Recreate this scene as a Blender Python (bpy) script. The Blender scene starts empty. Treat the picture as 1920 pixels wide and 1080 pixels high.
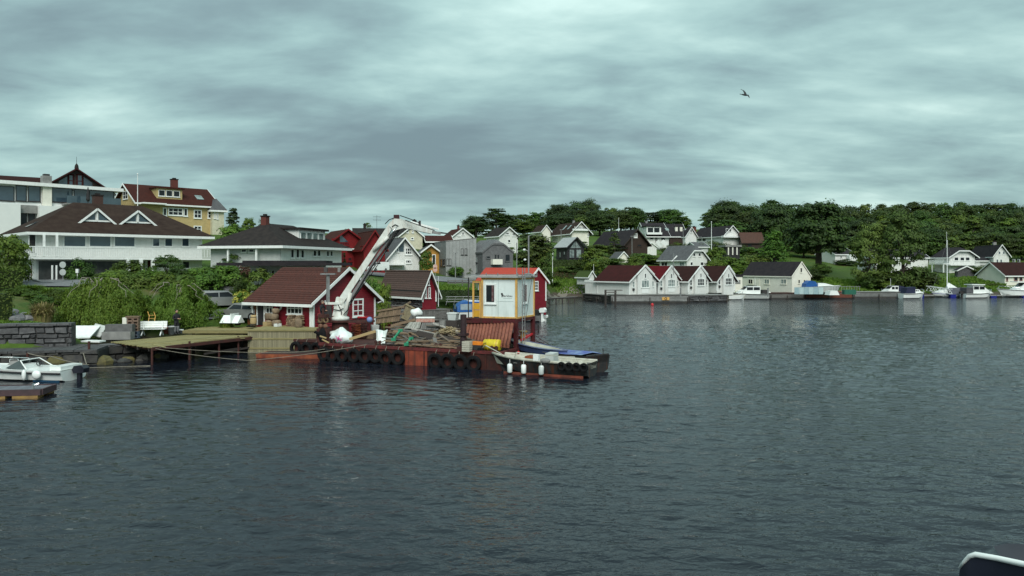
import bpy, math, random
import numpy as np
from mathutils import Vector, Matrix, Euler
R = math.radians
sc = bpy.context.scene
COL = sc.collection
rnd = random.Random(7)
# ------------------------------------------------------------------ camera
F, HY, CZ = 1420.0, 498.0, 6.2          # focal length in photo pixels, horizon row, eye height above the water
cam = bpy.data.cameras.new('camera'); camo = bpy.data.objects.new('camera', cam); COL.objects.link(camo)
camo.location = (0, 0, CZ); camo.rotation_euler = (R(90), 0, 0)
cam.sensor_width = 36; cam.lens = F / 1920 * 36
cam.shift_y = -(540 - HY) / 1920
cam.clip_start = 0.3; cam.clip_end = 6000
sc.camera = camo
# ------------------------------------------------------------------ sky and sun (overcast)
world = bpy.data.worlds.new('World'); sc.world = world; world.use_nodes = True
def build_sky():
 nt = world.node_tree; N = nt.nodes; L = nt.links; N.clear()
 def n(t, **k):
  a = N.new(t)
  for q, v in k.items(): setattr(a, q, v)
  return a
 def math_(op, a, b=None, c=None):
  m = n('ShaderNodeMath', operation=op)
  for i, v in enumerate((a, b, c)):
   if v is None: continue
   if isinstance(v, (int, float)): m.inputs[i].default_value = v
   else: L.new(v, m.inputs[i])
  return m.outputs[0]
 out = n('ShaderNodeOutputWorld'); bg = n('ShaderNodeBackground'); bg.inputs['Strength'].default_value = 0.07
 L.new(bg.outputs[0], out.inputs[0])
 sky = n('ShaderNodeTexSky', sky_type='NISHITA'); sky.sun_disc = False
 sky.sun_elevation = R(42); sky.sun_rotation = R(176); sky.air_density = 1.0; sky.dust_density = 2.0
 tc = n('ShaderNodeTexCoord')
 sep = n('ShaderNodeSeparateXYZ'); L.new(tc.outputs['Generated'], sep.inputs[0])
 zz = math_('MAXIMUM', sep.outputs[2], 0.0)
 den = math_('ADD', zz, 0.2)
 u = math_('DIVIDE', sep.outputs[0], den); v = math_('DIVIDE', sep.outputs[1], den)
 cmb = n('ShaderNodeCombineXYZ'); L.new(u, cmb.inputs[0]); L.new(v, cmb.inputs[1])
 def noise(scale, detail, rough, dist, loc, rot=0.0, sx=1.0, sy=1.0):
  mp = n('ShaderNodeMapping'); L.new(cmb.outputs[0], mp.inputs[0])
  mp.inputs['Location'].default_value = loc; mp.inputs['Rotation'].default_value = (0, 0, rot)
  mp.inputs['Scale'].default_value = (sx, sy, 1)
  t = n('ShaderNodeTexNoise'); t.inputs['Scale'].default_value = scale; t.inputs['Detail'].default_value = detail
  t.inputs['Roughness'].default_value = rough; t.inputs['Distortion'].default_value = dist
  L.new(mp.outputs[0], t.inputs['Vector']); return t.outputs['Fac']
 big = noise(0.9, 4, 0.5, 0.2, (3.1, 1.7, 0), R(-24), 0.8, 1.2)
 med = noise(2.4, 7, 0.52, 0.25, (7.7, 4.2, 0), R(-20), 0.75, 1.25)
 fin = noise(6.5, 6, 0.55, 0.15, (1.3, 9.2, 0), R(-12), 0.75, 1.3)
 def blob(du, dv, ru, rv):
  a = math_('DIVIDE', math_('SUBTRACT', u, du), ru); b = math_('DIVIDE', math_('SUBTRACT', v, dv), rv)
  r2 = math_('ADD', math_('MULTIPLY', a, a), math_('MULTIPLY', b, b))
  return math_('POWER', 2.718, math_('MULTIPLY', r2, -1.0))
 dark = blob(-0.45, 2.85, 0.85, 0.5)
 lite = blob(0.55, 2.05, 0.8, 0.32)
 lit2 = blob(1.6, 3.5, 1.3, 0.45)
 d = math_('ADD', math_('MULTIPLY', big, 0.62), math_('ADD', math_('MULTIPLY', med, 0.60), math_('MULTIPLY', fin, 0.14)))
 d = math_('ADD', d, math_('MULTIPLY', dark, -0.30))
 d = math_('ADD', d, math_('MULTIPLY', lite, 0.05))
 d = math_('ADD', d, math_('MULTIPLY', lit2, 0.11))
 mr = n('ShaderNodeMapRange'); mr.inputs['From Min'].default_value = 0.43; mr.inputs['From Max'].default_value = 0.88
 L.new(d, mr.inputs['Value'])
 cr = n('ShaderNodeValToRGB'); cr.color_ramp.interpolation = 'B_SPLINE'
 e = cr.color_ramp.elements
 stops = [(0.0, (1.35, 1.95, 2.15)), (0.3, (1.85, 2.72, 2.88)), (0.55, (2.6, 4.0, 3.95)), (0.8, (3.8, 5.4, 5.15)), (1.0, (5.2, 6.9, 6.5))]
 e[0].position = stops[0][0]; e[1].position = stops[-1][0]
 for p, c in stops[1:-1]: e.new(p)
 for el, (p, c) in zip(sorted(e, key=lambda q: q.position), stops): el.color = (c[0] / 10, c[1] / 10, c[2] / 10, 1)
 L.new(mr.outputs[0], cr.inputs[0])
 vm = n('ShaderNodeVectorMath', operation='SCALE'); L.new(cr.outputs[0], vm.inputs[0]); L.new(math_('MULTIPLY_ADD', zz, 7.0, 8.9), vm.inputs['Scale'])   # an overcast sky grows brighter towards the zenith
 mx = n('ShaderNodeMix', data_type='RGBA'); mx.inputs[0].default_value = 0.94
 L.new(sky.outputs[0], mx.inputs[6]); L.new(vm.outputs[0], mx.inputs[7]); L.new(mx.outputs[2], bg.inputs['Color'])
build_sky()
sun = bpy.data.lights.new('sun', 'SUN'); sun.energy = 1.5; sun.angle = R(35); sun.color = (1, 0.97, 0.92)
suno = bpy.data.objects.new('sun', sun); COL.objects.link(suno); suno.rotation_euler = (R(48), 0, R(4))
sc.view_settings.view_transform = 'Standard'; sc.view_settings.look = 'None'
sc.view_settings.exposure = 1.0; sc.view_settings.gamma = 1.0; sc.view_settings.use_curve_mapping = False
sc.cycles.max_bounces = 6; sc.cycles.transparent_max_bounces = 6
# ------------------------------------------------------------------ from photo pixels to places
def kx(px): return (px - 960.0) / F
def P(px, py, z=0.0):
 Y = (CZ - z) * F / (py - HY); return Vector((kx(px) * Y, Y, z))
def Q(px, py, Y): return Vector((kx(px) * Y, Y, CZ - (py - HY) * Y / F))
def zat(py, Y): return CZ - (py - HY) * Y / F
def run(x0, y0, dx, dy, px):                     # how far along (dx,dy) from (x0,y0) until column px
 k = kx(px); return (k * y0 - x0) / (dx - k * dy)
# ------------------------------------------------------------------ materials
MATS = {}
def M(name, c1, c2=None, scale=3.0, rough=0.65, bump=0.0, stretch=(1, 1, 1), metal=0.0, per=0.0, clad=0.0, spec=0.3, streak=None, mid=(0.35, 0.65), isl=0.0, bscale=None):
 if name in MATS: return MATS[name]
 m = bpy.data.materials.new(name); m.use_nodes = True; nt = m.node_tree; N = nt.nodes; L = nt.links
 b = N['Principled BSDF']; b.inputs['Roughness'].default_value = rough; b.inputs['Metallic'].default_value = metal
 b.inputs['Specular IOR Level'].default_value = spec
 tc = N.new('ShaderNodeTexCoord'); mp = N.new('ShaderNodeMapping'); L.new(tc.outputs['Object'], mp.inputs[0]); mp.inputs['Scale'].default_value = stretch
 oi = N.new('ShaderNodeObjectInfo')
 add = N.new('ShaderNodeVectorMath'); add.operation = 'ADD'; L.new(mp.outputs[0], add.inputs[0])
 sv = N.new('ShaderNodeVectorMath'); sv.operation = 'SCALE'; sv.inputs[0].default_value = (31, 17, 23); L.new(oi.outputs['Random'], sv.inputs['Scale']); L.new(sv.outputs[0], add.inputs[1])
 c2 = c2 or tuple(x * 0.72 for x in c1)
 t = N.new('ShaderNodeTexNoise'); t.inputs['Scale'].default_value = scale; t.inputs['Detail'].default_value = 6; t.inputs['Roughness'].default_value = 0.62
 L.new(add.outputs[0], t.inputs['Vector'])
 mr = N.new('ShaderNodeMapRange'); mr.inputs[1].default_value = mid[0]; mr.inputs[2].default_value = mid[1]; L.new(t.outputs['Fac'], mr.inputs[0])
 mx = N.new('ShaderNodeMix'); mx.data_type = 'RGBA'; L.new(mr.outputs[0], mx.inputs[0])
 mx.inputs[6].default_value = (*c1, 1); mx.inputs[7].default_value = (*c2, 1)
 colr = mx.outputs[2]
 if streak:                                   # run-down dirt or rust of its own colour, drawn out downwards
  sm = N.new('ShaderNodeMapping'); L.new(add.outputs[0], sm.inputs[0]); sm.inputs['Scale'].default_value = (3.0, 3.0, 0.35)
  s = N.new('ShaderNodeTexNoise'); s.inputs['Scale'].default_value = 1.6; s.inputs['Detail'].default_value = 5; L.new(sm.outputs[0], s.inputs['Vector'])
  r2 = N.new('ShaderNodeMapRange'); r2.inputs[1].default_value = 0.5; r2.inputs[2].default_value = 0.68; L.new(s.outputs['Fac'], r2.inputs[0])
  m2 = N.new('ShaderNodeMix'); m2.data_type = 'RGBA'; L.new(r2.outputs[0], m2.inputs[0]); L.new(colr, m2.inputs[6]); m2.inputs[7].default_value = (*streak, 1); colr = m2.outputs[2]
 if per or isl:
  h = N.new('ShaderNodeHueSaturation'); L.new(colr, h.inputs['Color'])
  q = N.new('ShaderNodeMapRange'); q.inputs[3].default_value = 1 - max(per, isl); q.inputs[4].default_value = 1 + max(per, isl)
  if isl:
   g = N.new('ShaderNodeNewGeometry'); L.new(g.outputs['Random Per Island'], q.inputs[0])
  else: L.new(oi.outputs['Random'], q.inputs[0])
  L.new(q.outputs[0], h.inputs['Value']); colr = h.outputs[0]
 L.new(colr, b.inputs['Base Color'])
 if bump or clad:
  bp = N.new('ShaderNodeBump'); bp.inputs['Strength'].default_value = 0.6; bp.inputs['Distance'].default_value = bump or 0.02
  if clad:
   sp = N.new('ShaderNodeSeparateXYZ'); L.new(tc.outputs['Object'], sp.inputs[0])
   a = N.new('ShaderNodeMath'); a.operation = 'DIVIDE'; L.new(sp.outputs[2], a.inputs[0]); a.inputs[1].default_value = clad
   f = N.new('ShaderNodeMath'); f.operation = 'FRACT'; L.new(a.outputs[0], f.inputs[0]); L.new(f.outputs[0], bp.inputs['Height']); bp.inputs['Strength'].default_value = 1.0
  else:
   t2 = N.new('ShaderNodeTexNoise'); t2.inputs['Scale'].default_value = bscale or scale * 4; t2.inputs['Detail'].default_value = 5; L.new(add.outputs[0], t2.inputs['Vector']); L.new(t2.outputs['Fac'], bp.inputs['Height'])
  L.new(bp.outputs[0], b.inputs['Normal'])
 MATS[name] = m; return m
def leafmat(name, c1, c2, trans=0.25, per=0.35):
 m = bpy.data.materials.new(name); m.use_nodes = True; nt = m.node_tree; N = nt.nodes; L = nt.links
 b = N['Principled BSDF']; out = N['Material Output']; b.inputs['Roughness'].default_value = 0.6; b.inputs['Specular IOR Level'].default_value = 0.25
 g = N.new('ShaderNodeNewGeometry'); oi = N.new('ShaderNodeObjectInfo')
 mx = N.new('ShaderNodeMix'); mx.data_type = 'RGBA'; L.new(g.outputs['Random Per Island'], mx.inputs[0]); mx.inputs[6].default_value = (*c1, 1); mx.inputs[7].default_value = (*c2, 1)
 h = N.new('ShaderNodeHueSaturation'); L.new(mx.outputs[2], h.inputs['Color'])
 q = N.new('ShaderNodeMapRange'); q.inputs[3].default_value = 1 - per; q.inputs[4].default_value = 1 + per; L.new(oi.outputs['Random'], q.inputs[0]); L.new(q.outputs[0], h.inputs['Value'])
 ad = N.new('ShaderNodeMath'); ad.operation = 'MULTIPLY'; L.new(oi.outputs['Random'], ad.inputs[0]); ad.inputs[1].default_value = 7.31
 fr = N.new('ShaderNodeMath'); fr.operation = 'FRACT'; L.new(ad.outputs[0], fr.inputs[0])
 q2 = N.new('ShaderNodeMapRange'); q2.inputs[3].default_value = 0.475; q2.inputs[4].default_value = 0.52; L.new(fr.outputs[0], q2.inputs[0]); L.new(q2.outputs[0], h.inputs['Hue'])
 L.new(h.outputs[0], b.inputs['Base Color'])
 tr = N.new('ShaderNodeBsdfTranslucent'); L.new(h.outputs[0], tr.inputs['Color'])
 ms = N.new('ShaderNodeMixShader'); ms.inputs[0].default_value = trans; L.new(b.outputs[0], ms.inputs[1]); L.new(tr.outputs[0], ms.inputs[2]); L.new(ms.outputs[0], out.inputs[0])
 MATS[name] = m; return m
smoothw = M('smooth_white_render', (.72, .74, .72), (.67, .69, .68), .8, .6)
white = M('white_paint', (.74, .75, .72), (.66, .68, .66), 2.0, .5, clad=.16, streak=(.65, .66, .62))
trim = M('white_trim', (.78, .8, .78), (.66, .69, .67), 4, .5)
greyw = M('pale_grey_paint', (.52, .55, .53), (.44, .47, .46), 2, .6, clad=.16)
creamw = M('cream_paint', (.62, .6, .45), (.52, .5, .38), 2, .6, clad=.16)
offw = M('off_white_render', (.72, .71, .62), (.64, .63, .55), 1.2, .7)
redw = M('red_paint', (.2, .013, .024), (.15, .011, .019), 2.5, .55, clad=.16, per=.12)
redh = M('red_house_paint', (.19, .01, .012), (.14, .008, .01), 2.5, .6, clad=.16)
yelw = M('yellow_paint', (.52, .40, .19), (.45, .35, .165), 2, .6, clad=.16)
orgw = M('ochre_paint', (.5, .27, .06), (.42, .22, .05), 2, .6, clad=.16)
blackw = M('black_timber', (.022, .022, .026), (.035, .033, .034), 4, .6, clad=.2)
brownw = M('brown_timber', (.045, .028, .022), (.03, .02, .016), 4, .6, clad=.2)
slate = M('dark_roof', (.022, .019, .019), (.036, .03, .028), 2.0, .9, .02, clad=.3, spec=.08)
slate2 = M('charcoal_roof', (.022, .02, .024), (.034, .03, .032), 1.5, .9, clad=.3, spec=.08)
rbrown = M('brown_roof', (.03, .019, .016), (.044, .03, .024), 1.4, .9, clad=.3, spec=.08)
rgrey = M('grey_roof', (.11, .115, .12), (.08, .08, .085), 1.6, .9, clad=.3, spec=.1)
rred = M('dark_red_roof', (.058, .019, .015), (.042, .016, .013), 1.6, .9, clad=.3, spec=.08)
rmaroon = M('maroon_roof', (.05, .014, .014), (.036, .012, .012), 1.2, .9, clad=.3, spec=.08)
rmaroon2 = M('brown_maroon_roof', (.036, .015, .014), (.027, .013, .012), 1.2, .9, clad=.3, spec=.08)
rbright = M('wine_red_roof', (.1, .01, .013), (.07, .008, .011), 1.2, .9, clad=.3, spec=.08)
rorange = M('orange_red_roof', (.5, .055, .03), (.42, .05, .03), 3, .6, clad=.25)
tile = M('clay_tile', (.10, .038, .03), (.062, .03, .026), 5, .85, .02, per=.2, spec=.12)
glass = M('window_glass', (.010, .013, .016), (.02, .024, .027), .8, .12, spec=.28)
glass2 = M('bright_window_glass', (.05, .08, .10), (.03, .05, .07), .6, .05, spec=.9)
curtain = M('curtained_glass', (.3, .36, .34), (.1, .13, .13), 1.5, .15, spec=.6)
brick = M('brick', (.13, .036, .028), (.09, .03, .024), 12, .85, .01)
stone = M('grey_stone', (.1, .1, .102), (.055, .055, .058), 3, .85, .03, per=.3)
stoned = M('dark_wet_stone', (.035, .035, .036), (.06, .057, .05), 2.5, .7, .04, per=.3)
conc = M('concrete', (.25, .25, .24), (.17, .17, .165), 2, .85, .01)
asph = M('asphalt', (.17, .173, .18), (.13, .133, .14), 2, .85, .006)
wood = M('weathered_wood', (.19, .16, .125), (.10, .085, .07), 5, .8, .01, (1, 6, 6), per=.25)
woodg = M('grey_wood', (.17, .165, .155), (.10, .097, .092), 5, .85, .01, (1, 6, 6), per=.25)
woodo = M('mossy_deck_wood', (.27, .23, .105), (.185, .165, .075), 2.2, .8, .008, (1, 5, 5), per=.22)
woodq = M('yellow_green_cladding', (.29, .26, .165), (.19, .175, .11), 3, .8, .008, (4, 4, .6), per=.15)
woody = M('fresh_timber', (.42, .31, .15), (.33, .24, .12), 5, .7, 0, (1, 6, 6), per=.12)
woodd = M('dark_old_timber', (.06, .05, .045), (.035, .03, .028), 5, .85, .015, (1, 5, 5), per=.3)
woodb = M('brown_board', (.235, .165, .105), (.14, .1, .07), 5, .8, .01, (1, 6, 6), per=.25)
rust = M('shade_darkened_rust', (.085, .02, .014), (.03, .012, .01), 1.2, .75, .01, streak=(.03, .014, .012))  # rust darkened in colour for the shadow among the tyres
rustd = M('dark_rust', (.075, .025, .02), (.04, .018, .016), 3, .8, .01)
rusto = M('orange_rust', (.27, .075, .03), (.12, .03, .02), 2, .8, .01)
maroon = M('maroon_steel', (.10, .013, .018), (.06, .012, .014), 3, .65, streak=(.05, .02, .015))
rubber = M('black_rubber', (.009, .009, .01), (.016, .016, .017), 5, .9, .01, spec=.05)
hullblk = M('black_hull_paint', (.016, .018, .02), (.035, .035, .035), 2.5, .5, .005, streak=(.075, .028, .016))
cranew = M('worn_white_paint', (.66, .69, .65), (.55, .57, .52), 3, .45, streak=(.52, .49, .44))
steelg = M('grey_steel', (.3, .31, .31), (.2, .2, .2), 4, .45, metal=.3)
steeld = M('dark_steel', (.03, .03, .033), (.05, .045, .042), 5, .5, metal=.2)
chrome = M('polished_steel', (.6, .62, .62), (.5, .5, .5), 4, .2, metal=.9)
yelp = M('yellow_frame_paint', (.66, .39, .11), (.55, .31, .08), 4, .5, streak=(.4, .24, .1))
yels = M('yellow_plastic', (.6, .48, .02), (.5, .4, .03), 4, .45)
orgp = M('orange_paint', (.75, .22, .02), (.6, .18, .02), 4, .45)
cabw = M('cabin_panel', (.68, .75, .73), (.62, .69, .67), 1.2, .4, streak=(.54, .6, .57))
gel = M('white_gelcoat', (.8, .83, .81), (.7, .73, .71), 1.5, .25, spec=.5)
gelo = M('dirty_gelcoat', (.5, .5, .43), (.33, .32, .26), 2.5, .5)
navy = M('navy_fabric', (.012, .016, .045), (.02, .024, .055), 3, .7)
bluef = M('blue_tarpaulin', (.015, .10, .32), (.012, .07, .24), 2, .5)
blueb = M('blue_violet_tarpaulin', (.06, .08, .30), (.2, .3, .42), 2.2, .45, mid=(.45, .7))
bluepl = M('blue_plastic', (.012, .02, .22), (.012, .015, .16), 3, .4)
tarpw = M('white_tarpaulin', (.74, .8, .78), (.55, .62, .6), 1.5, .5)
pink = M('pink_print', (.7, .06, .3), (.6, .05, .25), 3, .6)
green = M('green_plastic', (.025, .24, .13), (.02, .17, .09), 4, .45)
straw = M('straw_rope', (.42, .34, .2), (.25, .2, .12), 8, .9)
card = M('brown_bag', (.22, .16, .105), (.14, .105, .075), 5, .9, per=.3)
ropew = M('pale_rope', (.24, .22, .18), (.15, .135, .105), 9, .9)
skin = M('skin', (.42, .25, .18), (.38, .22, .16), 8, .55)
cloth_d = M('dark_clothing', (.014, .014, .018), (.022, .022, .026), 6, .85)
cloth_g = M('grey_trousers', (.16, .165, .17), (.11, .115, .12), 6, .85)
carsil = M('silver_car_paint', (.33, .34, .34), (.3, .31, .31), 2, .3, metal=.5, spec=.5)
cargrey = M('grey_car_paint', (.27, .27, .26), (.24, .24, .235), 2, .3, metal=.5, spec=.5)
bark = M('bark', (.075, .06, .048), (.045, .037, .03), 6, .9, .03, (1, 1, .3))
barkp = M('pale_bark', (.3, .27, .22), (.2, .18, .14), 6, .9, .01, (1, 1, .4))
redp = M('red_signal_paint', (.5, .025, .03), (.42, .02, .03), 4, .5)
LF_mid = leafmat('leaf_mid_green', (.045, .087, .013), (.08, .135, .019))
LF_dark = leafmat('leaf_dark_green', (.028, .053, .011), (.05, .084, .015))
LF_deep = leafmat('leaf_deep_green', (.02, .038, .01), (.036, .06, .014), .15, .25)
LF_fresh = leafmat('leaf_fresh_green', (.06, .118, .013), (.1, .165, .02))
LF_olive = leafmat('leaf_olive_green', (.065, .098, .019), (.1, .146, .028))
LF_willow = leafmat('leaf_weeping', (.08, .135, .016), (.15, .205, .03), .35, .12)
LF_yel = leafmat('leaf_yellow', (.4, .36, .05), (.55, .5, .12), .3, .1)
LF_grass = leafmat('blade_green', (.09, .165, .018), (.15, .22, .035), .35, .1)
LF_straw = leafmat('blade_straw', (.26, .21, .1), (.2, .2, .06), .3, .1)
LF_rust = leafmat('leaf_reddish', (.09, .03, .02), (.06, .05, .02), .2, .2)
# ------------------------------------------------------------------ mesh building
class MB:
 def __init__(s): s.v = []; s.f = []; s.mi = []; s.cur = 0
 def add(s, vs, fs):
  o = len(s.v); s.v += [tuple(v) for v in vs]; s.f += [tuple(i + o for i in f) for f in fs]; s.mi += [s.cur] * len(fs); return s
 def box(s, x0, x1, y0, y1, z0, z1):
  return s.add([(x0, y0, z0), (x1, y0, z0), (x1, y1, z0), (x0, y1, z0), (x0, y0, z1), (x1, y0, z1), (x1, y1, z1), (x0, y1, z1)],
                     [(3, 2, 1, 0), (4, 5, 6, 7), (0, 1, 5, 4), (1, 2, 6, 5), (2, 3, 7, 6), (3, 0, 4, 7)])
 def bar(s, a, b, w, h, up=(0, 0, 1)):       # rectangular bar from a to b
  a = Vector(a); b = Vector(b); d = (b - a).normalized(); up = Vector(up)
  if abs(d.dot(up)) > .98: up = Vector((1, 0, 0))
  r = d.cross(up).normalized() * (w / 2); u = r.cross(d).normalized() * (h / 2)
  vs = [a - r - u, a + r - u, a + r + u, a - r + u, b - r - u, b + r - u, b + r + u, b - r + u]
  return s.add(vs, [(0, 1, 2, 3), (7, 6, 5, 4), (1, 0, 4, 5), (2, 1, 5, 6), (3, 2, 6, 7), (0, 3, 7, 4)])
 def taper(s, a, b, wa, ha, wb, hb, up=(0, 0, 1)):
  a = Vector(a); b = Vector(b); d = (b - a).normalized(); up = Vector(up)
  r = d.cross(up).normalized(); u = r.cross(d).normalized()
  vs = []
  for c, w, h in ((a, wa, ha), (b, wb, hb)): vs += [c - r * w / 2 - u * h / 2, c + r * w / 2 - u * h / 2, c + r * w / 2 + u * h / 2, c - r * w / 2 + u * h / 2]
  return s.add(vs, [(0, 1, 2, 3), (7, 6, 5, 4), (1, 0, 4, 5), (2, 1, 5, 6), (3, 2, 6, 7), (0, 3, 7, 4)])
 def tube(s, pts, r, n=8, cap=True):         # r number or list
  pts = [Vector(p) for p in pts]; m = len(pts); rs = r if isinstance(r, (list, tuple)) else [r] * m
  vs = []; ref = None
  for i, p in enumerate(pts):
   d = (pts[min(i + 1, m - 1)] - pts[max(i - 1, 0)]).normalized()
   if ref is None or abs(d.dot(ref)) > .99: ref = Vector((0, 0, 1)) if abs(d.z) < .9 else Vector((1, 0, 0))
   a = d.cross(ref).normalized(); b = a.cross(d)
   vs += [p + (a * math.cos(t) + b * math.sin(t)) * rs[i] for t in [2 * math.pi * j / n for j in range(n)]]
  fs = [(i * n + j, i * n + (j + 1) % n, (i + 1) * n + (j + 1) % n, (i + 1) * n + j) for i in range(m - 1) for j in range(n)]
  if cap: fs += [tuple(range(n - 1, -1, -1)), tuple(range((m - 1) * n, m * n))]
  return s.add(vs, fs)
 def prism(s, poly, axis, a, b):             # poly: 2D points; axis 'x' (poly in y,z), 'y' (x,z), 'z' (x,y)
  n = len(poly)
  mk = {'x': lambda p, t: (t, p[0], p[1]), 'y': lambda p, t: (p[0], t, p[1]), 'z': lambda p, t: (p[0], p[1], t)}[axis]
  vs = [mk(p, a) for p in poly] + [mk(p, b) for p in poly]
  return s.add(vs, [tuple(range(n)), tuple(range(2 * n - 1, n - 1, -1))] + [(j, i, n + i, n + j) for i, j in [(i, (i + 1) % n) for i in range(n)]])
 def lathe(s, prof, n=16, c=(0, 0, 0), axis='z'):
  vs = []
  for r, h in prof:
   for j in range(n):
    t = 2 * math.pi * j / n; p = (r * math.cos(t), r * math.sin(t), h)
    p = p if axis == 'z' else ((p[0], p[2], p[1]) if axis == 'y' else (p[2], p[0], p[1]))
    vs.append((p[0] + c[0], p[1] + c[1], p[2] + c[2]))
  m = len(prof)
  fs = [(i * n + j, i * n + (j + 1) % n, (i + 1) * n + (j + 1) % n, (i + 1) * n + j) for i in range(m - 1) for j in range(n)]
  if prof[0][0] > 1e-4: fs.append(tuple(range(n - 1, -1, -1)))
  if prof[-1][0] > 1e-4: fs.append(tuple(range((m - 1) * n, m * n)))
  return s.add(vs, fs)
 def ell(s, c, r, nu=10, nv=7):
  vs = [(c[0], c[1], c[2] - r[2])]
  for i in range(1, nv):
   p = math.pi * i / nv
   for j in range(nu):
    t = 2 * math.pi * j / nu; vs.append((c[0] + r[0] * math.sin(p) * math.cos(t), c[1] + r[1] * math.sin(p) * math.sin(t), c[2] - r[2] * math.cos(p)))
  vs.append((c[0], c[1], c[2] + r[2])); L = len(vs) - 1
  fs = [(0, 1 + (j + 1) % nu, 1 + j) for j in range(nu)]
  for i in range(nv - 2): fs += [(1 + i * nu + j, 1 + i * nu + (j + 1) % nu, 1 + (i + 1) * nu + (j + 1) % nu, 1 + (i + 1) * nu + j) for j in range(nu)]
  fs += [(1 + (nv - 2) * nu + j, 1 + (nv - 2) * nu + (j + 1) % nu, L) for j in range(nu)]
  return s.add(vs, fs)
 def torus(s, c, Rm, rm, axis='y', n=20, k=8, sq=1.0):
  vs = []
  for i in range(n):
   t = 2 * math.pi * i / n
   for j in range(k):
    q = 2 * math.pi * j / k; rr = Rm + rm * math.cos(q); h = rm * sq * math.sin(q)
    p = (rr * math.cos(t), h, rr * math.sin(t)) if axis == 'y' else ((rr * math.cos(t), rr * math.sin(t), h) if axis == 'z' else (h, rr * math.cos(t), rr * math.sin(t)))
    vs.append((p[0] + c[0], p[1] + c[1], p[2] + c[2]))
  return s.add(vs, [(i * k + j, i * k + (j + 1) % k, ((i + 1) % n) * k + (j + 1) % k, ((i + 1) % n) * k + j) for i in range(n) for j in range(k)])
 def mesh(s, name, mats, smooth=False):
  me = bpy.data.meshes.new(name); me.from_pydata(s.v, [], s.f)
  for m in (mats if isinstance(mats, (list, tuple)) else [mats]): me.materials.append(m)
  if any(s.mi): me.polygons.foreach_set('material_index', s.mi)
  if smooth: me.polygons.foreach_set('use_smooth', [True] * len(s.f))
  me.update(); return me
 def build(s, name, mats, parent=None, smooth=False, loc=None, rot=None):
  return put(name, s.mesh(name, mats, smooth), parent, loc, rot)
def put(name, me, parent=None, loc=None, rot=None, scale=None):
 o = bpy.data.objects.new(name, me); COL.objects.link(o)
 if parent: o.parent = parent
 if loc is not None: o.location = loc
 if rot is not None: o.rotation_euler = rot if isinstance(rot, (tuple, list, Euler)) else (0, 0, rot)
 if scale is not None: o.scale = scale if isinstance(scale, (tuple, list)) else (scale,) * 3
 return o
def tag(o, label=None, cat=None, group=None, kind=None):
 if label: o['label'] = label
 if cat: o['category'] = cat
 if group: o['group'] = group
 if kind: o['kind'] = kind
 return o
ORD = ['leftmost', 'second from left', 'third from left', 'fourth from left', 'fourth from right', 'third from right', 'second from right', 'rightmost']
def thing(name, label, cat, loc=(0, 0, 0), rot=0.0, group=None, scale=None):
 return tag(put(name, None, None, loc, rot, scale), label, cat, group)
def dup(o, loc=None, rot=None, label=None, parent=None):
 c = o.copy(); COL.objects.link(c)
 if parent: c.parent = parent
 if loc is not None: c.location = loc
 if rot is not None: c.rotation_euler = rot if isinstance(rot, (tuple, list)) else (0, 0, rot)
 if label: c['label'] = label
 for ch in list(o.children): dup(ch, parent=c)
 return c
def one(name, mb, mat, label, cat, loc=None, rot=None, group=None, smooth=False):
 return tag(mb.build(name, mat, None, smooth, loc, rot), label, cat, group)
# ------------------------------------------------------------------ land and water
SHORE = [(-75, 44.5), (-33, 45.2), (-27.5, 47.6), (-27.5, 52), (-26.6, 56.6), (-19, 57), (-13.8, 54.3), (-10.3, 62.5), (-13, 72), (-19, 83), (-17.5, 87.2), (-6.5, 92), (1, 97),
         (5.5, 112), (6.5, 138), (9, 148), (14, 149), (17, 140.5), (21, 129.5), (37.5, 131), (41, 141), (48, 145), (57, 149.5), (101, 150), (160, 152), (400, 160), (900, 160), (900, 1500), (-900, 1500), (-900, 30), (-300, 40)]
SH = np.array(SHORE, float)
def shore_sd(x, y):                              # signed distance, + on land
 x = np.asarray(x, float); y = np.asarray(y, float)
 d = np.full(x.shape, 1e9); ins = np.zeros(x.shape, bool)
 for (ax, ay), (bx, by) in zip(SH, np.roll(SH, -1, 0)):
  dx, dy = bx - ax, by - ay; t = np.clip(((x - ax) * dx + (y - ay) * dy) / (dx * dx + dy * dy), 0, 1)
  d = np.minimum(d, np.hypot(x - ax - t * dx, y - ay - t * dy))
  c = (ay > y) != (by > y)
  with np.errstate(divide='ignore', invalid='ignore'): xi = ax + (y - ay) * dx / (dy if dy else 1e-9)
  ins ^= c & (x < xi)
 return np.where(ins, d, -d)
CP = []
def cp(px, py, Y): CP.append((kx(px) * Y, Y, zat(py, Y)))
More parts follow.
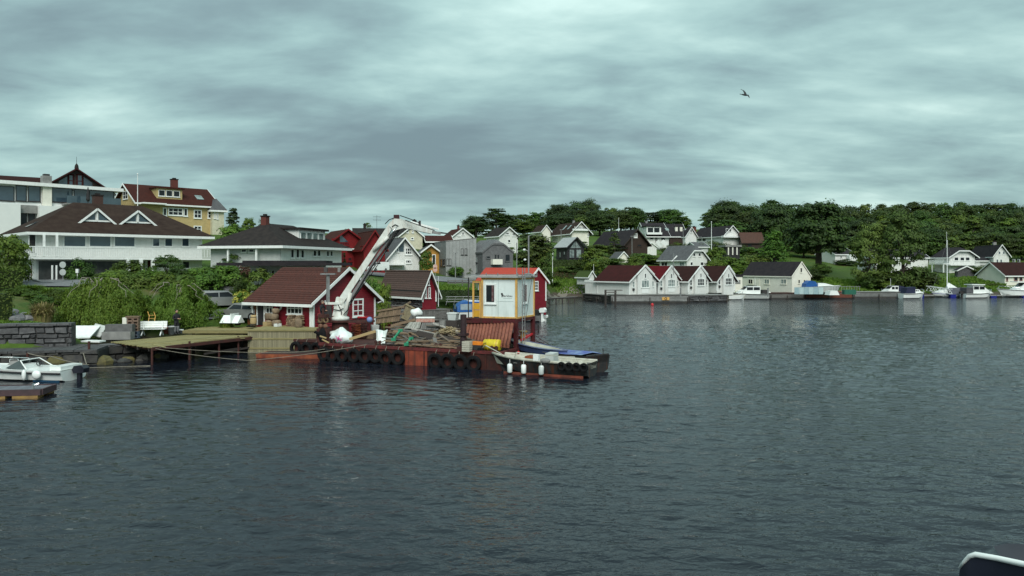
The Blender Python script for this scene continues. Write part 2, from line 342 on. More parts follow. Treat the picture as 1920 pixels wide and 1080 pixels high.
for a in [(0, 603, 50), (100, 604, 50), (30, 560, 58), (20, 541, 67.5), (80, 541, 67.5), (80, 517, 83), (20, 516, 83), (150, 536, 70), (160, 516, 83), (230, 516, 84), (60, 560, 61), (250, 590, 64), (380, 585, 63), (430, 597, 61), (415, 575, 70), (330, 540, 72),
          (60, 470, 92), (200, 478, 98), (330, 500, 92), (420, 505, 85), (560, 545, 76), (300, 440, 118), (60, 420, 110), (400, 440, 118), (470, 510, 76), (640, 545, 70), (640, 510, 88), (620, 503, 103), (700, 500, 108),
          (700, 555, 76), (760, 563, 86), (835, 545, 98), (850, 524, 106), (760, 506, 116), (880, 518, 121), (940, 515, 124), (980, 500, 140), (930, 560, 97), (1060, 541, 150.5), (1095, 535, 149), (1040, 521, 155), (1075, 521, 155), (1105, 520, 154), (1060, 506, 158), (1060, 490, 162), (1040, 489, 163), (1085, 489, 162), (840, 452, 160),
          (940, 462, 185), (1070, 458, 190), (1160, 482, 186), (1225, 470, 205), (1280, 504, 168), (1340, 469, 214), (1410, 470, 222), (1150, 547, 138), (1300, 545, 142), (1450, 545, 155), (1450, 505, 175),
          (1600, 548, 155), (1600, 520, 178), (1580, 493, 204), (1700, 545, 158), (1800, 524, 166), (1785, 508, 182), (1900, 502, 186), (1900, 531, 160), (1700, 480, 230), (1850, 475, 235), (1500, 470, 235), (1330, 440, 260), (1100, 440, 255), (1000, 440, 240)]: cp(*a)
CP += [(-20, 300, 16), (20, 330, 21), (90, 330, 22), (160, 330, 21), (230, 300, 19), (-80, 300, 15), (-160, 260, 14), (-140, 120, 13), (-90, 60, 5), (-120, 60, 6), (-60, 170, 14), (-110, 170, 15), (220, 190, 6), (320, 220, 9), (-27, 58, 1.1), (-23, 59, 1.2), (-20, 58.5, 1.4), (-15, 57, 1.5), (-30, 53, 1.1), (-33, 55, 1.5), (-32, 46.6, .5), (-29, 48, .5), (-36, 46, .5), (-12.5, 63, 1.3), (-17, 66, 1.6), (-16, 78, 1.7), (-10, 88, 1.7)]
_c = np.array(CP); _n = len(_c)
def _phi(r2): return np.sqrt(r2 + 9.0)
_A = _phi((_c[:, None, 0] - _c[None, :, 0]) ** 2 + (_c[:, None, 1] - _c[None, :, 1]) ** 2); _m = _c[:, 2].mean()
_w = np.linalg.solve(_A - np.eye(_n) * 0.6, _c[:, 2] - _m)
def height(x, y):
 x = np.asarray(x, float).ravel(); y = np.asarray(y, float).ravel()
 z = np.zeros(len(x))
 for i in range(0, len(x), 20000):
  r2 = (x[i:i + 20000, None] - _c[None, :, 0]) ** 2 + (y[i:i + 20000, None] - _c[None, :, 1]) ** 2
  z[i:i + 20000] = _m + _phi(r2) @ _w
 far = np.clip((np.maximum(np.abs(x) - 230, y - 340)) / 250, 0, 1); z = np.clip(z, .35, 24) * (1 - far) + 6.0 * far
 sd = shore_sd(x, y); t = np.clip(sd / 3.0, 0, 1); t = t * t * (3 - 2 * t)
 land = 0.12 + (np.maximum(z, 0.3) - 0.12) * t
 return np.where(sd > 0, land, np.maximum(-3.0, sd * 0.45))
def ground(x, y): return float(height([x], [y])[0])
def ground_mat():
 m = bpy.data.materials.new('grassy_ground'); m.use_nodes = True; nt = m.node_tree; N = nt.nodes; L = nt.links
 b = N['Principled BSDF']; b.inputs['Roughness'].default_value = .9; b.inputs['Specular IOR Level'].default_value = .15
 g = N.new('ShaderNodeNewGeometry')
 def noi(s, d=5):
  t = N.new('ShaderNodeTexNoise'); t.inputs['Scale'].default_value = s; t.inputs['Detail'].default_value = d; t.inputs['Roughness'].default_value = .65; L.new(g.outputs['Position'], t.inputs['Vector']); return t.outputs['Fac']
 def mix(f, a, bb):
  x = N.new('ShaderNodeMix'); x.data_type = 'RGBA'; L.new(f, x.inputs[0])
  for i, c in ((6, a), (7, bb)):
   if isinstance(c, tuple): x.inputs[i].default_value = (*c, 1)
   else: L.new(c, x.inputs[i])
  return x.outputs[2]
 def rng(f, a, bb):
  r = N.new('ShaderNodeMapRange'); r.inputs[1].default_value = a; r.inputs[2].default_value = bb; L.new(f, r.inputs[0]); return r.outputs[0]
 c = mix(rng(noi(.09, 4), .42, .6), (.075, .135, .02), (.05, .088, .022))
 c = mix(rng(noi(2.2, 6), .35, .7), c, (.045, .075, .016))
 c = mix(rng(noi(.16, 3), .56, .68), c, (.105, .095, .035))
 sp = N.new('ShaderNodeSeparateXYZ'); L.new(g.outputs['Position'], sp.inputs[0])
 ad = N.new('ShaderNodeMath'); ad.operation = 'MULTIPLY_ADD'; L.new(noi(.8), ad.inputs[0]); ad.inputs[1].default_value = -1.1; L.new(sp.outputs[2], ad.inputs[2])
 c = mix(rng(ad.outputs[0], .55, .15), c, (.075, .062, .05))          # bare stony strand just above the tide line
 wt = rng(sp.outputs[2], .16, .02); c = mix(wt, c, (.02, .02, .017))
 L.new(c, b.inputs['Base Color'])
 bp = N.new('ShaderNodeBump'); bp.inputs['Distance'].default_value = .12; bp.inputs['Strength'].default_value = .8; L.new(noi(5.0, 8), bp.inputs['Height']); L.new(bp.outputs[0], b.inputs['Normal'])
 return m
def grid_mesh(name, xs, ys, zf):
 X, Y = np.meshgrid(xs, ys); Z = zf(X, Y).reshape(X.shape); nx, ny = len(xs), len(ys)
 co = np.stack([X, Y, Z], -1).reshape(-1, 3).astype(np.float32)
 i = np.arange((nx - 1) * (ny - 1)); r = i // (nx - 1); c = i % (nx - 1); a = r * nx + c
 quads = np.stack([a, a + 1, a + nx + 1, a + nx], -1).ravel().astype(np.int32)
 return raw_mesh(name, co, quads, 4, True)
def raw_mesh(name, co, idx, k, smooth=False):
 me = bpy.data.meshes.new(name); nf = len(idx) // k
 me.vertices.add(len(co)); me.vertices.foreach_set('co', np.asarray(co, np.float32).ravel())
 me.loops.add(len(idx)); me.loops.foreach_set('vertex_index', np.asarray(idx, np.int32))
 me.polygons.add(nf); me.polygons.foreach_set('loop_start', np.arange(0, nf * k, k, dtype=np.int32)); me.polygons.foreach_set('loop_total', np.full(nf, k, np.int32))
 if smooth: me.polygons.foreach_set('use_smooth', np.ones(nf, bool))
 me.update(calc_edges=True); me.validate(); return me
xs = np.concatenate([np.linspace(-2500, -260, 10)[:-1], np.arange(-260, -110, 8.), np.arange(-110, 110, 1.3), np.arange(110, 300, 6.), np.linspace(300, 2500, 10)])
ys = np.concatenate([np.arange(38, 170, 1.3), np.arange(170, 360, 3.5), np.linspace(360, 600, 10)[:-1], np.linspace(600, 2500, 7)])
gm = grid_mesh('ground', xs, ys, lambda a, b: height(a, b) + 0.06 * np.sin(a.ravel() * 1.7) * np.sin(b.ravel() * 1.3))
gm.materials.append(ground_mat()); tag(put('ground', gm), kind='structure')
def water_mat():
 m = bpy.data.materials.new('fjord_water'); m.use_nodes = True; nt = m.node_tree; N = nt.nodes; L = nt.links
 b = N['Principled BSDF']; b.inputs['Base Color'].default_value = (.008, .0105, .0165, 1); b.inputs['Roughness'].default_value = .05; b.inputs['IOR'].default_value = 1.33; b.inputs['Specular IOR Level'].default_value = .4
 g = N.new('ShaderNodeNewGeometry')
 def lay(s, sx, sy, rot, det, dist, loc=(0, 0, 0)):
  mp = N.new('ShaderNodeMapping'); L.new(g.outputs['Position'], mp.inputs[0]); mp.inputs['Rotation'].default_value = (0, 0, rot); mp.inputs['Scale'].default_value = (sx, sy, 1); mp.inputs['Location'].default_value = loc
  t = N.new('ShaderNodeTexNoise'); t.inputs['Scale'].default_value = s; t.inputs['Detail'].default_value = det; t.inputs['Roughness'].default_value = .5; t.inputs['Distortion'].default_value = dist; L.new(mp.outputs[0], t.inputs['Vector']); return t.outputs['Fac']
 def bump(h, d, prev=None, own=False):
  x = N.new('ShaderNodeBump'); L.new(lee if own else fr.outputs[0], x.inputs['Strength']); x.inputs['Distance'].default_value = d; L.new(h, x.inputs['Height'])
  if prev: L.new(prev, x.inputs['Normal'])
  return x.outputs[0]
 sp = N.new('ShaderNodeSeparateXYZ'); L.new(g.outputs['Position'], sp.inputs[0]); fr = N.new('ShaderNodeMapRange'); fr.inputs[1].default_value = 45; fr.inputs[2].default_value = 100; fr.inputs[3].default_value = .3; L.new(sp.outputs[1], fr.inputs[0])   # modelled ripples take over from the relief near by
 ma = N.new('ShaderNodeMapRange'); ma.inputs[1].default_value = -6; ma.inputs[2].default_value = 6; ma.inputs[3].default_value = .35; L.new(sp.outputs[0], ma.inputs[0]); mb_ = N.new('ShaderNodeMapRange'); mb_.inputs[1].default_value = 28; mb_.inputs[2].default_value = 40; mb_.inputs[3].default_value = 1; mb_.inputs[4].default_value = 0; L.new(sp.outputs[1], mb_.inputs[0]); mm = N.new('ShaderNodeMath'); mm.operation = 'MAXIMUM'; L.new(ma.outputs[0], mm.inputs[0]); L.new(mb_.outputs[0], mm.inputs[1]); lee = mm.outputs[0]
 n1 = bump(lay(.5, .55, 1.0, R(12), 2, .4), .28)
 n2 = bump(lay(1.7, .55, 1.0, R(-14), 3, .5, (4, 9, 0)), .14, n1)
 n3 = bump(lay(4.6, .6, 1.0, R(6), 3, .3, (1, 3, 0)), .055, n2, True)
 L.new(n3, b.inputs['Normal']); return m
gw = np.random.default_rng(5); NW = 90
wl = 0.3 * (6.0 ** gw.uniform(0, 1, NW)); wk_ = 6.2832 / wl; wd = R(78) + gw.normal(0, .48, NW); wp = gw.uniform(0, 6.2832, NW); wa = .14 * math.sqrt(2 / NW) / wk_ * np.where(wl > 1.0, .75, 1.0)
def waves(x, y):                                 # wind ripples: many small wave trains running up the fjord, stronger in gusts
 x = np.asarray(x, float).ravel(); y = np.asarray(y, float).ravel(); z = np.zeros(len(x)); act = (np.abs(x) < 75) & (y > 4) & (y < 100); xa, ya = x[act], y[act]; za = np.zeros(len(xa))
 for k, d, p, a in zip(wk_, wd, wp, wa): za += a * np.sin(k * (math.cos(d) * xa + math.sin(d) * ya) + p)
 gust = .85 + .3 * np.sin(xa * .09 + .5 * np.sin(ya * .13)) * np.sin(ya * .11 + 1.3) + .15 * np.sin(xa * .31 + ya * .2)
 calm = 1 - .6 * np.clip((4 - xa) / 10, 0, 1) * np.clip((ya - 30) / 12, 0, 1)       # sheltered behind the barge
 fade = np.clip((98 - ya) / 30, 0, 1) * np.clip((74 - np.abs(xa)) / 12, 0, 1); z[act] = za * gust * calm * fade; return z
wx = np.concatenate([np.linspace(-3000, -76, 8)[:-1], np.arange(-76, 76, .14), np.linspace(76, 3000, 8)]); wy = np.concatenate([[-400, -60, 0], np.arange(8, 34, .085), np.arange(34, 60, .14), np.arange(60, 100, .25), np.linspace(100, 3000, 12)])
wmesh = grid_mesh('water', wx, wy, waves); wmesh.materials.append(water_mat()); tag(put('water', wmesh), kind='structure')
def ribbon(name, pts, w, mat, lift=.05, kind='structure', label=None, cat=None):
 co = []; f = []; pts = [Vector((p[0], p[1], 0)) for p in pts]
 dense = []
 for a, b in zip(pts, pts[1:]):
  k = max(2, int((b - a).length / 1.2)); dense += [a.lerp(b, i / k) for i in range(k)]
 dense.append(pts[-1])
 for i, p in enumerate(dense):
  d = (dense[min(i + 1, len(dense) - 1)] - dense[max(i - 1, 0)]).normalized(); s = Vector((-d.y, d.x, 0))
  for j in range(5):
   q = p + s * w * (j / 4 - .5); co.append([q.x, q.y, 0])
  if i: f += [((i - 1) * 5 + j, i * 5 + j, i * 5 + j + 1, (i - 1) * 5 + j + 1) for j in range(4)]
 co = np.array(co); co[:, 2] = height(co[:, 0], co[:, 1]) + lift + .07
 mb = MB().add(co.tolist(), f); o = mb.build(name, mat, smooth=True); tag(o, label, cat, kind=kind); return o
ribbon('road', [Q(-120, 0, 74)[:2], Q(40, 0, 74)[:2], Q(90, 0, 74)[:2], Q(190, 0, 75)[:2]], 12.0, asph)
ribbon('kerb', [Q(40, 0, 82)[:2], Q(58, 0, 76)[:2], Q(74, 0, 72.5)[:2], Q(100, 0, 71.6)[:2]], .3, conc, .2)
ribbon('driveway', [Q(45, 0, 74)[:2], Q(42, 0, 82)[:2], Q(30, 0, 90)[:2]], 3.0, asph, .07)
ribbon('road', [Q(640, 0, 96)[:2], Q(740, 0, 102)[:2], Q(830, 0, 105)[:2], Q(900, 0, 110)[:2], Q(1000, 0, 118)[:2]], 4.2, asph)
ribbon('parking_area', [Q(380, 0, 63)[:2], Q(500, 0, 64.5)[:2]], 5.0, asph)
ribbon('parking_area', [Q(370, 0, 71)[:2], Q(490, 0, 71)[:2]], 4.0, asph, .06)
ribbon('path', [Q(1000, 0, 137)[:2], Q(1060, 0, 150)[:2], Q(1140, 0, 152)[:2]], 1.6, M('gravel', (.2, .18, .15), (.13, .12, .1), 6, .9, .01))
# ------------------------------------------------------------------ vegetation
def leaf_mesh(name, cen, nrm, size, rng, mats, aspect=1.6, matidx=None):
 """one small bent-free quad per leaf spray, at cen facing roughly nrm"""
 n = len(cen); nrm = nrm / np.maximum(np.linalg.norm(nrm, axis=1, keepdims=True), 1e-6)
 a = rng.normal(size=(n, 3)); a -= (a * nrm).sum(1, keepdims=True) * nrm; a /= np.linalg.norm(a, axis=1, keepdims=True); b = np.cross(nrm, a)
 s = (size * rng.uniform(.6, 1.35, n))[:, None]
 a = a * s * .5 * aspect ** .5; b = b * s * .5 / aspect ** .5
 co = np.stack([cen - a, cen - b * .9 + a * .1, cen + a, cen + b * .9 + a * .1], 1).reshape(-1, 3)
 me = raw_mesh(name, co, np.arange(n * 4), 4)
 for m in (mats if isinstance(mats, (list, tuple)) else [mats]): me.materials.append(m)
 if matidx is not None: me.polygons.foreach_set('material_index', matidx.astype(np.int32))
 return me
def crown(name, seed, rx, ry, z0, z1, nc, nl, leaf, mats, cr=.36, low=.0, flat=.8, spread=.86, shape='round'):
 """foliage in clumps hung on an uneven envelope from z0 to z1"""
 g = np.random.default_rng(seed); cs = []; nr = []; ctr = np.array([0, 0, (z0 + z1) / 2]); hz = (z1 - z0) / 2
 i = 0
 while len(cs) < nc and i < nc * 30:
  i += 1
  d = g.normal(size=3); d /= np.linalg.norm(d); rr = g.uniform(.35, 1) ** .5 * spread
  if d[2] < -.55 + low: continue
  if shape == 'round': p = ctr + d * rr * np.array([rx, ry, hz])
  elif shape == 'cone':
   t = g.uniform(0, 1) ** 1.3; an = g.uniform(0, 6.283); w = (1 - t) * .95 + .06; q = g.uniform(.4, 1)
   p = np.array([math.cos(an) * rx * w * q, math.sin(an) * ry * w * q, z0 + t * (z1 - z0)])
  else:
   t = g.uniform(0, 1); an = g.uniform(0, 6.283); q = g.uniform(.3, 1) ** .5; w = .55 + .45 * math.sin(math.pi * min(t * 1.15, 1))
   p = np.array([math.cos(an) * rx * w * q, math.sin(an) * ry * w * q, z0 + t * (z1 - z0)])
  cs.append(p)
 cs = np.array(cs); k = max(6, nl // len(cs)); base = min(rx, ry, hz * 1.2)
 R_ = base * cr * g.uniform(.55, 1.25, len(cs))
 d = g.normal(size=(len(cs), k, 3)); d /= np.linalg.norm(d, axis=2, keepdims=True); d[:, :, 2] = np.where(d[:, :, 2] < -.3, -d[:, :, 2] * .6, d[:, :, 2])
 q = g.uniform(.45, 1.08, (len(cs), k, 1))
 pos = cs[:, None, :] + d * q * R_[:, None, None] * np.array([1.15, 1.15, flat])
 out = (cs - ctr) / np.array([rx, ry, hz]); nrm = d + out[:, None, :] * .5 + g.normal(size=d.shape) * .36 + np.array([0, 0, .4])
 mi = np.repeat(g.integers(0, len(mats) if isinstance(mats, (list, tuple)) else 1, len(cs)), k)
 return leaf_mesh(name, pos.reshape(-1, 3), nrm.reshape(-1, 3), leaf, g, mats, matidx=mi), cs
def trunk_mesh(name, seed, h, r, cs, mat, nlimb=7, lean=0):
 g = random.Random(seed); mb = MB(); top = Vector((lean, g.uniform(-.2, .2), h))
 mb.tube([(0, 0, -.6), (lean * .1, 0, h * .25), (lean * .5, .05, h * .6), top], [r * 1.25, r, r * .75, r * .35], 8)
 idx = list(range(len(cs))); g.shuffle(idx)
 for i in idx[:nlimb]:
  c = Vector(cs[i]); st = Vector((lean * .3, 0, h * g.uniform(.3, .75))); mid = st.lerp(c, .5) + Vector((0, 0, .06 * h))
  mb.tube([st, mid, c], [r * .42, r * .25, r * .08], 5, False)
 return mb.mesh(name, mat, True)
KIND = {}
def kind_tree(key, seed, rx, h, mats, nc=46, nl=3200, leaf=.5, z0=.22, shape='round', cr=.36, r=.3, flat=.8, barkm=None, nlimb=8, low=0.):
 cm, cs = crown('crown', seed, rx, rx * .95, h * z0, h, nc, nl, leaf, mats, cr, low, flat, shape=shape)
 KIND[key] = (cm, trunk_mesh('trunk', seed, h * .72, r, cs, barkm or bark, nlimb), rx, h)
for i in range(4): kind_tree('oak%d' % i, 10 + i, 5.2 + i * .3, 13, [[LF_mid, LF_dark], [LF_dark, LF_mid], [LF_dark, LF_olive], [LF_dark, LF_deep]][i], 96, 8000, .54, .04, low=-.4)
for i in range(2): kind_tree('ash%d' % i, 20 + i, 3.8, 13, [[LF_mid, LF_mid], [LF_olive, LF_dark]][i], 80, 6400, .5, .03, low=-.4)
kind_tree('pine0', 30, 3.0, 15, [LF_deep, LF_dark], 60, 3600, .55, .08, 'col', .42, .28, .45)
kind_tree('pine1', 31, 3.4, 14, [LF_deep, LF_deep], 60, 3800, .55, .12, 'round', .4, .28, .4)
kind_tree('spruce', 32, 2.4, 12, [LF_deep, LF_dark], 60, 2600, .42, .06, 'cone', .3, .2, .5)
kind_tree('big', 40, 7.2, 19, [LF_deep, LF_dark], 150, 12000, .6, .05, 'round', .28, .7, low=-.15)
kind_tree('silver', 41, 5.6, 13.5, [LF_olive, LF_olive], 130, 11000, .46, .0, 'col', .28, .4)
kind_tree('fresh', 42, 3.6, 9, [LF_fresh, LF_mid], 60, 4200, .36, .06, 'cone', .38, .2, .8)
kind_tree('thin', 43, 2.2, 9, [LF_olive, LF_mid], 26, 900, .4, .3, 'col', .4, .16)
kind_tree('birch', 44, 2.4, 14, [LF_mid, LF_fresh], 26, 1500, .5, .55, 'round', .42, .26, barkm=barkp)
for i in range(3): kind_tree('bush%d' % i, 50 + i, 1.4, 2.3, [[LF_mid, LF_fresh], [LF_dark, LF_mid], [LF_olive, LF_mid]][i], 44, 3600, .16, 0.0, 'round', .36, .06, 1.1, low=-.4)
kind_tree('rustbush', 54, 1.4, 2.3, [LF_rust, LF_olive], 30, 2400, .17, 0.0, 'round', .4, .06, .8, low=-.4)
kind_tree('yelbush', 55, 1.2, 2.2, [LF_yel, LF_fresh], 26, 1800, .17, 0.0, 'round', .42, .05, .8, low=-.4)
kind_tree('conebush', 56, 1.5, 3.6, [LF_mid, LF_olive], 40, 3400, .18, 0.0, 'col', .34, .08, .8)
kind_tree('hazel', 57, 2.6, 5.2, [LF_mid, LF_fresh], 46, 3600, .28, .02, 'round', .36, .1, .8, low=-.3)
def plant(key, name, label, cat, px, Y, wpx, top, base=None, group=None, rot=None, both=False):
 """a tree or bush whose crown is wpx photo pixels wide and whose tip reaches row top"""
 cm, tm, rx, h = KIND[key]; x = kx(px) * Y; z = (ground(x, Y) if base is None else zat(base, Y)) - (.9 if cat == 'bush' and px < 520 and Y > 69 else 0)
 H = max(.6, zat(top, Y) - z); W = wpx * Y / F / (2 * rx * (1.02 if cat == 'tree' else .82))
 t = thing(name, label, cat, (x, Y, z), rnd.uniform(0, 6.28) if rot is None else rot, group, (W, W, H / h))
 put('trunk' if cat == 'tree' else 'stem', tm, t); put('crown' if cat == 'tree' else 'foliage', cm, t); return t
def hedge(label, a, b, depth, z0, z1, mats, seed, leaf=.13, name='hedge', nl=None, dens=75):
 """clipped hedge from world point a to b"""
 a = Vector((a[0], a[1], 0)); b = Vector((b[0], b[1], 0)); L = (b - a).length; g = np.random.default_rng(seed); hh = z1 - z0
 n = nl or int((2 * hh + depth) * L * dens); ax = (b - a).normalized(); ang = math.atan2(ax.y, ax.x)
 u = g.uniform(0, L, n); f = g.choice(4, n, p=np.array([hh, hh, depth, .3 * hh]) / (2.3 * hh + depth)); v = g.uniform(-.5, .5, n) * depth; w = g.uniform(0, hh, n)
 rr = g.normal(0, .05, n); pos = np.stack([u, v, w], 1); nr = np.zeros((n, 3))
 m = f == 0; pos[m, 1] = -depth / 2 + rr[m]; nr[m] = (0, -1, .3)
 m = f == 1; pos[m, 1] = depth / 2 + rr[m]; nr[m] = (0, 1, .3)
 m = f == 2; pos[m, 2] = hh + rr[m]; nr[m] = (0, 0, 1)
 m = f == 3; e = g.integers(0, 2, n); pos[m, 0] = (e * L + rr)[m]; nr[m] = np.stack([e * 2. - 1, 0 * e, 0 * e + .2], 1)[m]
 me = leaf_mesh('foliage', pos, nr + g.normal(size=(n, 3)) * .5, leaf, g, mats, matidx=g.integers(0, len(mats), n))
 t = thing(name, label, 'hedge', (a.x, a.y, z0), ang); put('foliage', me, t)
 MB().box(.1, L - .1, -depth * .42, depth * .42, -.6, hh - .08).build('branches', LF_deep, t); return t
def weeping(label, px, Y, wpx, top, base, seed, nst=900):
 g = np.random.default_rng(seed); x = kx(px) * Y; z = zat(base, Y); H = zat(top, Y) - z; rx = wpx * Y / F / 2; ry = rx * .8
 t = thing('weeping_tree', label, 'tree', (x, Y, z))
 pts = []; nrs = []; nb_ = nst // 26
 for bi in range(nb_):                        # hanging bundles: out over the arching limbs, then straight down, each with its own drop
  an0 = g.uniform(0, 6.283); q0 = g.uniform(.08, 1) ** .6; lump = (1 + .16 * math.sin(an0 * 5 + seed) + .1 * math.sin(an0 * 9)) * g.uniform(.85, 1.12); zb_ = H * (1 - .64 * q0 ** 2.0) * g.uniform(.84, 1.08); dr = g.uniform(.6, 1.08) if q0 > .55 else g.uniform(.2, .5)
  for i in range(26):
   an = an0 + g.normal(0, .09); r0 = q0 + g.normal(0, .035); px_, py_ = math.cos(an) * rx * r0 * lump, math.sin(an) * ry * r0 * lump
   zt = zb_ + g.normal(0, .12); ln = max(.3, zt * dr * g.uniform(.6, 1.0)); k = max(4, int(ln / .075)); s = np.linspace(0, 1, k); j = g.normal(0, .06, (k, 3)); out = np.array([math.cos(an), math.sin(an), 0])
   p = np.stack([px_ + out[0] * .3 * s ** .5, py_ + out[1] * .3 * s ** .5, zt - ln * s ** 1.15], 1) + j; pts.append(p); nrs.append(np.tile(out, (k, 1)) + g.normal(0, .6, (k, 3)) + np.array([0, 0, .35]))
 pts = np.concatenate(pts); nrs = np.concatenate(nrs); n = len(pts); nrs /= np.linalg.norm(nrs, axis=1, keepdims=True)
 dn = np.tile(np.array([[0, 0, -1.]]), (n, 1)) + g.normal(0, .35, (n, 3)); dn -= (dn * nrs).sum(1, keepdims=True) * nrs; dn /= np.linalg.norm(dn, axis=1, keepdims=True); sd = np.cross(nrs, dn)
 s = g.uniform(.08, .17, n)[:, None]; a = dn * s * .8; b = sd * s * .32
 co = np.stack([pts - a, pts - b, pts + a, pts + b], 1).reshape(-1, 3); me = raw_mesh('crown', co, np.arange(n * 4), 4); me.materials.append(LF_willow); put('crown', me, t)
 mb = MB(); mb.tube([(0, 0, -.6), (.1, 0, H * .4), (0, 0, H * .8)], [.28, .22, .14], 8)
 for i in range(9):                           # thin pale limbs arching out over the dome
  an = i * 6.283 / 9 + g.uniform(-.25, .25); rr = g.uniform(.55, .95); zz = H * g.uniform(.93, 1.05); o = Vector((math.cos(an) * rx * rr, math.sin(an) * ry * rr, 0)); w = g.normal(0, .12, (9, 2))
  mb.tube([o * f + Vector((w[int(f * 8)][0], w[int(f * 8)][1], H * .7 + (zz - H * .7) * math.sin(min(1, f * 2.2) * 1.57) - zz * .42 * max(0, f - .45) ** 1.5 * 2)) for f in [q / 8 for q in range(9)]], [.06, .05, .042, .036, .03, .026, .02, .016, .01], 5, False)
 mb.build('trunk', barkp, t, True); return t
def tuft(name, label, cat, px, Y, wpx, top, mat, seed, n=500, base=None, w=.05):
 g = np.random.default_rng(seed); x = kx(px) * Y; z = ground(x, Y) if base is None else zat(base, Y); H = zat(top, Y) - z; r = wpx * Y / F / 2
 an = g.uniform(0, 6.283, n); r0 = g.uniform(0, .55, n) * r; r1 = r0 + g.uniform(.2, .5, n) * r; hh = H * g.uniform(.6, 1.0, n)
 o = np.stack([np.cos(an), np.sin(an), 0 * an], 1); sd = np.stack([-np.sin(an), np.cos(an), 0 * an], 1) * w
 p0 = o * r0[:, None]; p1 = o * ((r0 * .7 + r1 * .3))[:, None] + np.array([0, 0, 1]) * (hh * .75)[:, None]; p2 = o * r1[:, None] + np.array([0, 0, 1]) * (hh * g.uniform(.6, 1.05, n))[:, None]
 co = np.stack([p0 - sd, p0 + sd, p1 + sd, p1 - sd, p1 - sd, p1 + sd, p2 + sd * .2, p2 - sd * .2], 1).reshape(-1, 3)
 me = raw_mesh('foliage', co, np.arange(n * 8), 4); me.materials.append(mat)
 o_ = put(name, me, None, (x, Y, z)); return tag(o_, label, cat)
# --- the wooded hill: every crown a tree of its own, ranked from the ridge down
SKY = [(872, 418), (885, 404), (903, 404), (915, 400), (935, 392), (955, 398), (985, 396), (1005, 391), (1040, 385), (1075, 380), (1110, 374), (1132, 380), (1160, 391), (1190, 385), (1215, 392), (1240, 397), (1262, 392), (1285, 400), (1300, 411), (1313, 420),
       (1322, 405), (1338, 386), (1370, 376), (1400, 381), (1415, 387), (1445, 376), (1468, 376), (1490, 386), (1520, 380), (1560, 380), (1592, 386), (1612, 378), (1650, 379), (1680, 376), (1720, 377), (1760, 372), (1785, 369), (1815, 377), (1860, 379), (1925, 382), (2060, 384)]
def skyl(px): return float(np.interp(px, [a for a, _ in SKY], [b for _, b in SKY]))
FG = 'trees of the wood on the hill'
wood_kinds = ['oak0', 'oak1', 'oak2', 'oak3', 'ash0', 'ash1', 'oak0', 'oak3']
LAND = [(890, 'the skyline cottage'), (940, 'the charcoal-roofed house'), (1015, 'the small brown roof'), (1075, 'the beige hill house'), (1160, 'the dark brown house'), (1225, 'the dormer house'), (1275, 'the twin pale chimneys'), (1340, 'the two white gables'), (1410, 'the brown tiled house'), (1455, 'the bright pointed tree'), (1535, 'the huge dark tree'), (1590, 'the hidden white house'), (1640, 'the shorter willow'), (1700, 'the larger willow'), (1790, 'the clipped gable and mast'), (1840, 'the low outbuilding'), (1890, 'the right-hand white gable'), (1960, 'the right picture edge')]
rw = random.Random(3); nwood = 0
for Y, st, drop in ((292, 31, 0), (268, 33, 9), (246, 34, 22), (228, 34, 36), (212, 34, 58)):
 px = 885 + rw.uniform(0, 20)
 while px < 2040:
  ok = not (1300 < px < 1330) and not (Y < 220 and px < 1500) and not (Y < 240 and px < 1330) and not (Y < 260 and px < 960)
  top = skyl(px) + drop + (rw.uniform(-6, 5) if drop == 0 else rw.uniform(-9, 13))
  x = kx(px) * Y; need = zat(top, Y) - ground(x, Y)
  if ok and need > 5:
   key = rw.choice(wood_kinds) if rw.random() < .9 else rw.choice(['pine0', 'pine1'])
   if px < 950: key = rw.choice(['pine0', 'pine1', 'oak3'])
   lm = min(LAND, key=lambda q: abs(q[0] - px))[1]; row = {292: 'on the skyline', 268: 'just below the skyline', 246: 'in the middle of the wood', 228: 'low in the wood', 212: 'at the foot of the wood'}[Y]
   tone = {'oak0': 'full green', 'oak1': 'dark green', 'oak2': 'olive green', 'oak3': 'blackish green', 'ash0': 'light green slender', 'ash1': 'olive slender', 'pine0': 'flat-topped pine', 'pine1': 'dark round pine'}[key]
   lab = '%s tree %s behind %s' % (tone, row, lm)
   plant(key, {'o': 'broadleaf_tree', 'a': 'slender_tree', 'p': 'pine_tree'}[key[0]], lab, 'tree', px, Y, rw.uniform(46, 76) * 255 / Y * (.75 if key[0] != 'o' else 1), top, group=FG); nwood += 1
  px += st * rw.uniform(.8, 1.25)
tag(gm and bpy.data.objects['ground'], kind='structure')
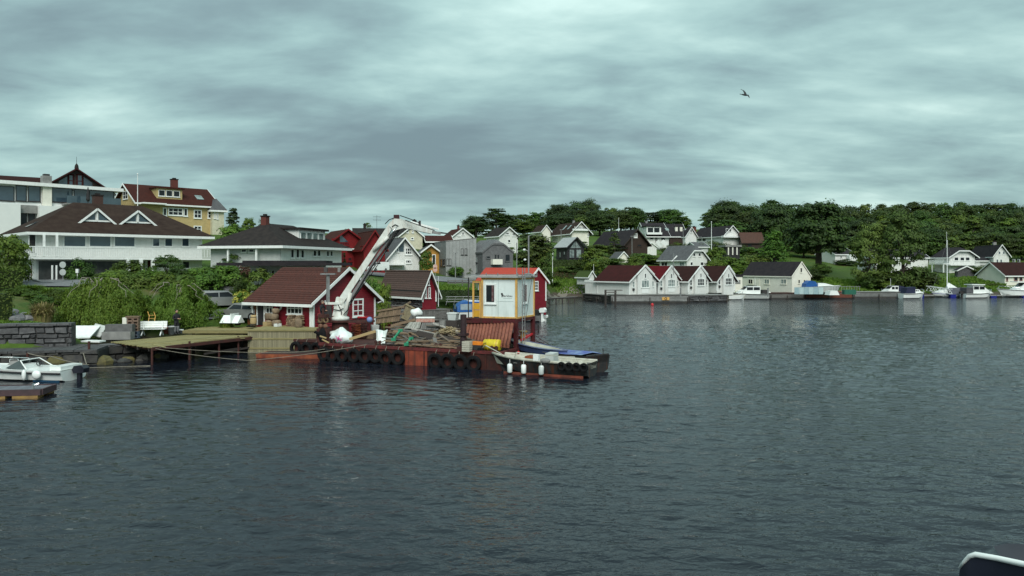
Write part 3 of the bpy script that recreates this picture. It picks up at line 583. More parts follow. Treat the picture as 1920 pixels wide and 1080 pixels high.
TR = [('pine1', 'pine_tree', 'tall dark pine at the left end of the wooded ridge', 893, 215, 52, 402), ('pine0', 'pine_tree', 'dark pine rising behind the white house with charcoal roof', 931, 225, 44, 392),
      ('oak3', 'broadleaf_tree', 'broad very dark tree beside the notch of sky, with rounded top', 1362, 250, 78, 375), ('big', 'broadleaf_tree', 'huge dark spreading tree above the cream boathouse', 1535, 178, 118, 367),
      ('oak3', 'broadleaf_tree', 'dark full tree just left of the huge spreading tree', 1447, 215, 92, 378), ('oak1', 'broadleaf_tree', 'dark green tree behind the brown roofed house', 1405, 235, 70, 392),
      ('fresh', 'leafy_tree', 'bright green pointed tree behind the cream boathouse', 1452, 168, 84, 436), ('silver', 'willow_tree', 'tall silvery willow by the shore, the larger of the two', 1693, 158, 92, 405),
      ('silver', 'willow_tree', 'shorter silvery willow leaning left beside the larger willow', 1630, 160, 66, 424), ('bush1', 'round_bush', 'dark rounded bush at the foot of the large willow', 1722, 157, 66, 505),
      ('ash1', 'leafy_tree', 'large drooping tree behind the grey angular house', 1003, 130, 78, 428), ('hazel', 'leafy_tree', 'small tree under the drooping tree beside the black cabin', 1018, 128, 46, 470),
      ('hazel', 'leafy_tree', 'rounded bright green tree right of the black glazed cabin', 1115, 153, 58, 464), ('spruce', 'fir_tree', 'single conifer with bare trunk before the brown house', 1152, 176, 30, 415),
      ('thin', 'thin_tree', 'thin sparse tree on the skyline above the red houses', 690, 150, 16, 418), ('bush2', 'garden_bush', 'small dark tree on the skyline left of the dark roofed house', 649, 140, 14, 429),
      ('pine1', 'pine_tree', 'tallest clipped dark tree right of the yellow house', 437, 112, 26, 384), ('ash0', 'leafy_tree', 'second rounded tree right of the yellow house', 466, 112, 28, 402), ('ash1', 'leafy_tree', 'third small rounded tree before the red chimney', 495, 112, 24, 403),
      ('hazel', 'leafy_tree', 'mixed green shrubbery below the clipped dark tree', 440, 104, 66, 418), ('hazel', 'leafy_tree', 'leafy shrub below the third rounded tree', 480, 104, 50, 424),
      ('hazel', 'leafy_tree', 'green tree in front of the white gabled house', 800, 108, 30, 468), ('bush1', 'round_bush', 'dark clipped dome bush before the white gabled house', 757, 111, 20, 492),
      ('spruce', 'fir_tree', 'slim dark cypress before the red house corner', 646, 92, 11, 474),
      ('hazel', 'leafy_tree', 'yellow-green bush growing behind the brown tiled boathouse', 700, 78, 50, 520), ('hazel', 'leafy_tree', 'yellow-green bush beside the red boathouse gable', 722, 76, 36, 528)]
for k, nm, lab, px, Y, w, top in TR: plant(k, nm, lab, 'bush' if 'bush' in nm else 'tree', px, Y, w, top)
for px, Y, top, lb in ((1822, 226, 404, 'pale bare-stemmed birch at the wood edge above the clipped gable'), (1888, 228, 408, 'pale stemmed birch right of the low outbuilding'), (1745, 232, 410, 'pale stemmed birch above the larger willow'), (1655, 230, 404, 'pale stemmed birch behind the shorter willow')): plant('birch', 'birch_tree', lb, 'tree', px, Y, 34, top)
BU = [('bush0', 'large rounded bush before the white balcony house', 245, 77, 58, 489), ('conebush', 'tall dense bush rising in front of the red door', 313, 79, 44, 478), ('bush0', 'low bright bush between the two garden bushes', 283, 75, 46, 505),
      ('bush1', 'dark bush under the balcony, left of the white pillars', 150, 76.5, 46, 487), ('bush0', 'wide bush on the slope above the left weeping tree', 215, 73, 60, 505), ('bush2', 'low spreading bush between the weeping tree tops', 262, 72, 54, 512), ('bush0', 'bright bush above the second weeping tree', 305, 72, 50, 510), ('bush2', 'olive bush right of the second weeping tree top', 350, 71, 46, 514), ('bush1', 'dark bush in front of the garden wall', 185, 74, 40, 514), ('bush0', 'rounded bush below the balcony end', 392, 72, 50, 508),
      ('bush1', 'dark bush beside the tall dense bush', 338, 78, 40, 497), ('bush0', 'broad bush at the right end of the balcony', 382, 78, 58, 500),
      ('bush0', 'broad leafy bush above the long hedge', 424, 74, 66, 494), ('rustbush', 'reddish dark bush left of the garage', 465, 74, 50, 493), ('conebush', 'bush on the bank under the grey hip roofed house', 440, 80, 40, 473),
      ('bush0', 'leafy bush at the left end of the long hedge', 368, 72, 40, 520), ('bush2', 'olive bush on the bank behind the weeping trees', 452, 70, 40, 520),
      ('yelbush', 'bright yellow flowering bush by the red boathouse', 455, 64, 34, 543), ('yelbush', 'yellow bush touching the boathouse eave', 470, 63, 28, 549),
      ('hazel', 'large leafy green bush at the left picture edge', 16, 68, 66, 436), ('hazel', 'leafy bush in front of the balcony corner', 32, 72, 46, 452), ('bush0', 'fresh green shrub under the road edge, left', 36, 62, 44, 541), ('bush0', 'fresh green shrub between the boulders and weeping tree', 112, 60.5, 46, 541), ('bush2', 'small rounded shrub above the straw-coloured grass', 78, 58, 40, 553), ('bush1', 'round clipped bush beside the brick post', 84, 79, 22, 509), ('bush0', 'bush left of the brick post', 48, 80, 24, 492),
      ('bush2', 'clipped low bush along the dark garden wall', 180, 81, 36, 510), ('bush0', 'yellowish shrub on the bank above the rock heap', 62, 60, 30, 553), ('bush2', 'shrub below the road edge', 88, 62, 40, 545), ('bush0', 'shrub joining the first weeping tree', 108, 60, 36, 548),
      ('bush0', 'green bush on the bank behind the person', 300, 60, 40, 590), ('bush1', 'dark ivy-like bush at the foot of the second weeping tree', 340, 60, 50, 580),
      ('bush1', 'dark shrub on the lawn before the black cabin', 1070, 156.5, 44, 499), ('bush2', 'shrub on the slope right of the black cabin', 1100, 158, 40, 488), ('bush0', 'fresh green shrub above the first boathouse', 1190, 156, 36, 478),
      ('hazel', 'creamy blossoming shrub right of the grey gambrel house', 1345, 164, 40, 462), ('bush0', 'bright shrub below the blossoming shrub', 1340, 158, 44, 488), ('hazel', 'shrub on the slope above the fourth boathouse', 1380, 160, 54, 482),
      ('bush2', 'tangled shrub beside the dark shed on the slope', 1420, 170, 60, 476), ('hazel', 'tree-like shrub below the white gabled house on the slope', 1310, 200, 42, 456), ('bush1', 'dark shrub before the right white gable', 1340, 204, 50, 453), ('bush1', 'dark shrub at the corner of the brown roofed house', 1390, 200, 46, 460),
      ('bush0', 'bush before the white dormer house stairs', 1185, 190, 40, 468), ('bush1', 'bush between the two hillside houses', 1272, 203, 34, 455), ('bush2', 'bush on the terrace by the stone slope', 1215, 172, 40, 485),
      ('bush1', 'hedge-like bush right of the white gambrel house', 1850, 176, 44, 498), ('bush2', 'garden bush before the far right white house', 1830, 172, 38, 500), ('bush1', 'low shore bush behind the sailing boat', 1822, 158, 22, 530), ('bush2', 'low shore bush left of the motor yacht', 1790, 156, 18, 534), ('bush2', 'low shore bush behind the white motor yacht', 1862, 157, 30, 533),
      ('bush1', 'dark bush at the right edge of the cream boathouse', 1525, 166, 36, 506), ('bush2', 'dark undergrowth below the huge spreading tree', 1540, 176, 36, 494), ('bush1', 'shrubs in front of the hidden white house', 1585, 198, 36, 486),
      ('conebush', 'dense green bush against the white garage wall', 482, 65.5, 44, 503), ('bush0', 'leafy bush at the garage corner', 505, 65.5, 30, 512),
      ('bush1', 'bush at the foot of the shorter willow', 1635, 158, 34, 512), ('bush1', 'dark undergrowth between the two willows', 1660, 158, 60, 505), ('hazel', 'rounded shrub tree left of the dark brown house', 1118, 178, 52, 458), ('hazel', 'fresh shrub tree between the dark brown house and the garden garage', 1200, 170, 46, 474), ('bush0', 'bright shrub left of the gambrel house roof', 1226, 172, 40, 480), ('hazel', 'shrub tree under the beige hill house', 1085, 178, 44, 452),
      ('hazel', 'shrub tree below the charcoal-roofed white house', 950, 150, 40, 462), ('bush1', 'dark shrub under the twin pale chimneys', 1258, 196, 34, 460), ('hazel', 'leafy shrub right of the dark open garden shed', 1405, 182, 50, 462), ('bush2', 'olive shrub in front of the garden garage', 1150, 163, 40, 484), ('bush0', 'green shrub at the left end of the shore lawn', 1035, 150.5, 30, 530),
      ('bush0', 'small bush before the grey concrete house', 855, 114, 26, 500), ('bush2', 'small bush right of the road lamp', 878, 116, 24, 498)]
for k, lab, px, Y, w, top in BU: plant(k, 'garden_bush', lab, 'bush', px, Y, w, top)
weeping('broad weeping tree with bare pale branches, left of the two', 188, 56.6, 178, 524, 624, 5, 2100)
weeping('second weeping tree behind the standing person', 334, 59.6, 138, 530, 614, 9, 1500)
def hed(label, p0, p1, Y0, Y1, dpt, t0, b0, mats, seed, leaf=.14, dens=75): return hedge(label, (kx(p0) * Y0, Y0), (kx(p1) * Y1, Y1), dpt, zat(b0, Y0), zat(t0, Y0), mats, seed, leaf, dens=dens)
hed('rounded clipped hedge at the left edge above the lawn', -30, 38, 64, 66, 2.2, 505, 540, [LF_olive, LF_mid], 1)
hed('square dark hedge with yellow-green top by the rock heap', -20, 19, 51, 52, 1.6, 549, 600, [LF_olive, LF_dark], 2, .11, 100)
hed('long clipped hedge above the parked cars', 405, 492, 75, 73, 1.4, 529, 552, [LF_mid, LF_fresh], 3)
hed('short clipped hedge behind the second weeping tree', 352, 396, 76, 76, 1.4, 529, 552, [LF_mid, LF_mid], 4)
hed('dark low hedge along the lawn behind the barge', 815, 900, 92, 93, 1.0, 545, 556, [LF_dark, LF_deep], 6, .16)
hed('dark garden hedge above the lawn by the shore', 1035, 1112, 155.5, 154.5, 1.5, 511, 523, [LF_dark, LF_rust], 7, .22, 30)
hed('green hedge terrace below the black glazed cabin', 1035, 1100, 159.5, 159, 1.6, 488, 502, [LF_mid, LF_dark], 8, .22, 30)
tuft('ornamental_grass', 'straw-coloured mound of ornamental grass on the bank', 'grass clump', 80, 53, 54, 566, LF_straw, 1, 1300)
tuft('flowering_plants', 'bed of tall green stalks below the road', 'plants', 58, 64, 62, 533, LF_grass, 2, 900)
tuft('flowering_plants', 'leafy green stalks right of the road bend', 'plants', 92, 62, 44, 538, LF_grass, 3, 700)
tuft('ornamental_grass', 'green grass mound beside the straw-coloured clump', 'grass clump', 55, 53, 30, 585, LF_grass, 4, 600)
tuft('ornamental_grass', 'grass at the foot of the white garden table', 'grass clump', 425, 58.5, 36, 597, LF_grass, 6, 600)
# shore grass that nobody could count
g_ = np.random.default_rng(12); pts = []
for (pa, pb, Ya, Yb, n) in ((820, 1000, 93, 101, 2600), (1000, 1095, 149, 160, 1500), (1515, 1760, 151, 170, 3600), (1760, 1885, 152, 168, 2200), (0, 115, 49.8, 53, 1300), (1320, 1500, 158, 185, 1600)):
 Yv = g_.uniform(Ya, Yb, n); pv = g_.uniform(pa, pb, n); pts.append(np.stack([(pv - 960) / F * Yv, Yv], 1))
pts = np.concatenate(pts); hz_ = height(pts[:, 0], pts[:, 1]); ok = hz_ > .5; pts = pts[ok]; hz_ = hz_[ok]; n = len(pts); an = g_.uniform(0, 3.14, n); s = pts[:, 1] / 400
o = np.stack([np.cos(an), np.sin(an), 0 * an], 1) * s[:, None]; h = g_.uniform(.5, 1.3, n) * s * 1.1; c3 = np.concatenate([pts, (hz_ + .05)[:, None]], 1); up = np.stack([g_.normal(0, .1, n), g_.normal(0, .1, n), h], 1)
co = np.stack([c3 - o * .6, c3 + o * .6, c3 + up + o * .2, c3 + up - o * .4], 1).reshape(-1, 3)
me = raw_mesh('grass', co, np.arange(n * 4), 4); me.materials.append(LF_grass); tag(put('grass', me), 'tufts of grass on the lawns along the shore', 'grass', kind='stuff')
# ------------------------------------------------------------------ houses
def slab(mb, poly, th):
 """a roof plane: polygon given counter-clockwise from above, th thick downwards"""
 p = [Vector(q) for q in poly]; n = (p[1] - p[0]).cross(p[2] - p[0]).normalized(); n = -n if n.z < 0 else n; k = len(p)
 return mb.add([q for q in p] + [q - n * th for q in p], [tuple(range(k)), tuple(range(2 * k - 1, k - 1, -1))] + [(j, i, k + i, k + j) for i, j in [(i, (i + 1) % k) for i in range(k)]])
class House:
 def __init__(s, name, label, pxa, pxb, Y, deg, pxc, side, base, eave, apex, wall, roof, trimm=trim, cat='house', kind='gable', ov=.35, gov=.3, group=None, clip=0, drop=2.5, courses=0, thick=.16, depth=None, barge=True, eavetrim=True, wallobj=True):
  a = R(deg); c, sn = math.cos(a), math.sin(a); sx = pxa if side == 'L' else pxb; X0 = kx(sx) * Y
  w = abs(run(X0, Y, c, sn, pxb if side == 'L' else pxa)); d = depth or abs(run(X0, Y, -sn, c, pxc))
  ox, oy = (X0, Y) if side == 'L' else (X0 - c * w, Y - sn * w)
  s.zb = zat(base, Y); s.he = zat(eave, Y) - s.zb; s.w, s.d = w, d; s.c, s.s = c, sn; s.o = Vector((ox, oy, s.zb)); s.roofm = roof; s.wallm = wall; s.trimm = trimm
  am = 0.5 * w if side == 'L' else -.5 * w; Ya = Y + (sn * am if side == 'L' else -sn * .5 * w)
  if kind == 'hip': Ya = Y + (c * d * .5 + (sn * w / 2 if side == 'L' else -sn * w / 2))
  if kind == 'gablex': Ya = Y + c * d * .5
  s.hr = zat(apex, Ya) - s.zb; s.kind = kind
  s.t = thing(name, label, cat, s.o, a, group)
  w, d, he, hr = s.w, s.d, s.he, s.hr; sl = (hr - he)
  mb = MB()
  if kind == 'gable':
   if clip:
    f = 1 - clip; xl = w / 2 * f; zt = he + sl * f; poly = [(0, -drop), (w, -drop), (w, he), (w - xl, zt), (xl, zt), (0, he)]
   else: poly = [(0, -drop), (w, -drop), (w, he), (w / 2, hr), (0, he)]
   mb.prism(poly, 'y', 0, d)
  elif kind == 'gablex': mb.prism([(0, -drop), (d, -drop), (d, he), (d / 2, hr), (0, he)], 'x', 0, w)
  elif kind == 'shed': mb.prism([(0, -drop), (w, -drop), (w, hr), (0, he)], 'y', 0, d)
  else: mb.box(0, w, 0, d, -drop, he)
  s.wall = mb.build('wall', wall, s.t)
  rb = MB(); up = .05
  if kind == 'gable':
   g = sl / (w / 2); e = ov; y0, y1 = -gov, d + gov
   L0 = (-e, he - g * e + up); M0 = (w / 2, hr + up); R0 = (w + e, he - g * e + up)
   if clip:
    cy = y0 + clip * w / 2 * .9; xl = w / 2 * (1 - clip); zt = he + sl * (1 - clip) + up
    slab(rb, [(L0[0], y0, L0[1]), (xl, y0, zt), (M0[0], cy, M0[1]), (M0[0], y1, M0[1]), (L0[0], y1, L0[1])][::-1], thick)
    slab(rb, [(R0[0], y0, R0[1]), (R0[0], y1, R0[1]), (M0[0], y1, M0[1]), (M0[0], cy, M0[1]), (w - xl, y0, zt)][::-1], thick)
    slab(rb, [(xl, y0, zt), (w - xl, y0, zt), (M0[0], cy, M0[1])], thick)
   else:
    slab(rb, [(L0[0], y0, L0[1]), (M0[0], y0, M0[1]), (M0[0], y1, M0[1]), (L0[0], y1, L0[1])], thick)
    slab(rb, [(M0[0], y0, M0[1]), (R0[0], y0, R0[1]), (R0[0], y1, R0[1]), (M0[0], y1, M0[1])], thick)
   s.roof = rb.build('roof', roof, s.t)
   if courses:                          # overlapping rows of tiles, one piece each, on both slopes
    for sgn, A in ((1, L0), (-1, R0)):
     for i in range(courses):
      f0, f1 = i / courses, (i + 1.12) / courses
      xa, za = A[0] + (M0[0] - A[0]) * f0, A[1] + (M0[1] - A[1]) * f0; xb, zb = A[0] + (M0[0] - A[0]) * min(1, f1), A[1] + (M0[1] - A[1]) * min(1, f1)
      m = MB(); j0, j1 = y0 + .12, y1 - .12; n = max(4, int((j1 - j0) / .3)); vs = []
      for q in range(n * 2 + 1):
       yy = j0 + (j1 - j0) * q / (2 * n); bmp = .02 if q % 2 else 0
       vs += [(xa, yy, za + .075 + bmp), (xb, yy, zb + .012 + bmp), (xa, yy, za + .005)]
      m.add(vs, [f for q in range(2 * n) for f in ((q * 3, q * 3 + 3, q * 3 + 4, q * 3 + 1), (q * 3 + 2, q * 3 + 5, q * 3 + 3, q * 3))])
      m.build('tile_course', tile if roof is tile else roof, s.roof)
   if barge:
    tb = MB(); yb = y0 - .03; hgt = .2
    pts = [(L0[0], L0[1]), (M0[0], M0[1]), (R0[0], R0[1])] if not clip else [(L0[0], L0[1]), (xl, zt), (w - xl, zt), (R0[0], R0[1])]
    for (xa, za), (xb, zb) in zip(pts, pts[1:]):
     tb.add([(xa, yb, za - hgt), (xb, yb, zb - hgt), (xb, yb, zb + .06), (xa, yb, za + .06), (xa, yb + .06, za - hgt), (xb, yb + .06, zb - hgt), (xb, yb + .06, zb + .06), (xa, yb + .06, za + .06)],
                           [(0, 1, 2, 3), (7, 6, 5, 4), (3, 2, 6, 7), (1, 0, 4, 5), (0, 3, 7, 4), (2, 1, 5, 6)])
    tb.build('bargeboard', trimm, s.t)
   if eavetrim:
    tb = MB(); tb.box(L0[0] - .05, L0[0] + .03, y0, y1, L0[1] - .22, L0[1] - .01); tb.build('fascia', trimm, s.t)
    tb = MB(); tb.box(R0[0] - .03, R0[0] + .05, y0, y1, R0[1] - .22, R0[1] - .01); tb.build('fascia', trimm, s.t)
  elif kind == 'gablex':
   g = sl / (d / 2); e = ov; L0 = (-e, he - g * e + up); M0 = (d / 2, hr + up); R0 = (d + e, he - g * e + up); x0, x1 = -gov, w + gov
   slab(rb, [(x0, L0[0], L0[1]), (x1, L0[0], L0[1]), (x1, M0[0], M0[1]), (x0, M0[0], M0[1])], thick)
   slab(rb, [(x0, M0[0], M0[1]), (x1, M0[0], M0[1]), (x1, R0[0], R0[1]), (x0, R0[0], R0[1])], thick)
   s.roof = rb.build('roof', roof, s.t)
   tb = MB(); tb.box(x0, x1, L0[0] - .05, L0[0] + .03, L0[1] - .24, L0[1] - .01); tb.build('fascia', trimm, s.t)
   for xx in (x0 - .03, x1 - .03):
    tb = MB()
    for A, B in ((L0, M0), (M0, R0)):
     tb.add([(xx, A[0], A[1] - .2), (xx, B[0], B[1] - .2), (xx, B[0], B[1] + .06), (xx, A[0], A[1] + .06), (xx + .06, A[0], A[1] - .2), (xx + .06, B[0], B[1] - .2), (xx + .06, B[0], B[1] + .06), (xx + .06, A[0], A[1] + .06)],
                           [(0, 1, 2, 3), (7, 6, 5, 4), (3, 2, 6, 7), (1, 0, 4, 5), (0, 3, 7, 4), (2, 1, 5, 6)])
    tb.build('bargeboard', trimm, s.t)
  elif kind == 'hip':
   e = ov; x0, x1, y0, y1 = -e, w + e, -e, d + e; zz = he + .05
   if w >= d: m = (y1 - y0) / 2; r0, r1 = (x0 + m * .9, (y0 + y1) / 2), (x1 - m * .9, (y0 + y1) / 2)
   else: m = (x1 - x0) / 2; r0, r1 = ((x0 + x1) / 2, y0 + m * .9), ((x0 + x1) / 2, y1 - m * .9)
   A, B, C, D = (x0, y0, zz), (x1, y0, zz), (x1, y1, zz), (x0, y1, zz); U, V = (*r0, hr), (*r1, hr)
   for pl in ([(A, B, V, U), (B, C, V), (C, D, U, V), (D, A, U)] if w >= d else [(A, B, U), (B, C, V, U), (C, D, V), (D, A, U, V)]): slab(rb, pl, thick)
   s.roof = rb.build('roof', roof, s.t)
   tb = MB(); f0 = .3
   tb.box(x0 - .04, x1 + .04, y0 - .04, y0 + .04, zz - f0, zz - .03); tb.box(x1 - .04, x1 + .04, y0 + .041, y1 + .04, zz - f0, zz - .03); tb.box(x0 - .04, x0 + .04, y0 + .041, y1 + .04, zz - f0, zz - .03)
   tb.box(x0 + .04, x1 - .04, y0 + .04, y1, zz - .3, zz - .26); tb.build('eave_board', trimm, s.t)
  elif kind == 'flat':
   rb.box(-ov, w + ov, -ov, d + ov, he, he + .45); s.roof = rb.build('roof', roof, s.t)
  elif kind == 'shed':
   slab(rb, [(-ov, -gov, he - ov * sl / w + .05), (w + ov, -gov, hr + ov * sl / w + .05), (w + ov, d + gov, hr + ov * sl / w + .05), (-ov, d + gov, he - ov * sl / w + .05)], thick); s.roof = rb.build('roof', roof, s.t)
 def fp(s, face, u, o, z):                   # house-local point on a face; o metres proud of it
  if face == 'F': return (u, -o, z)
  if face == 'R': return (s.w + o, u, z)
  return (-o, s.d - u if face == 'B' else u, z)
 def uz(s, face, px, py):                    # which point of the face shows at photo pixel (px, py)
  c, sn = s.c, s.s; o = s.o
  if face == 'F': ax, ay, dx, dy = o.x, o.y, c, sn
  elif face == 'R': ax, ay, dx, dy = o.x + c * s.w, o.y + sn * s.w, -sn, c
  else: ax, ay, dx, dy = o.x, o.y, -sn, c
  u = run(ax, ay, dx, dy, px); Y = ay + dy * u; return u, zat(py, Y) - s.zb
 def fbox(s, mb, face, u0, u1, o0, o1, z0, z1):
  p = [s.fp(face, u, o, z) for u in (u0, u1) for o in (o0, o1) for z in (z0, z1)]
  xs_, ys_, zs_ = zip(*p); return mb.box(min(xs_), max(xs_), min(ys_), max(ys_), min(zs_), max(zs_))
 def win(s, face, x0, y0, x1, y1, nx=1, ny=1, gm=None, fr=.09, tm=None, name='window', off=0.0):
  ua, za = s.uz(face, x0, y0); ub, zb = s.uz(face, x1, y1); u0, u1 = min(ua, ub), max(ua, ub); z0, z1 = min(za, zb), max(za, zb)
  return s.winuz(face, u0, u1, z0, z1, nx, ny, gm, fr, tm, name, off)
 def winuz(s, face, u0, u1, z0, z1, nx=1, ny=1, gm=None, fr=.09, tm=None, name='window', off=0.0):
  m = MB(); o1 = off + .07
  s.fbox(m, face, u0, u1, off, o1, z0, z0 + fr); s.fbox(m, face, u0, u1, off, o1, z1 - fr, z1)
  s.fbox(m, face, u0, u0 + fr, off, o1, z0 + fr, z1 - fr); s.fbox(m, face, u1 - fr, u1, off, o1, z0 + fr, z1 - fr)
  b = fr * .28
  for i in range(1, nx): uu = u0 + (u1 - u0) * i / nx; s.fbox(m, face, uu - b, uu + b, off, o1 - .012, z0 + fr, z1 - fr)
  for i in range(1, ny): zz = z0 + (z1 - z0) * i / ny; s.fbox(m, face, u0 + fr, u1 - fr, off, o1 - .018, zz - b, zz + b)
  f = m.build(name, tm or s.trimm, s.t)
  q = MB(); s.fbox(q, face, u0 + fr, u1 - fr, off + .001, off + .025, z0 + fr, z1 - fr); q.build('pane', gm or glass, f)
  sl = MB(); s.fbox(sl, face, u0 - .05, u1 + .05, off, o1 + .06, z0 - .07, z0 - .001); sl.build('sill', tm or s.trimm, f)
  return f
 def door(s, face, x0, y0, x1, y1, mat, name='door', fr=.08):
  ua, za = s.uz(face, x0, y0); ub, zb = s.uz(face, x1, y1); u0, u1 = min(ua, ub), max(ua, ub); z0, z1 = min(za, zb), max(za, zb)
  m = MB(); s.fbox(m, face, u0, u1, 0, .05, z0, z1); s.fbox(m, face, u0 + (u1 - u0) * .2, u1 - (u1 - u0) * .2, .05, .062, z0 + (z1 - z0) * .12, z1 - (z1 - z0) * .1); d = m.build(name, mat, s.t)
  q = MB(); s.fbox(q, face, u0 - fr, u0, 0, .07, z0, z1 + fr); s.fbox(q, face, u1, u1 + fr, 0, .07, z0, z1 + fr); s.fbox(q, face, u0, u1, 0, .07, z1, z1 + fr); q.build('door_frame', s.trimm, d)
  k = MB(); a = s.fp(face, u0 + (u1 - u0) * .85, .09, z0 + (z1 - z0) * .47); k.ell(a, (.04, .04, .04), 6, 4); k.build('handle', steeld, d); return d
 def corner(s, mat=None, wd=.12):
  for i, (x, y) in enumerate(((0, 0), (s.w, 0), (0, s.d), (s.w, s.d))):
   m = MB(); m.box(x - .03 if x == 0 else x - wd, x + wd if x == 0 else x + .03, y - .03 if y == 0 else y - wd, y + wd if y == 0 else y + .03, -.3, s.he - .05); m.build('corner_board', mat or s.trimm, s.t)
 def chimney(s, u, v, z0, h, w=.7, mat=None):
  m = MB(); m.box(u - w / 2, u + w / 2, v - w / 2, v + w / 2, z0, z0 + h); c = m.build('chimney', mat or brick, s.t)
  m = MB(); m.box(u - w / 2 - .07, u + w / 2 + .07, v - w / 2 - .07, v + w / 2 + .07, z0 + h, z0 + h + .12); m.box(u - w / 4, u + w / 4, v - w / 4, v + w / 4, z0 + h + .12, z0 + h + .3); m.build('chimney_cap', slate, c)
 def dormer(s, face, u0, u1, out0, z0, z1, back, roofm=None, wallm=None, wins=1, top='gable', gm=None):
  """a dormer standing out of the slope: front at out0 metres inside the face"""
  m = MB(); g = s.fp
  def P3(u, o, z): return g(face, u, o, z)
  um = (u0 + u1) / 2; zt = z1
  if top == 'gable':
   A = [P3(u0, -out0, z0), P3(u1, -out0, z0), P3(um, -out0, zt)]; B = [P3(u0, -out0 - back, z0), P3(u1, -out0 - back, z0), P3(um, -out0 - back, zt)]
   m.add(A + B, [(0, 1, 2), (3, 5, 4), (1, 0, 3, 4), (2, 1, 4, 5), (0, 2, 5, 3)]); d = m.build('dormer', wallm or s.wallm, s.t)
   r = MB(); k = .35; sl = (zt - z0) / (um - u0)
   for ua, ub in ((u0 - k, um), (um, u1 + k)):
    za = z0 - k * sl + .06 if ua < um - .01 else zt + .06; zb = zt + .06 if ub <= um + .01 else z0 - k * sl + .06
    slab(r, [P3(ua, -out0 + .25, za), P3(ub, -out0 + .25, zb), P3(ub, -out0 - back, zb), P3(ua, -out0 - back, za)], .12)
   r.build('dormer_roof', roofm or s.roofm, d)
   b = MB()
   for ua, ub, za, zb in ((u0 - k, um, z0 - k * sl, zt), (um, u1 + k, zt, z0 - k * sl)):
    b.bar(P3(ua, -out0 + .28, za), P3(ub, -out0 + .28, zb), .06, .2)
   b.bar(P3(u0, -out0 + .1, z0 + .08), P3(u1, -out0 + .1, z0 + .08), .06, .16); b.bar(P3(um, -out0 + .1, z0), P3(um, -out0 + .1, zt - .2), .06, .16); b.build('dormer_trim', s.trimm, d)
   q = MB()
   for sg in (-1, 1):
    h2 = (zt - z0)
    pts = [P3(um + sg * .18, -out0 + .04, z0 + .2), P3(um + sg * (um - u0) * .78, -out0 + .04, z0 + .2), P3(um + sg * .18, -out0 + .04, z0 + h2 * .8)]
    q.add(pts, [(0, 1, 2) if sg > 0 else (2, 1, 0)])
   q.build('pane', gm or glass2, d)
  else:
   pa, pb = P3(u0, -out0, z0), P3(u1, -out0 - back, zt)
   m.box(min(pa[0], pb[0]), max(pa[0], pb[0]), min(pa[1], pb[1]), max(pa[1], pb[1]), z0, zt); d = m.build('dormer', wallm or s.wallm, s.t)
   r = MB(); pa, pb = P3(u0 - .3, -out0 + .35, zt), P3(u1 + .3, -out0 - back, zt); r.box(min(pa[0], pb[0]), max(pa[0], pb[0]), min(pa[1], pb[1]), max(pa[1], pb[1]), zt + .001, zt + .22); r.build('dormer_roof', roofm or s.roofm, d)
   for i in range(wins):
    a = u0 + .25 + (u1 - u0 - .5) * i / wins; b = u0 + .25 + (u1 - u0 - .5) * (i + 1) / wins - .12
    s.winuz(face, a, b, z0 + .35, zt - .25, 1, 1, gm, .07, off=-out0)
  return d
 def rail(s, face, u0, u1, o, z0, z1, n, bw=.05, mat=None, floor=.0):
  """a balcony: floor, top rail, bottom rail and single balusters"""
  mat = mat or s.trimm; m = MB(); s.fbox(m, face, u0, u1, floor, o + .06, z0 - .22, z0 - .02); b = m.build('balcony', mat, s.t)
  m = MB(); s.fbox(m, face, u0, u1, o - .03, o + .05, z1 - .09, z1); s.fbox(m, face, u0, u1, o - .02, o + .04, z0 + .05, z0 + .12); m.build('railing', mat, b)
  me = None
  for i in range(n):
   uu = u0 + (u1 - u0) * (i + .5) / n; p = s.fp(face, uu, o + .01, z0 + .121)
   if me is None:
    q = MB(); q.box(-bw, bw, -.015, .015, 0, z1 - z0 - .22) if face == 'F' else q.box(-.015, .015, -bw, bw, 0, z1 - z0 - .22); me = q.mesh('baluster', mat)
   put('baluster', me, b, p)
  return b
# --- the hillside houses, left to right
# white villa with the long balcony
h = House('balcony_house', 'white two-storey villa with long balcony and two triangular glass dormers', 68, 379, 76, 45, 20, 'L', 512, 436, 383, white, rbrown, kind='hip', ov=1.0)
# the walls stand back under the deep eaves, so the eave rectangle is the corner line given above
for (x0, x1) in ((118, 162), (166, 209), (213, 254)): h.win('F', x0, 441, x1, 464, 1, 1, glass2, .12)
for (x0, x1) in ((285, 300), (308, 324), (340, 355)): h.win('F', x0, 446, x1, 463, 1, 1, glass2, .1)
h.door('F', 55, 440, 66, 475, blackw, 'balcony_door')
zf = zat(482, 76) - h.zb; zr = zat(462, 76) - h.zb
h.rail('F', -1.0, h.w + 1.4, 1.25, zf, zr, 110)
h.rail('L', -1.2, 3.5, 1.0, zf, zr, 26)
for px in (77, 101, 232, 256, 278):
 u, _ = h.uz('F', px, 470); m = MB()
 if px < 110: m.box(u - .1, u + .1, -1.2, -1.0, zf, h.he - .2)
 else: m.box(u - .16, u + .16, -1.5, -1.2, -2.4, zf - .23)
 m.build('pillar', trim, h.t)
m = MB(); h.fbox(m, 'F', .2, h.w * .62, .01, .04, -1.5, zf - .4); m.build('recess_shade_panel', M('recess_shade', (.09, .095, .092), (.03, .033, .033), .7, .3), h.t)  # flat dark panel; its colour stands in for the shaded recess below the balcony
h.door('F', 276, 488, 292, 516, rred); h.win('F', 341, 489, 356, 504, 1, 1, glass, .1)
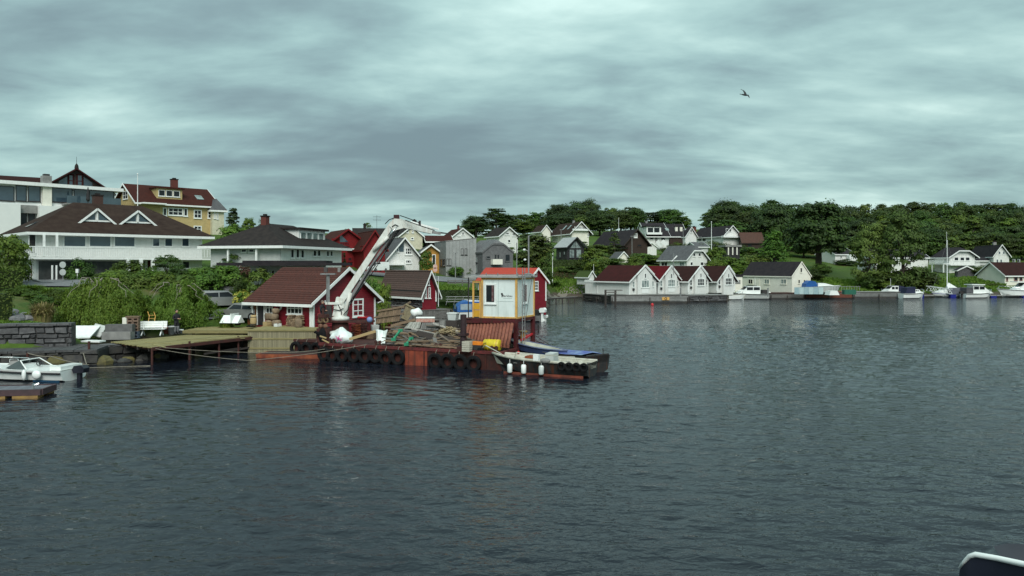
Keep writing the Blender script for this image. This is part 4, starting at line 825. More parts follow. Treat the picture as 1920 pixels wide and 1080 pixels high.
for x0, x1, xa in ((147, 222, 189), (225, 298, 258)):
 ua, _ = h.uz('F', x0, 413); ub, _ = h.uz('F', x1, 415); g = (h.hr - h.he) / (h.d / 2 + 1.5); dd = 1.3; z0 = h.he + (dd + 1.5) * g - .1
 f = 1 + dd / 100.; h.dormer('F', ua * 1.0 + .6, ub - .2, dd, z0, z0 + 1.35, 4.2)
h.chimney(h.w * .44, h.d * .55, h.hr - .4, 1.3, .9, M('brown_brick', (.07, .035, .028), (.05, .03, .025), 9, .85))
m = MB(); z0 = h.he; slope = (h.hr - h.he) / (h.d / 2 + 1.5)
for k, (a, b) in enumerate(((.9, 1.5), (2.4, 3.0))):
 x0 = 1.2 + k * 1.1; m.add([(x0 - 1.5 + .2, 3 + k * .8, z0 + x0 * slope + .09), (x0 - .4, 3 + k * .8, z0 + (x0 + .9) * slope + .09), (x0 - .4, 4.2 + k * .8, z0 + (x0 + .9) * slope + .09), (x0 - 1.3, 4.2 + k * .8, z0 + x0 * slope + .09)], [(0, 1, 2, 3)])
m.build('skylight', glass2, h.t)
m = MB(); m.torus(h.fp('F', h.uz('F', 333, 488)[0], .06, h.uz('F', 333, 488)[1]), .22, .05, 'y', 12, 6); m.build('door_wreath', LF_dark, h.t)
# modern white house above it
h = House('modern_house', 'flat-roofed white modern house with wide dark glass walls', -40, 215, 97, 48, -60, 'L', 440, 342, 335, smoothw, trim, kind='flat', ov=.9, depth=9)
for x0, x1, y0, y1 in ((-30, 27, 346, 378), (29, 50, 347, 378), (52, 76, 348, 379)): h.win('F', x0, y0, x1, y1, 1, 1, glass2, .1, steeld, off=.0)
for x0, x1, y0, y1 in ((96, 136, 351, 381), (138, 165, 353, 381), (167, 214, 355, 384)): h.win('F', x0, y0, x1, y1, 1, 1, glass2, .1, steeld)
m = MB(); u0, _ = h.uz('F', 78, 380); u1, _ = h.uz('F', 95, 380); h.fbox(m, 'F', u0, u1, .075, .5, 1.0, h.he - .01); m.build('wall_pillar', offw, h.t)
m = MB(); m.box(u0, u1, -.5, .5, h.he + .451, h.he + 1.5); c = m.build('chimney', conc, h.t); m = MB(); m.box(u0 + .2, u1 - .2, -.35, .35, h.he + 1.501, h.he + 1.75); m.build('chimney_cap', steeld, c)
zt = zat(379, 97) - h.zb
for x0, x1 in ((-40, 33), (68, 120)):
 u0, _ = h.uz('F', x0, 400); u1, _ = h.uz('F', x1, 400); m = MB(); h.fbox(m, 'F', u0, u1, .08, 1.3, -2.5, zt - .1); m.build('lower_wall', smoothw, h.t)
u0, _ = h.uz('F', 35, 400); u1, _ = h.uz('F', 67, 400); m = MB(); h.fbox(m, 'F', u0 + .02, u1 - .02, .08, .6, zat(396, 97) - h.zb, zt - .1); m.build('grey_panel', conc, h.t)
h.win('F', 36, 397, 50, 425, 1, 1, glass, .1, steeld, off=.1); h.win('F', 52, 397, 66, 425, 1, 1, glass, .1, steeld, off=.1)
m = MB(); u1, _ = h.uz('F', 216, 385); h.fbox(m, 'F', u1 - 7, u1, .1, 2.2, zat(386, 108) - h.zb - .2, zat(386, 108) - h.zb); t_ = m.build('terrace_floor', conc, h.t)
for i in range(5): m = MB(); h.fbox(m, 'F', u1 - 7 + i * 1.4 + .02, u1 - 5.62 + i * 1.4, 2.14, 2.17, zat(386, 108) - h.zb + .01, zat(386, 108) - h.zb + 1.0); m.build('glass_railing', glass2, t_)
def rect_part(h, face, x0, y0, x1, y1, mat, name, o0=.01, o1=.06, parent=None):
 ua, za = h.uz(face, x0, y0); ub, zb = h.uz(face, x1, y1); m = MB(); h.fbox(m, face, min(ua, ub), max(ua, ub), o0, o1, min(za, zb), max(za, zb)); return m.build(name, mat, parent or h.t)
for i, px in enumerate((143, 172, 181, 190)):      # terrace furniture
 p = Q(px, 384, 100.5 + px * .045); m = MB(); m.box(-.28, .28, -.28, .28, 0, .42); m.box(-.28, .28, .22, .28, .42, .95)
 one('terrace_chair', m, trim, ['white terrace chair left of the brown chimney', 'white terrace chair by the closed black parasol', 'middle white terrace chair behind glass', 'white terrace chair nearest the glass corner'][i], 'chair', p, .8, 'white chairs on the modern house terrace')
p = Q(165, 388, 103); m = MB(); m.tube([(0, 0, 0), (0, 0, .5), (0, 0, 2.7)], .04, 6); m.lathe([(.1, .7), (.26, 1.0), (.17, 1.9), (.05, 2.65), (.0, 2.75)], 10); one('closed_parasol', m, blackw, 'closed black parasol standing on the terrace of the modern house', 'parasol', p)
h = House('gabled_house', 'dark red roofed house with glazed gable rising behind the modern house', 78, 205, 118, 35, 0, 'L', 400, 352, 317, brownw, rmaroon2, rmaroon, gov=.9, ov=.8)
for x0, x1, y0, y1 in ((127, 139, 326, 352), (143, 156, 326, 353)): h.win('F', x0, y0, x1, y1, 1, 2, glass2, .22)
m = MB()
for xa, xb, ya, yb in ((110, 126, 340, 331), (157, 173, 332, 343)):
 (a, za), (b, zb) = h.uz('F', xa, ya), h.uz('F', xb, yb); z_ = h.uz('F', xa, 351)[1]; m.add([h.fp('F', a, .06, z_), h.fp('F', b, .06, z_), h.fp('F', b, .06, zb), h.fp('F', a, .06, za)], [(0, 1, 2, 3)])
m.build('pane', glass2, h.t)
m = MB(); m.tube([(h.w / 2, -.6, h.hr), (h.w / 2, -.6, h.hr + 1.9)], [.05, .02], 6); m.lathe([(.32, 0), (.25, .5), (.08, .8)], 8, (h.w / 2, -.6, h.hr)); m.build('finial', slate, h.t)
h = House('low_roofed_house', 'low house with dark red roof beside the glazed gable, at left edge', -60, 78, 116, 35, -80, 'L', 380, 345, 326, brownw, rmaroon2, kind='gablex', depth=8)
# yellow house
h = House('yellow_house', 'big yellow house with dark red roof, dormer and skylight', 258, 405, 112, 45, 218, 'L', 446, 376, 345, yelw, rred, kind='gablex', ov=.6, gov=.6)
for x0, y0, x1, y1, nx, ny in ((305, 389, 313, 405, 1, 1), (315, 389, 343, 405, 3, 2), (344, 390, 352, 406, 1, 1), (363, 393, 378, 410, 2, 2), (389, 395, 397, 410, 1, 2), (363, 423, 378, 436, 2, 2)): h.win('F', x0, y0, x1, y1, nx, ny, glass, .14)
u0, z0 = h.uz('F', 298, 376); u1, z1 = h.uz('F', 346, 357); h.dormer('F', u0, u1, .9, h.he + .6, h.he + 2.15, 2.4, None, yelw, 3, 'flat')
h.chimney(h.w * .6, h.d / 2, h.hr - .3, 1.5, .9)
sl = (h.hr - h.he) / (h.d / 2); m = MB(); u = h.w * .79
m.add([(u, 1.2, h.he + 1.2 * sl + .14), (u + 1.1, 1.2, h.he + 1.2 * sl + .14), (u + 1.1, 2.4, h.he + 2.4 * sl + .14), (u, 2.4, h.he + 2.4 * sl + .14)], [(0, 1, 2, 3)]); m.build('skylight', curtain, h.t)
h.win('L', 231, 359, 240, 373, 2, 2, glass, .12)
m = MB(); h.fbox(m, 'F', .2, 3.6, .3, 1.6, h.he - .5, h.he - .3); m.build('porch_roof', trim, h.t)
h = House('yellow_annex', 'pale yellow annex with grey pyramid roof beside the yellow house', 398, 420, 119, 40, 385, 'L', 446, 394, 374, creamw, rgrey, kind='hip', ov=.4, depth=5)
h.win('F', 401, 398, 404, 410); h.win('F', 406, 399, 409, 411)
# white villa with black hip roof; its grey walls have shade painted in
h = House('hip_roofed_house', 'white villa with black hipped roof, red chimney and flat dormer', 395, 525, 78, -16, 640, 'R', 512, 461, 421, greyw, slate, kind='hip', ov=.9)
for x0, x1 in ((453, 463), (467, 477)): h.win('F', x0, 467, x1, 473, 1, 1, glass, .06)
for x0, x1, y0, y1 in ((544, 550, 467, 484), (554, 560, 467, 484), (563, 569, 468, 484), (586, 592, 469, 481), (594, 600, 469, 481), (611, 616, 470, 481), (618, 623, 470, 481)): h.win('R', x0, y0, x1, y1, 1, 1, glass, .07, off=.035)
m = MB(); h.fbox(m, 'R', .1, h.d, .01, .03, -2, h.he - .31); m.build('lit_side_cladding', white, h.t)  # painted brighter than the other walls, as the lit side of one white house
h.dormer('R', 5.2, 10.8, 1.0, h.he + .5, h.he + 1.95, 3.0, slate, white, 4, 'flat', curtain)
h.chimney(h.w / 2, 3.6, h.hr - .3, 1.0, .65)
for u in (2.6, 6.0): m = MB(); h.fbox(m, 'F', u - .09, u + .09, .5, .68, -.3, h.he - .3); m.build('pillar', trim, h.t)
h = House('terrace_garage', 'long flat dark-roofed garage with white fascia below the hipped house', 470, 600, 68, 8, 455, 'L', 535, 498, 490, white, slate2, kind='flat', ov=.6, cat='garage', depth=5)
m = MB(); h.fbox(m, 'F', -.6, h.w + .6, .62, .68, h.he - .12, h.he + .12); m.build('fascia', trim, h.t)
h.door('F', 492, 505, 502, 530, conc); h.win('F', 508, 506, 516, 518)
m = MB(); m.box(-2.2, 9, -3.2, -.7, h.he + .0, h.he + .25); m.build('terrace_roof', slate2, h.t)
# red houses
h = House('red_house', 'red house with glazed pointed gable, the left of two', 612, 690, 104, 28, 585, 'L', 505, 458, 430, redh, rred, redh, gov=.5)
h.win('F', 637, 455, 655, 460, 4, 1, glass, .1); h.win('F', 640, 473, 647, 490, 2, 3, glass, .12); h.win('F', 652, 482, 660, 490, 2, 1, glass, .1); h.win('F', 622, 447, 627, 453)
m = MB(); (a, za), (b, zb), (c_, zc) = h.uz('F', 637, 438), h.uz('F', 637, 454), h.uz('F', 653, 454); m.add([h.fp('F', a, .05, za), h.fp('F', b, .05, zb), h.fp('F', c_, .05, zc)], [(0, 1, 2)]); m.build('pane', glass2, h.t)
m = MB(); u, z = h.uz('F', 660, 468); h.fbox(m, 'F', u - .8, u + 1.2, .05, .7, z, z + .15); m.build('porch_roof', trim, h.t)
h = House('red_house', 'red house with small paned windows behind the crane boom, the right of two', 682, 722, 101, 25, 655, 'L', 508, 462, 432, redh, rred, redh, gov=.4)
h.win('F', 697, 480, 705, 491, 2, 2, glass, .12); h.win('L', 676, 461, 682, 472, 2, 1, glass, .1)
h = House('dark_house', 'dark roofed house on the skyline behind the two red houses', 664, 722, 138, 12, 656, 'L', 470, 446, 428, slate, slate, slate, kind='gablex', depth=8)
h.win('F', 672, 441, 677, 447); h.chimney(h.w * .35, 4, h.hr - .2, .9, .5, slate)
m = MB()
for dz in (1.6, 2.2): m.tube([(3.5, 4, h.hr + dz), (5.0, 4, h.hr + dz)], .03, 5)
m.tube([(4.2, 4, h.hr - .2), (4.2, 4, h.hr + 2.5)], .03, 5); m.build('aerial', steeld, h.t)
# white gabled and cream houses
h = House('white_house', 'white house with grey roof and steep glazed gable behind the tiled boathouse', 728, 786, 108, 24, 688, 'L', 508, 481, 446, white, rgrey, gov=.7, ov=.5)
h.win('F', 759, 464, 773, 478, 3, 2, glass, .16); h.win('F', 760, 487, 771, 494, 3, 1, glass, .12); h.win('F', 743, 465, 748, 473, 1, 1, glass2, .1)
m = MB(); (a, za), (b, zb), (c_, zc), (e_, ze) = h.uz('F', 748, 472), h.uz('F', 757, 472), h.uz('F', 757, 454), h.uz('F', 748, 463); m.add([h.fp('F', a, .05, za), h.fp('F', b, .05, zb), h.fp('F', c_, .05, zc), h.fp('F', e_, .05, ze)], [(0, 1, 2, 3)]); m.build('pane', glass2, h.t)
m = MB(); u, z = h.uz('F', 740, 484); h.fbox(m, 'F', -.4, h.w * .5, .05, 1.2, z - 1.0, z - .85); m.build('balcony', trim, h.t)
h = House('cream_house', 'tall cream house with black roof high behind the crane jib', 750, 792, 140, 20, 722, 'L', 470, 441, 424, creamw, slate, gov=.4)
for x0, x1, y0, y1 in ((762, 766, 432, 437), (772, 776, 432, 437), (770, 776, 445, 450)): h.win('F', x0, y0, x1, y1, 1, 1, glass, .12)
h.chimney(h.w * .8, 3, h.hr - 1.2, 2.4, .6, slate)
h = House('ochre_house', 'ochre house with grey sloping roof left of the grey concrete house', 793, 823, 118, 10, 778, 'L', 515, 470, 459, orgw, rgrey, kind='gable', gov=.6)
h.win('F', 810, 477, 817, 498, 1, 1, glass, .1)
h = House('red_tiled_house', 'white house with red tiled roof and two gables on the skyline', 849, 885, 150, 20, 830, 'L', 470, 442, 428, white, rred, gov=.4)
h.win('F', 866, 435, 870, 441); h.win('F', 858, 441, 864, 443); h.chimney(h.w * .5, 3, h.hr - .2, .8, .4)
h = House('low_red_roofed_house', 'low house with red tile roof just under the jib tip', 800, 848, 140, 12, 788, 'L', 470, 452, 442, slate, rred, kind='gablex', depth=7)
# grey angular houses
h = House('concrete_house', 'pale grey angular house with faceted walls and black corner window', 836, 893, 114, 18, 815, 'L', 521, 452, 446, conc, conc, conc, kind='shed', ov=.05, gov=.05, thick=.1)
for x0, y0, x1, y1 in ((864, 466, 869, 478), (871, 466, 876, 478), (825, 0, 0, 0)):
 if x1: h.win('F', x0, y0, x1, y1, 1, 1, glass, .06, steeld)
for x0 in (826, 831): h.win('L', x0, 486, x0 + 4, 499, 1, 1, glass, .06, steeld)
for x0 in (837, 842): h.win('F', x0, 485, x0 + 4, 498, 1, 1, glass, .06, steeld)
pan = M('concrete_panel', (.30, .31, .305), (.24, .25, .245), 1.5, .8, per=.05)
for i in range(9):
 a = h.w * i / 9; m = MB(); h.fbox(m, 'F', a + .015, a + h.w / 9 - .015, .01, .04, -2, h.he + (h.hr - h.he) * a / h.w - .1); m.build('panel', pan, h.t)
gsh = M('grey_shingle', (.15, .152, .155), (.105, .106, .11), 2.5, .85, clad=.22)
h = House('shingle_house', 'dark grey shingled house with gambrel end, small white balcony', 905, 962, 113, 24, 873, 'L', 522, 472, 449, gsh, gsh, gsh, ov=.1, gov=.1, clip=.35)
for x0, y0, x1, y1 in ((927, 477, 931, 486), (932, 477, 936, 486), (912, 480, 919, 485), (947, 477, 956, 490)): h.win('F', x0, y0, x1, y1, 1, 1, glass, .06)
rect_part(h, 'F', 920, 486, 938, 496, offw, 'balcony', .02, .9)
for x0, y0, x1, y1 in ((887, 481, 896, 492), (888, 495, 896, 512), (880, 476, 885, 486)): h.win('L', x0, y0, x1, y1, 2, 1, curtain if y0 > 480 else glass, .07)
# houses higher up
h = House('white_house', 'white house with charcoal roof among the trees above the shingled house', 936, 971, 165, 28, 912, 'L', 472, 441, 426, white, slate, gov=.5)
h.win('F', 947, 435, 955, 441, 3, 1, glass, .15); h.win('F', 960, 436, 966, 443, 2, 1, glass, .15); h.win('F', 952, 449, 957, 455)
h = House('brown_roofed_cottage', 'small cottage with brown roof peeping above the drooping tree', 1016, 1032, 195, 25, 1000, 'L', 450, 432, 422, offw, rbrown)
h = House('large_hill_house', 'beige house with wide brown roof and triangular glazed gable', 1072, 1104, 188, 20, 1035, 'L', 456, 433, 416, offw, rbrown, gov=.8, ov=.8)
h.win('F', 1077, 425, 1098, 430, 3, 1, glass, .2); rect_part(h, 'F', 1073, 429, 1102, 433, trim, 'balcony', .02, .7); h.win('L', 1060, 437, 1071, 443, 2, 1, glass, .15); h.win('F', 1101, 438, 1104, 444, 1, 1, glass, .12)
sl = (h.hr - h.he) / (h.w / 2)
for y_ in (3.0, 6.0): m = MB(); m.add([(.4, y_, h.he + .4 * sl + .2), (.4, y_ + .9, h.he + .4 * sl + .2), (1.5, y_ + .9, h.he + 1.5 * sl + .2), (1.5, y_, h.he + 1.5 * sl + .2)], [(0, 1, 2, 3)]); m.build('skylight', curtain, h.t)
h.chimney(h.w / 2, 4, h.hr - .2, .8, .5, conc)
h = House('black_cabin', 'black timber house with tall glazed gable and pale metal roof', 1063, 1095, 160, 28, 1043, 'L', 487, 461, 445, blackw, M('zinc_roof', (.35, .36, .36), (.28, .29, .29), 2, .5), blackw, gov=.7, ov=.4)
for x0, x1 in ((1067, 1077), (1080, 1090)): h.win('F', x0, 467, x1, 484, 2 if x0 < 1070 else 1, 1, curtain, .1, blackw)
m = MB(); (a, z1), (b, z2), (c_, z3) = h.uz('F', 1069, 465), h.uz('F', 1078, 465), h.uz('F', 1078, 452); m.add([h.fp('F', a, .05, z1), h.fp('F', b, .05, z2), h.fp('F', c_, .05, z3)], [(0, 1, 2)])
(a, z1), (b, z2), (c_, z3) = h.uz('F', 1079, 465), h.uz('F', 1089, 465), h.uz('F', 1079, 452); m.add([h.fp('F', a, .05, z1), h.fp('F', b, .05, z2), h.fp('F', c_, .05, z3)], [(0, 1, 2)]); m.build('pane', curtain, h.t)
h.win('L', 1049, 472, 1052, 483, 1, 1, curtain); h.win('L', 1057, 471, 1060, 478, 1, 1, curtain)
h = House('brown_house', 'very dark brown house with big roof and carved gable behind the conifer', 1172, 1214, 182, 22, 1115, 'L', 484, 455, 430, brownw, slate2, brownw, gov=.8, ov=.7)
h.win('F', 1188, 437, 1195, 446, 2, 1, glass, .25, trim); h.win('F', 1195, 458, 1203, 462, 1, 1, glass, .1, brownw); h.win('L', 1158, 464, 1178, 468, 4, 1, glass, .1, rred)
h = House('dormer_house', 'white house with long charcoal roof, clipped dormer gable and outside stairs', 1212, 1254, 208, 8, 1165, 'L', 470, 440, 418, white, slate2, kind='gablex', depth=10, ov=.8)
u0, z0 = h.uz('F', 1211, 440); u1, z1 = h.uz('F', 1238, 424)
h.dormer('F', u0, u1, -.6, h.he + .1, h.he + 2.2, 5, None, white, 2, 'flat'); h.win('F', 1218, 443, 1225, 450); h.win('F', 1239, 443, 1247, 451); rect_part(h, 'F', 1211, 436, 1239, 440, trim, 'balcony', .62, 1.2); h.door('F', 1228, 443, 1233, 455, conc)
sl = (h.hr - h.he) / (h.d / 2)
m = MB(); u, _ = h.uz('F', 1252, 430); m.add([(u, 1.5, h.he + 1.5 * sl + .2), (u + 1, 1.5, h.he + 1.5 * sl + .2), (u + 1, 2.6, h.he + 2.6 * sl + .2), (u, 2.6, h.he + 2.6 * sl + .2)], [(0, 1, 2, 3)]); m.build('skylight', curtain, h.t)
for i, (xa, ya, xb, yb) in enumerate(((1229, 452, 1236, 464), (1236, 452, 1246, 463))):
 m = MB(); (a, za), (b, zb) = h.uz('F', xa, ya), h.uz('F', xb, yb); m.bar(h.fp('F', a, 1.2 + i * 1.2, za), h.fp('F', b, 2.0 + i * 1.2, zb), .15, 1.0); m.build('stair_rail', trim, h.t)
h.chimney(h.w * .25, 5, h.hr - .2, .8, .5, conc)
h = House('dark_annex_house', 'long dark roof with twin pale chimneys right of the dormer house', 1256, 1288, 214, 6, 1240, 'L', 470, 442, 420, brownw, slate2, kind='gablex', depth=9)
for u in (h.w * .5, h.w * .78): h.chimney(u, 2.0, h.he + .6, 2.0, .7, offw)
h = House('garden_shed', 'small white gabled shed below the dormer house stairs', 1212, 1231, 194, 10, 1208, 'L', 468, 462, 455, white, trim, cat='shed', drop=1.5)
h = House('white_gabled_house', 'long white house with two front gables and charcoal roof on the slope', 1356, 1388, 210, 18, 1300, 'L', 460, 441, 423, white, slate2, gov=.6)
h.win('F', 1361, 428, 1365, 435); h.win('F', 1367, 428, 1371, 435); rect_part(h, 'F', 1352, 442, 1395, 446, trim, 'balcony', .02, 1.2)
h.win('L', 1309, 444, 1316, 453, 2, 1, glass, .15); h.win('L', 1317, 444, 1324, 453, 2, 1, glass, .15)
h = House('white_gable_wing', 'white pointed gable wing with narrow window, left of the flagpole', 1285, 1306, 203, 24, 1280, 'L', 462, 442, 426, white, slate2, gov=.4, ov=.3)
h.win('F', 1294, 430, 1298, 437, 2, 1, glass, .12)
h.chimney(h.w * 1.6, 4, h.hr - 1.4, 1.7, .9)
h = House('brown_tiled_house', 'house with red-brown tiled roof half hidden under the dark trees', 1392, 1432, 205, -8, 1440, 'R', 472, 454, 436, brownw, M('red_brown_roof', (.08, .035, .025), (.06, .03, .022), 2, .8, clad=.3), brownw, kind='gablex', depth=9)
h.win('F', 1402, 457, 1410, 463)
h = House('grey_garage', 'grey roofed garage wing below the white house on the slope', 1306, 1328, 196, 15, 1300, 'L', 470, 462, 454, greyw, rgrey, cat='garage', kind='gablex', depth=6)
h = House('gambrel_house', 'white house with light grey clipped roof above the boathouses', 1288, 1326, 158, 30, 1237, 'L', 512, 484, 460, white, rgrey, trim, clip=.42, gov=.5, ov=.5)
for x0, y0, x1, y1 in ((1299, 474, 1304, 481), (1309, 474, 1314, 481), (1294, 491, 1299, 498), (1313, 491, 1319, 498)): h.win('F', x0, y0, x1, y1, 1, 1, glass, .1)
h.win('L', 1240, 491, 1252, 499, 2, 1, glass, .1); h.win('L', 1274, 491, 1284, 499, 2, 1, curtain, .1)
h = House('garden_garage', 'low white garage with grey roof by the stone slope', 1160, 1178, 168, 14, 1145, 'L', 488, 482, 472, offw, rgrey, cat='garage', kind='gable')
h = House('garden_house', 'dark open garden shed with flat roof on the green slope', 1362, 1387, 176, 6, 1355, 'L', 478, 463, 461, blackw, conc, cat='shed', kind='flat', depth=4)
for x0 in (1364, 1372, 1380): rect_part(h, 'F', x0, 464, x0 + 2, 478, offw, 'post', .1, .3)
h = House('small_shore_hut', 'tiny hut with mossy roof and white gable left of the boathouses', 1104, 1114, 146, 30, 1123, 'L', 524, 516, 508, white, LF_olive, cat='hut', drop=1.0, depth=4)
h = House('hidden_house', 'white house with dark roof glimpsed under the huge dark tree', 1566, 1602, 200, 14, 1550, 'L', 492, 476, 464, white, slate2, kind='gablex', depth=8)
h.win('F', 1575, 480, 1579, 484); rect_part(h, 'F', 1586, 478, 1602, 490, trim, 'porch', .1, 1.5)
h = House('willow_house', 'white house seen in scraps between the willow trunks', 1640, 1740, 182, 4, 1630, 'L', 512, 482, 468, white, slate2, kind='gablex', depth=8)
for x0 in (1652, 1676, 1700): h.win('F', x0, 488, x0 + 8, 497)
h = House('white_house', 'white house with clipped gable and long balcony right of the willows', 1780, 1828, 178, 14, 1752, 'L', 506, 480, 464, white, slate2, clip=.4, gov=.7, ov=.7)
for x0, y0, x1, y1 in ((1799, 467, 1803, 473), (1805, 467, 1810, 473), (1789, 482, 1797, 489), (1800, 482, 1808, 489), (1810, 482, 1818, 489)): h.win('F', x0, y0, x1, y1, 1, 1, glass, .1)
u, z = h.uz('F', 1790, 496); h.rail('F', -1, h.w, 1.3, z, z + .9, 26); u, z = h.uz('L', 1760, 494); h.rail('L', 0, h.d, 1.6, z, z + .9, 24)
for x0 in (1757, 1778): rect_part(h, 'L', x0, 495, x0 + 1.6, 511, trim, 'post', 1.4, 1.6)
h = House('stone_terrace', 'small dark gabled shed on stone base under the white balcony', 1796, 1826, 170, 10, 1790, 'L', 514, 506, 499, stone, slate2, cat='shed')
h = House('white_house', 'white house with steep left gable at the right picture edge', 1863, 1892, 182, -10, 1990, 'R', 504, 478, 459, white, slate2, gov=.5, depth=14)
for x0, y0, x1, y1 in ((1872, 471, 1876, 477), (1880, 471, 1884, 477), (1868, 486, 1872, 493), (1875, 486, 1879, 493)): h.win('F', x0, y0, x1, y1, 1, 1, glass2, .08)
h.win('R', 1898, 486, 1903, 492); h.win('R', 1907, 486, 1912, 492); h.chimney(h.w * .6, 4.5, h.hr - .2, 1.0, .7, conc)
h = House('low_outbuilding', 'low grey outbuilding between the two right-hand white houses', 1829, 1862, 184, 4, 1825, 'L', 500, 488, 482, greyw, slate2, kind='gablex', depth=5)
h = House('white_boathouse', 'white boathouse with dark brown roof cut by the right picture edge', 1884, 2010, 157, 6, 1878, 'L', 531, 515, 492, offw, rmaroon2, cat='boathouse', kind='gablex', depth=8, ov=.4)
for x0, x1 in ((1886, 1890), (1901, 1908), (1911, 1917)): h.win('F', x0, 519, x1, 527, 1, 1, glass, .1, M('faded_red_frame', (.35, .2, .18), (.3, .2, .18), 4))
# --- white boathouses on the quay
BH = [('white boathouse with wide maroon roof, leftmost and largest of the row', 1180, 1230, 126, 36, 1119, 549, 525, 498, rmaroon), ('white boathouse with wine-red roof, second in the row', 1234, 1274, 131, 36, 1190, 547, 525, 499, rbright),
      ('white boathouse with brown-maroon roof, third in the row', 1290, 1328, 133, 36, 1238, 545, 524, 499, rmaroon2), ('white boathouse with brown roof and side porch, last in the row', 1344, 1378, 137, 36, 1305, 543, 524, 499, rmaroon2)]
for i, (lab, a, b, Y, dg, c_, ba, ea, ap, rm) in enumerate(BH):
 h = House('white_boathouse', lab, a, b, Y, dg, c_, 'L', ba, ea, ap, white, rm, cat='boathouse', group='white boathouses along the quay', gov=.5, ov=.45, drop=.6); h.corner()
 m_ = (a + b) / 2 + 1; hw = (b - a) * .2
 m = MB(); u0, _ = h.uz('F', m_ - hw * 1.35, 520); u1, _ = h.uz('F', m_ + hw * 1.35, 520); m.prism([(u0, -1), (u1, -1), (u1, h.he + .6), ((u0 + u1) / 2, h.hr - .3), (u0, h.he + .6)], 'y', -.45, -.01); bay = m.build('front_bay', white, h.t)
 m = MB(); g = (h.hr - h.he) / (h.w / 2)
 for s1 in (-1, 1): m.bar(((u0 + u1) / 2, -.55, h.hr + .06), ((u0 + u1) / 2 + s1 * (u1 - u0) * .62, -.55, h.hr + .06 - g * (u1 - u0) * .62), .12, .22)
 m.build('bay_bargeboard', trim, bay)
 z_ = h.uz('F', m_, 512)[1]; um = (u0 + u1) / 2
 h.winuz('F', um - .22, um + .22, h.he + .25, h.he + 1.1, 1, 1, glass, .08, off=.46)
 wgl = curtain if i in (0, 1) else glass
 h.winuz('F', um - .92, um + .92, .8, 2.1, 4 if i else 3, 2 if i else 1, wgl, .1, off=.46)
 if i < 2: m = MB(); h.fbox(m, 'F', um - .8, um + .8, .46, .5, -.1, .8); m.build('boat_door', trim, h.t)
 h.winuz('F', u0 - .9, u0 - .35, .9, 1.9, 1, 2, wgl, .07)
 h.winuz('F', u1 + .35, u1 + .8, .9, 1.9, 1, 2, wgl, .07)
 m = MB(); m.tube([h.fp('F', u0 - .7, .25, .5), h.fp('F', u0 - .7, .02, .5)], .2, 8); m.build('hose_reel', steeld, h.t)
h = House('lean_to', 'low white lean-to shed at the left end of the boathouse row', 1117, 1126, 132.8, 36, 1097, 'L', 550, 530, 528, white, trim, cat='shed', kind='flat', depth=2.8, ov=.08, drop=.6)
h = House('porch_shed', 'small white porch between the last two boathouses', 1326, 1346, 141, 8, 1320, 'L', 544, 526, 524, white, trim, cat='shed', kind='flat', depth=3, ov=.15)
h.win('F', 1330, 530, 1335, 540, 2, 3, glass, .1); h.door('F', 1338, 530, 1342, 544, conc)
h = House('cream_boathouse', 'long cream boathouse with dark steep roof and narrow gable', 1485, 1520, 143, 27, 1392, 'L', 546, 517, 491, offw, slate2, offw, cat='boathouse', ov=.15, gov=.12)
for x0, x1 in ((1403, 1412), (1433, 1443), (1464, 1475)): h.win('L', x0, 523, x1, 533, 2, 1, curtain if x0 > 1420 else glass, .12, offw)
h.win('F', 1500, 502, 1504, 511, 1, 1, glass, .08); h.win('F', 1496, 524, 1500, 532, 1, 1, glass, .1); h.win('F', 1506, 524, 1510, 532, 1, 1, glass, .1); h.door('L', 1417, 523, 1424, 540, offw)
h = House('link_shed', 'low cream shed joining the boathouse row to the cream boathouse', 1374, 1392, 146, 8, 1370, 'L', 546, 519, 517, offw, slate2, cat='shed', kind='flat', depth=4, ov=.1)
rect_part(h, 'F', 1374, 525, 1388, 532, conc, 'roller_door', .02, .08)
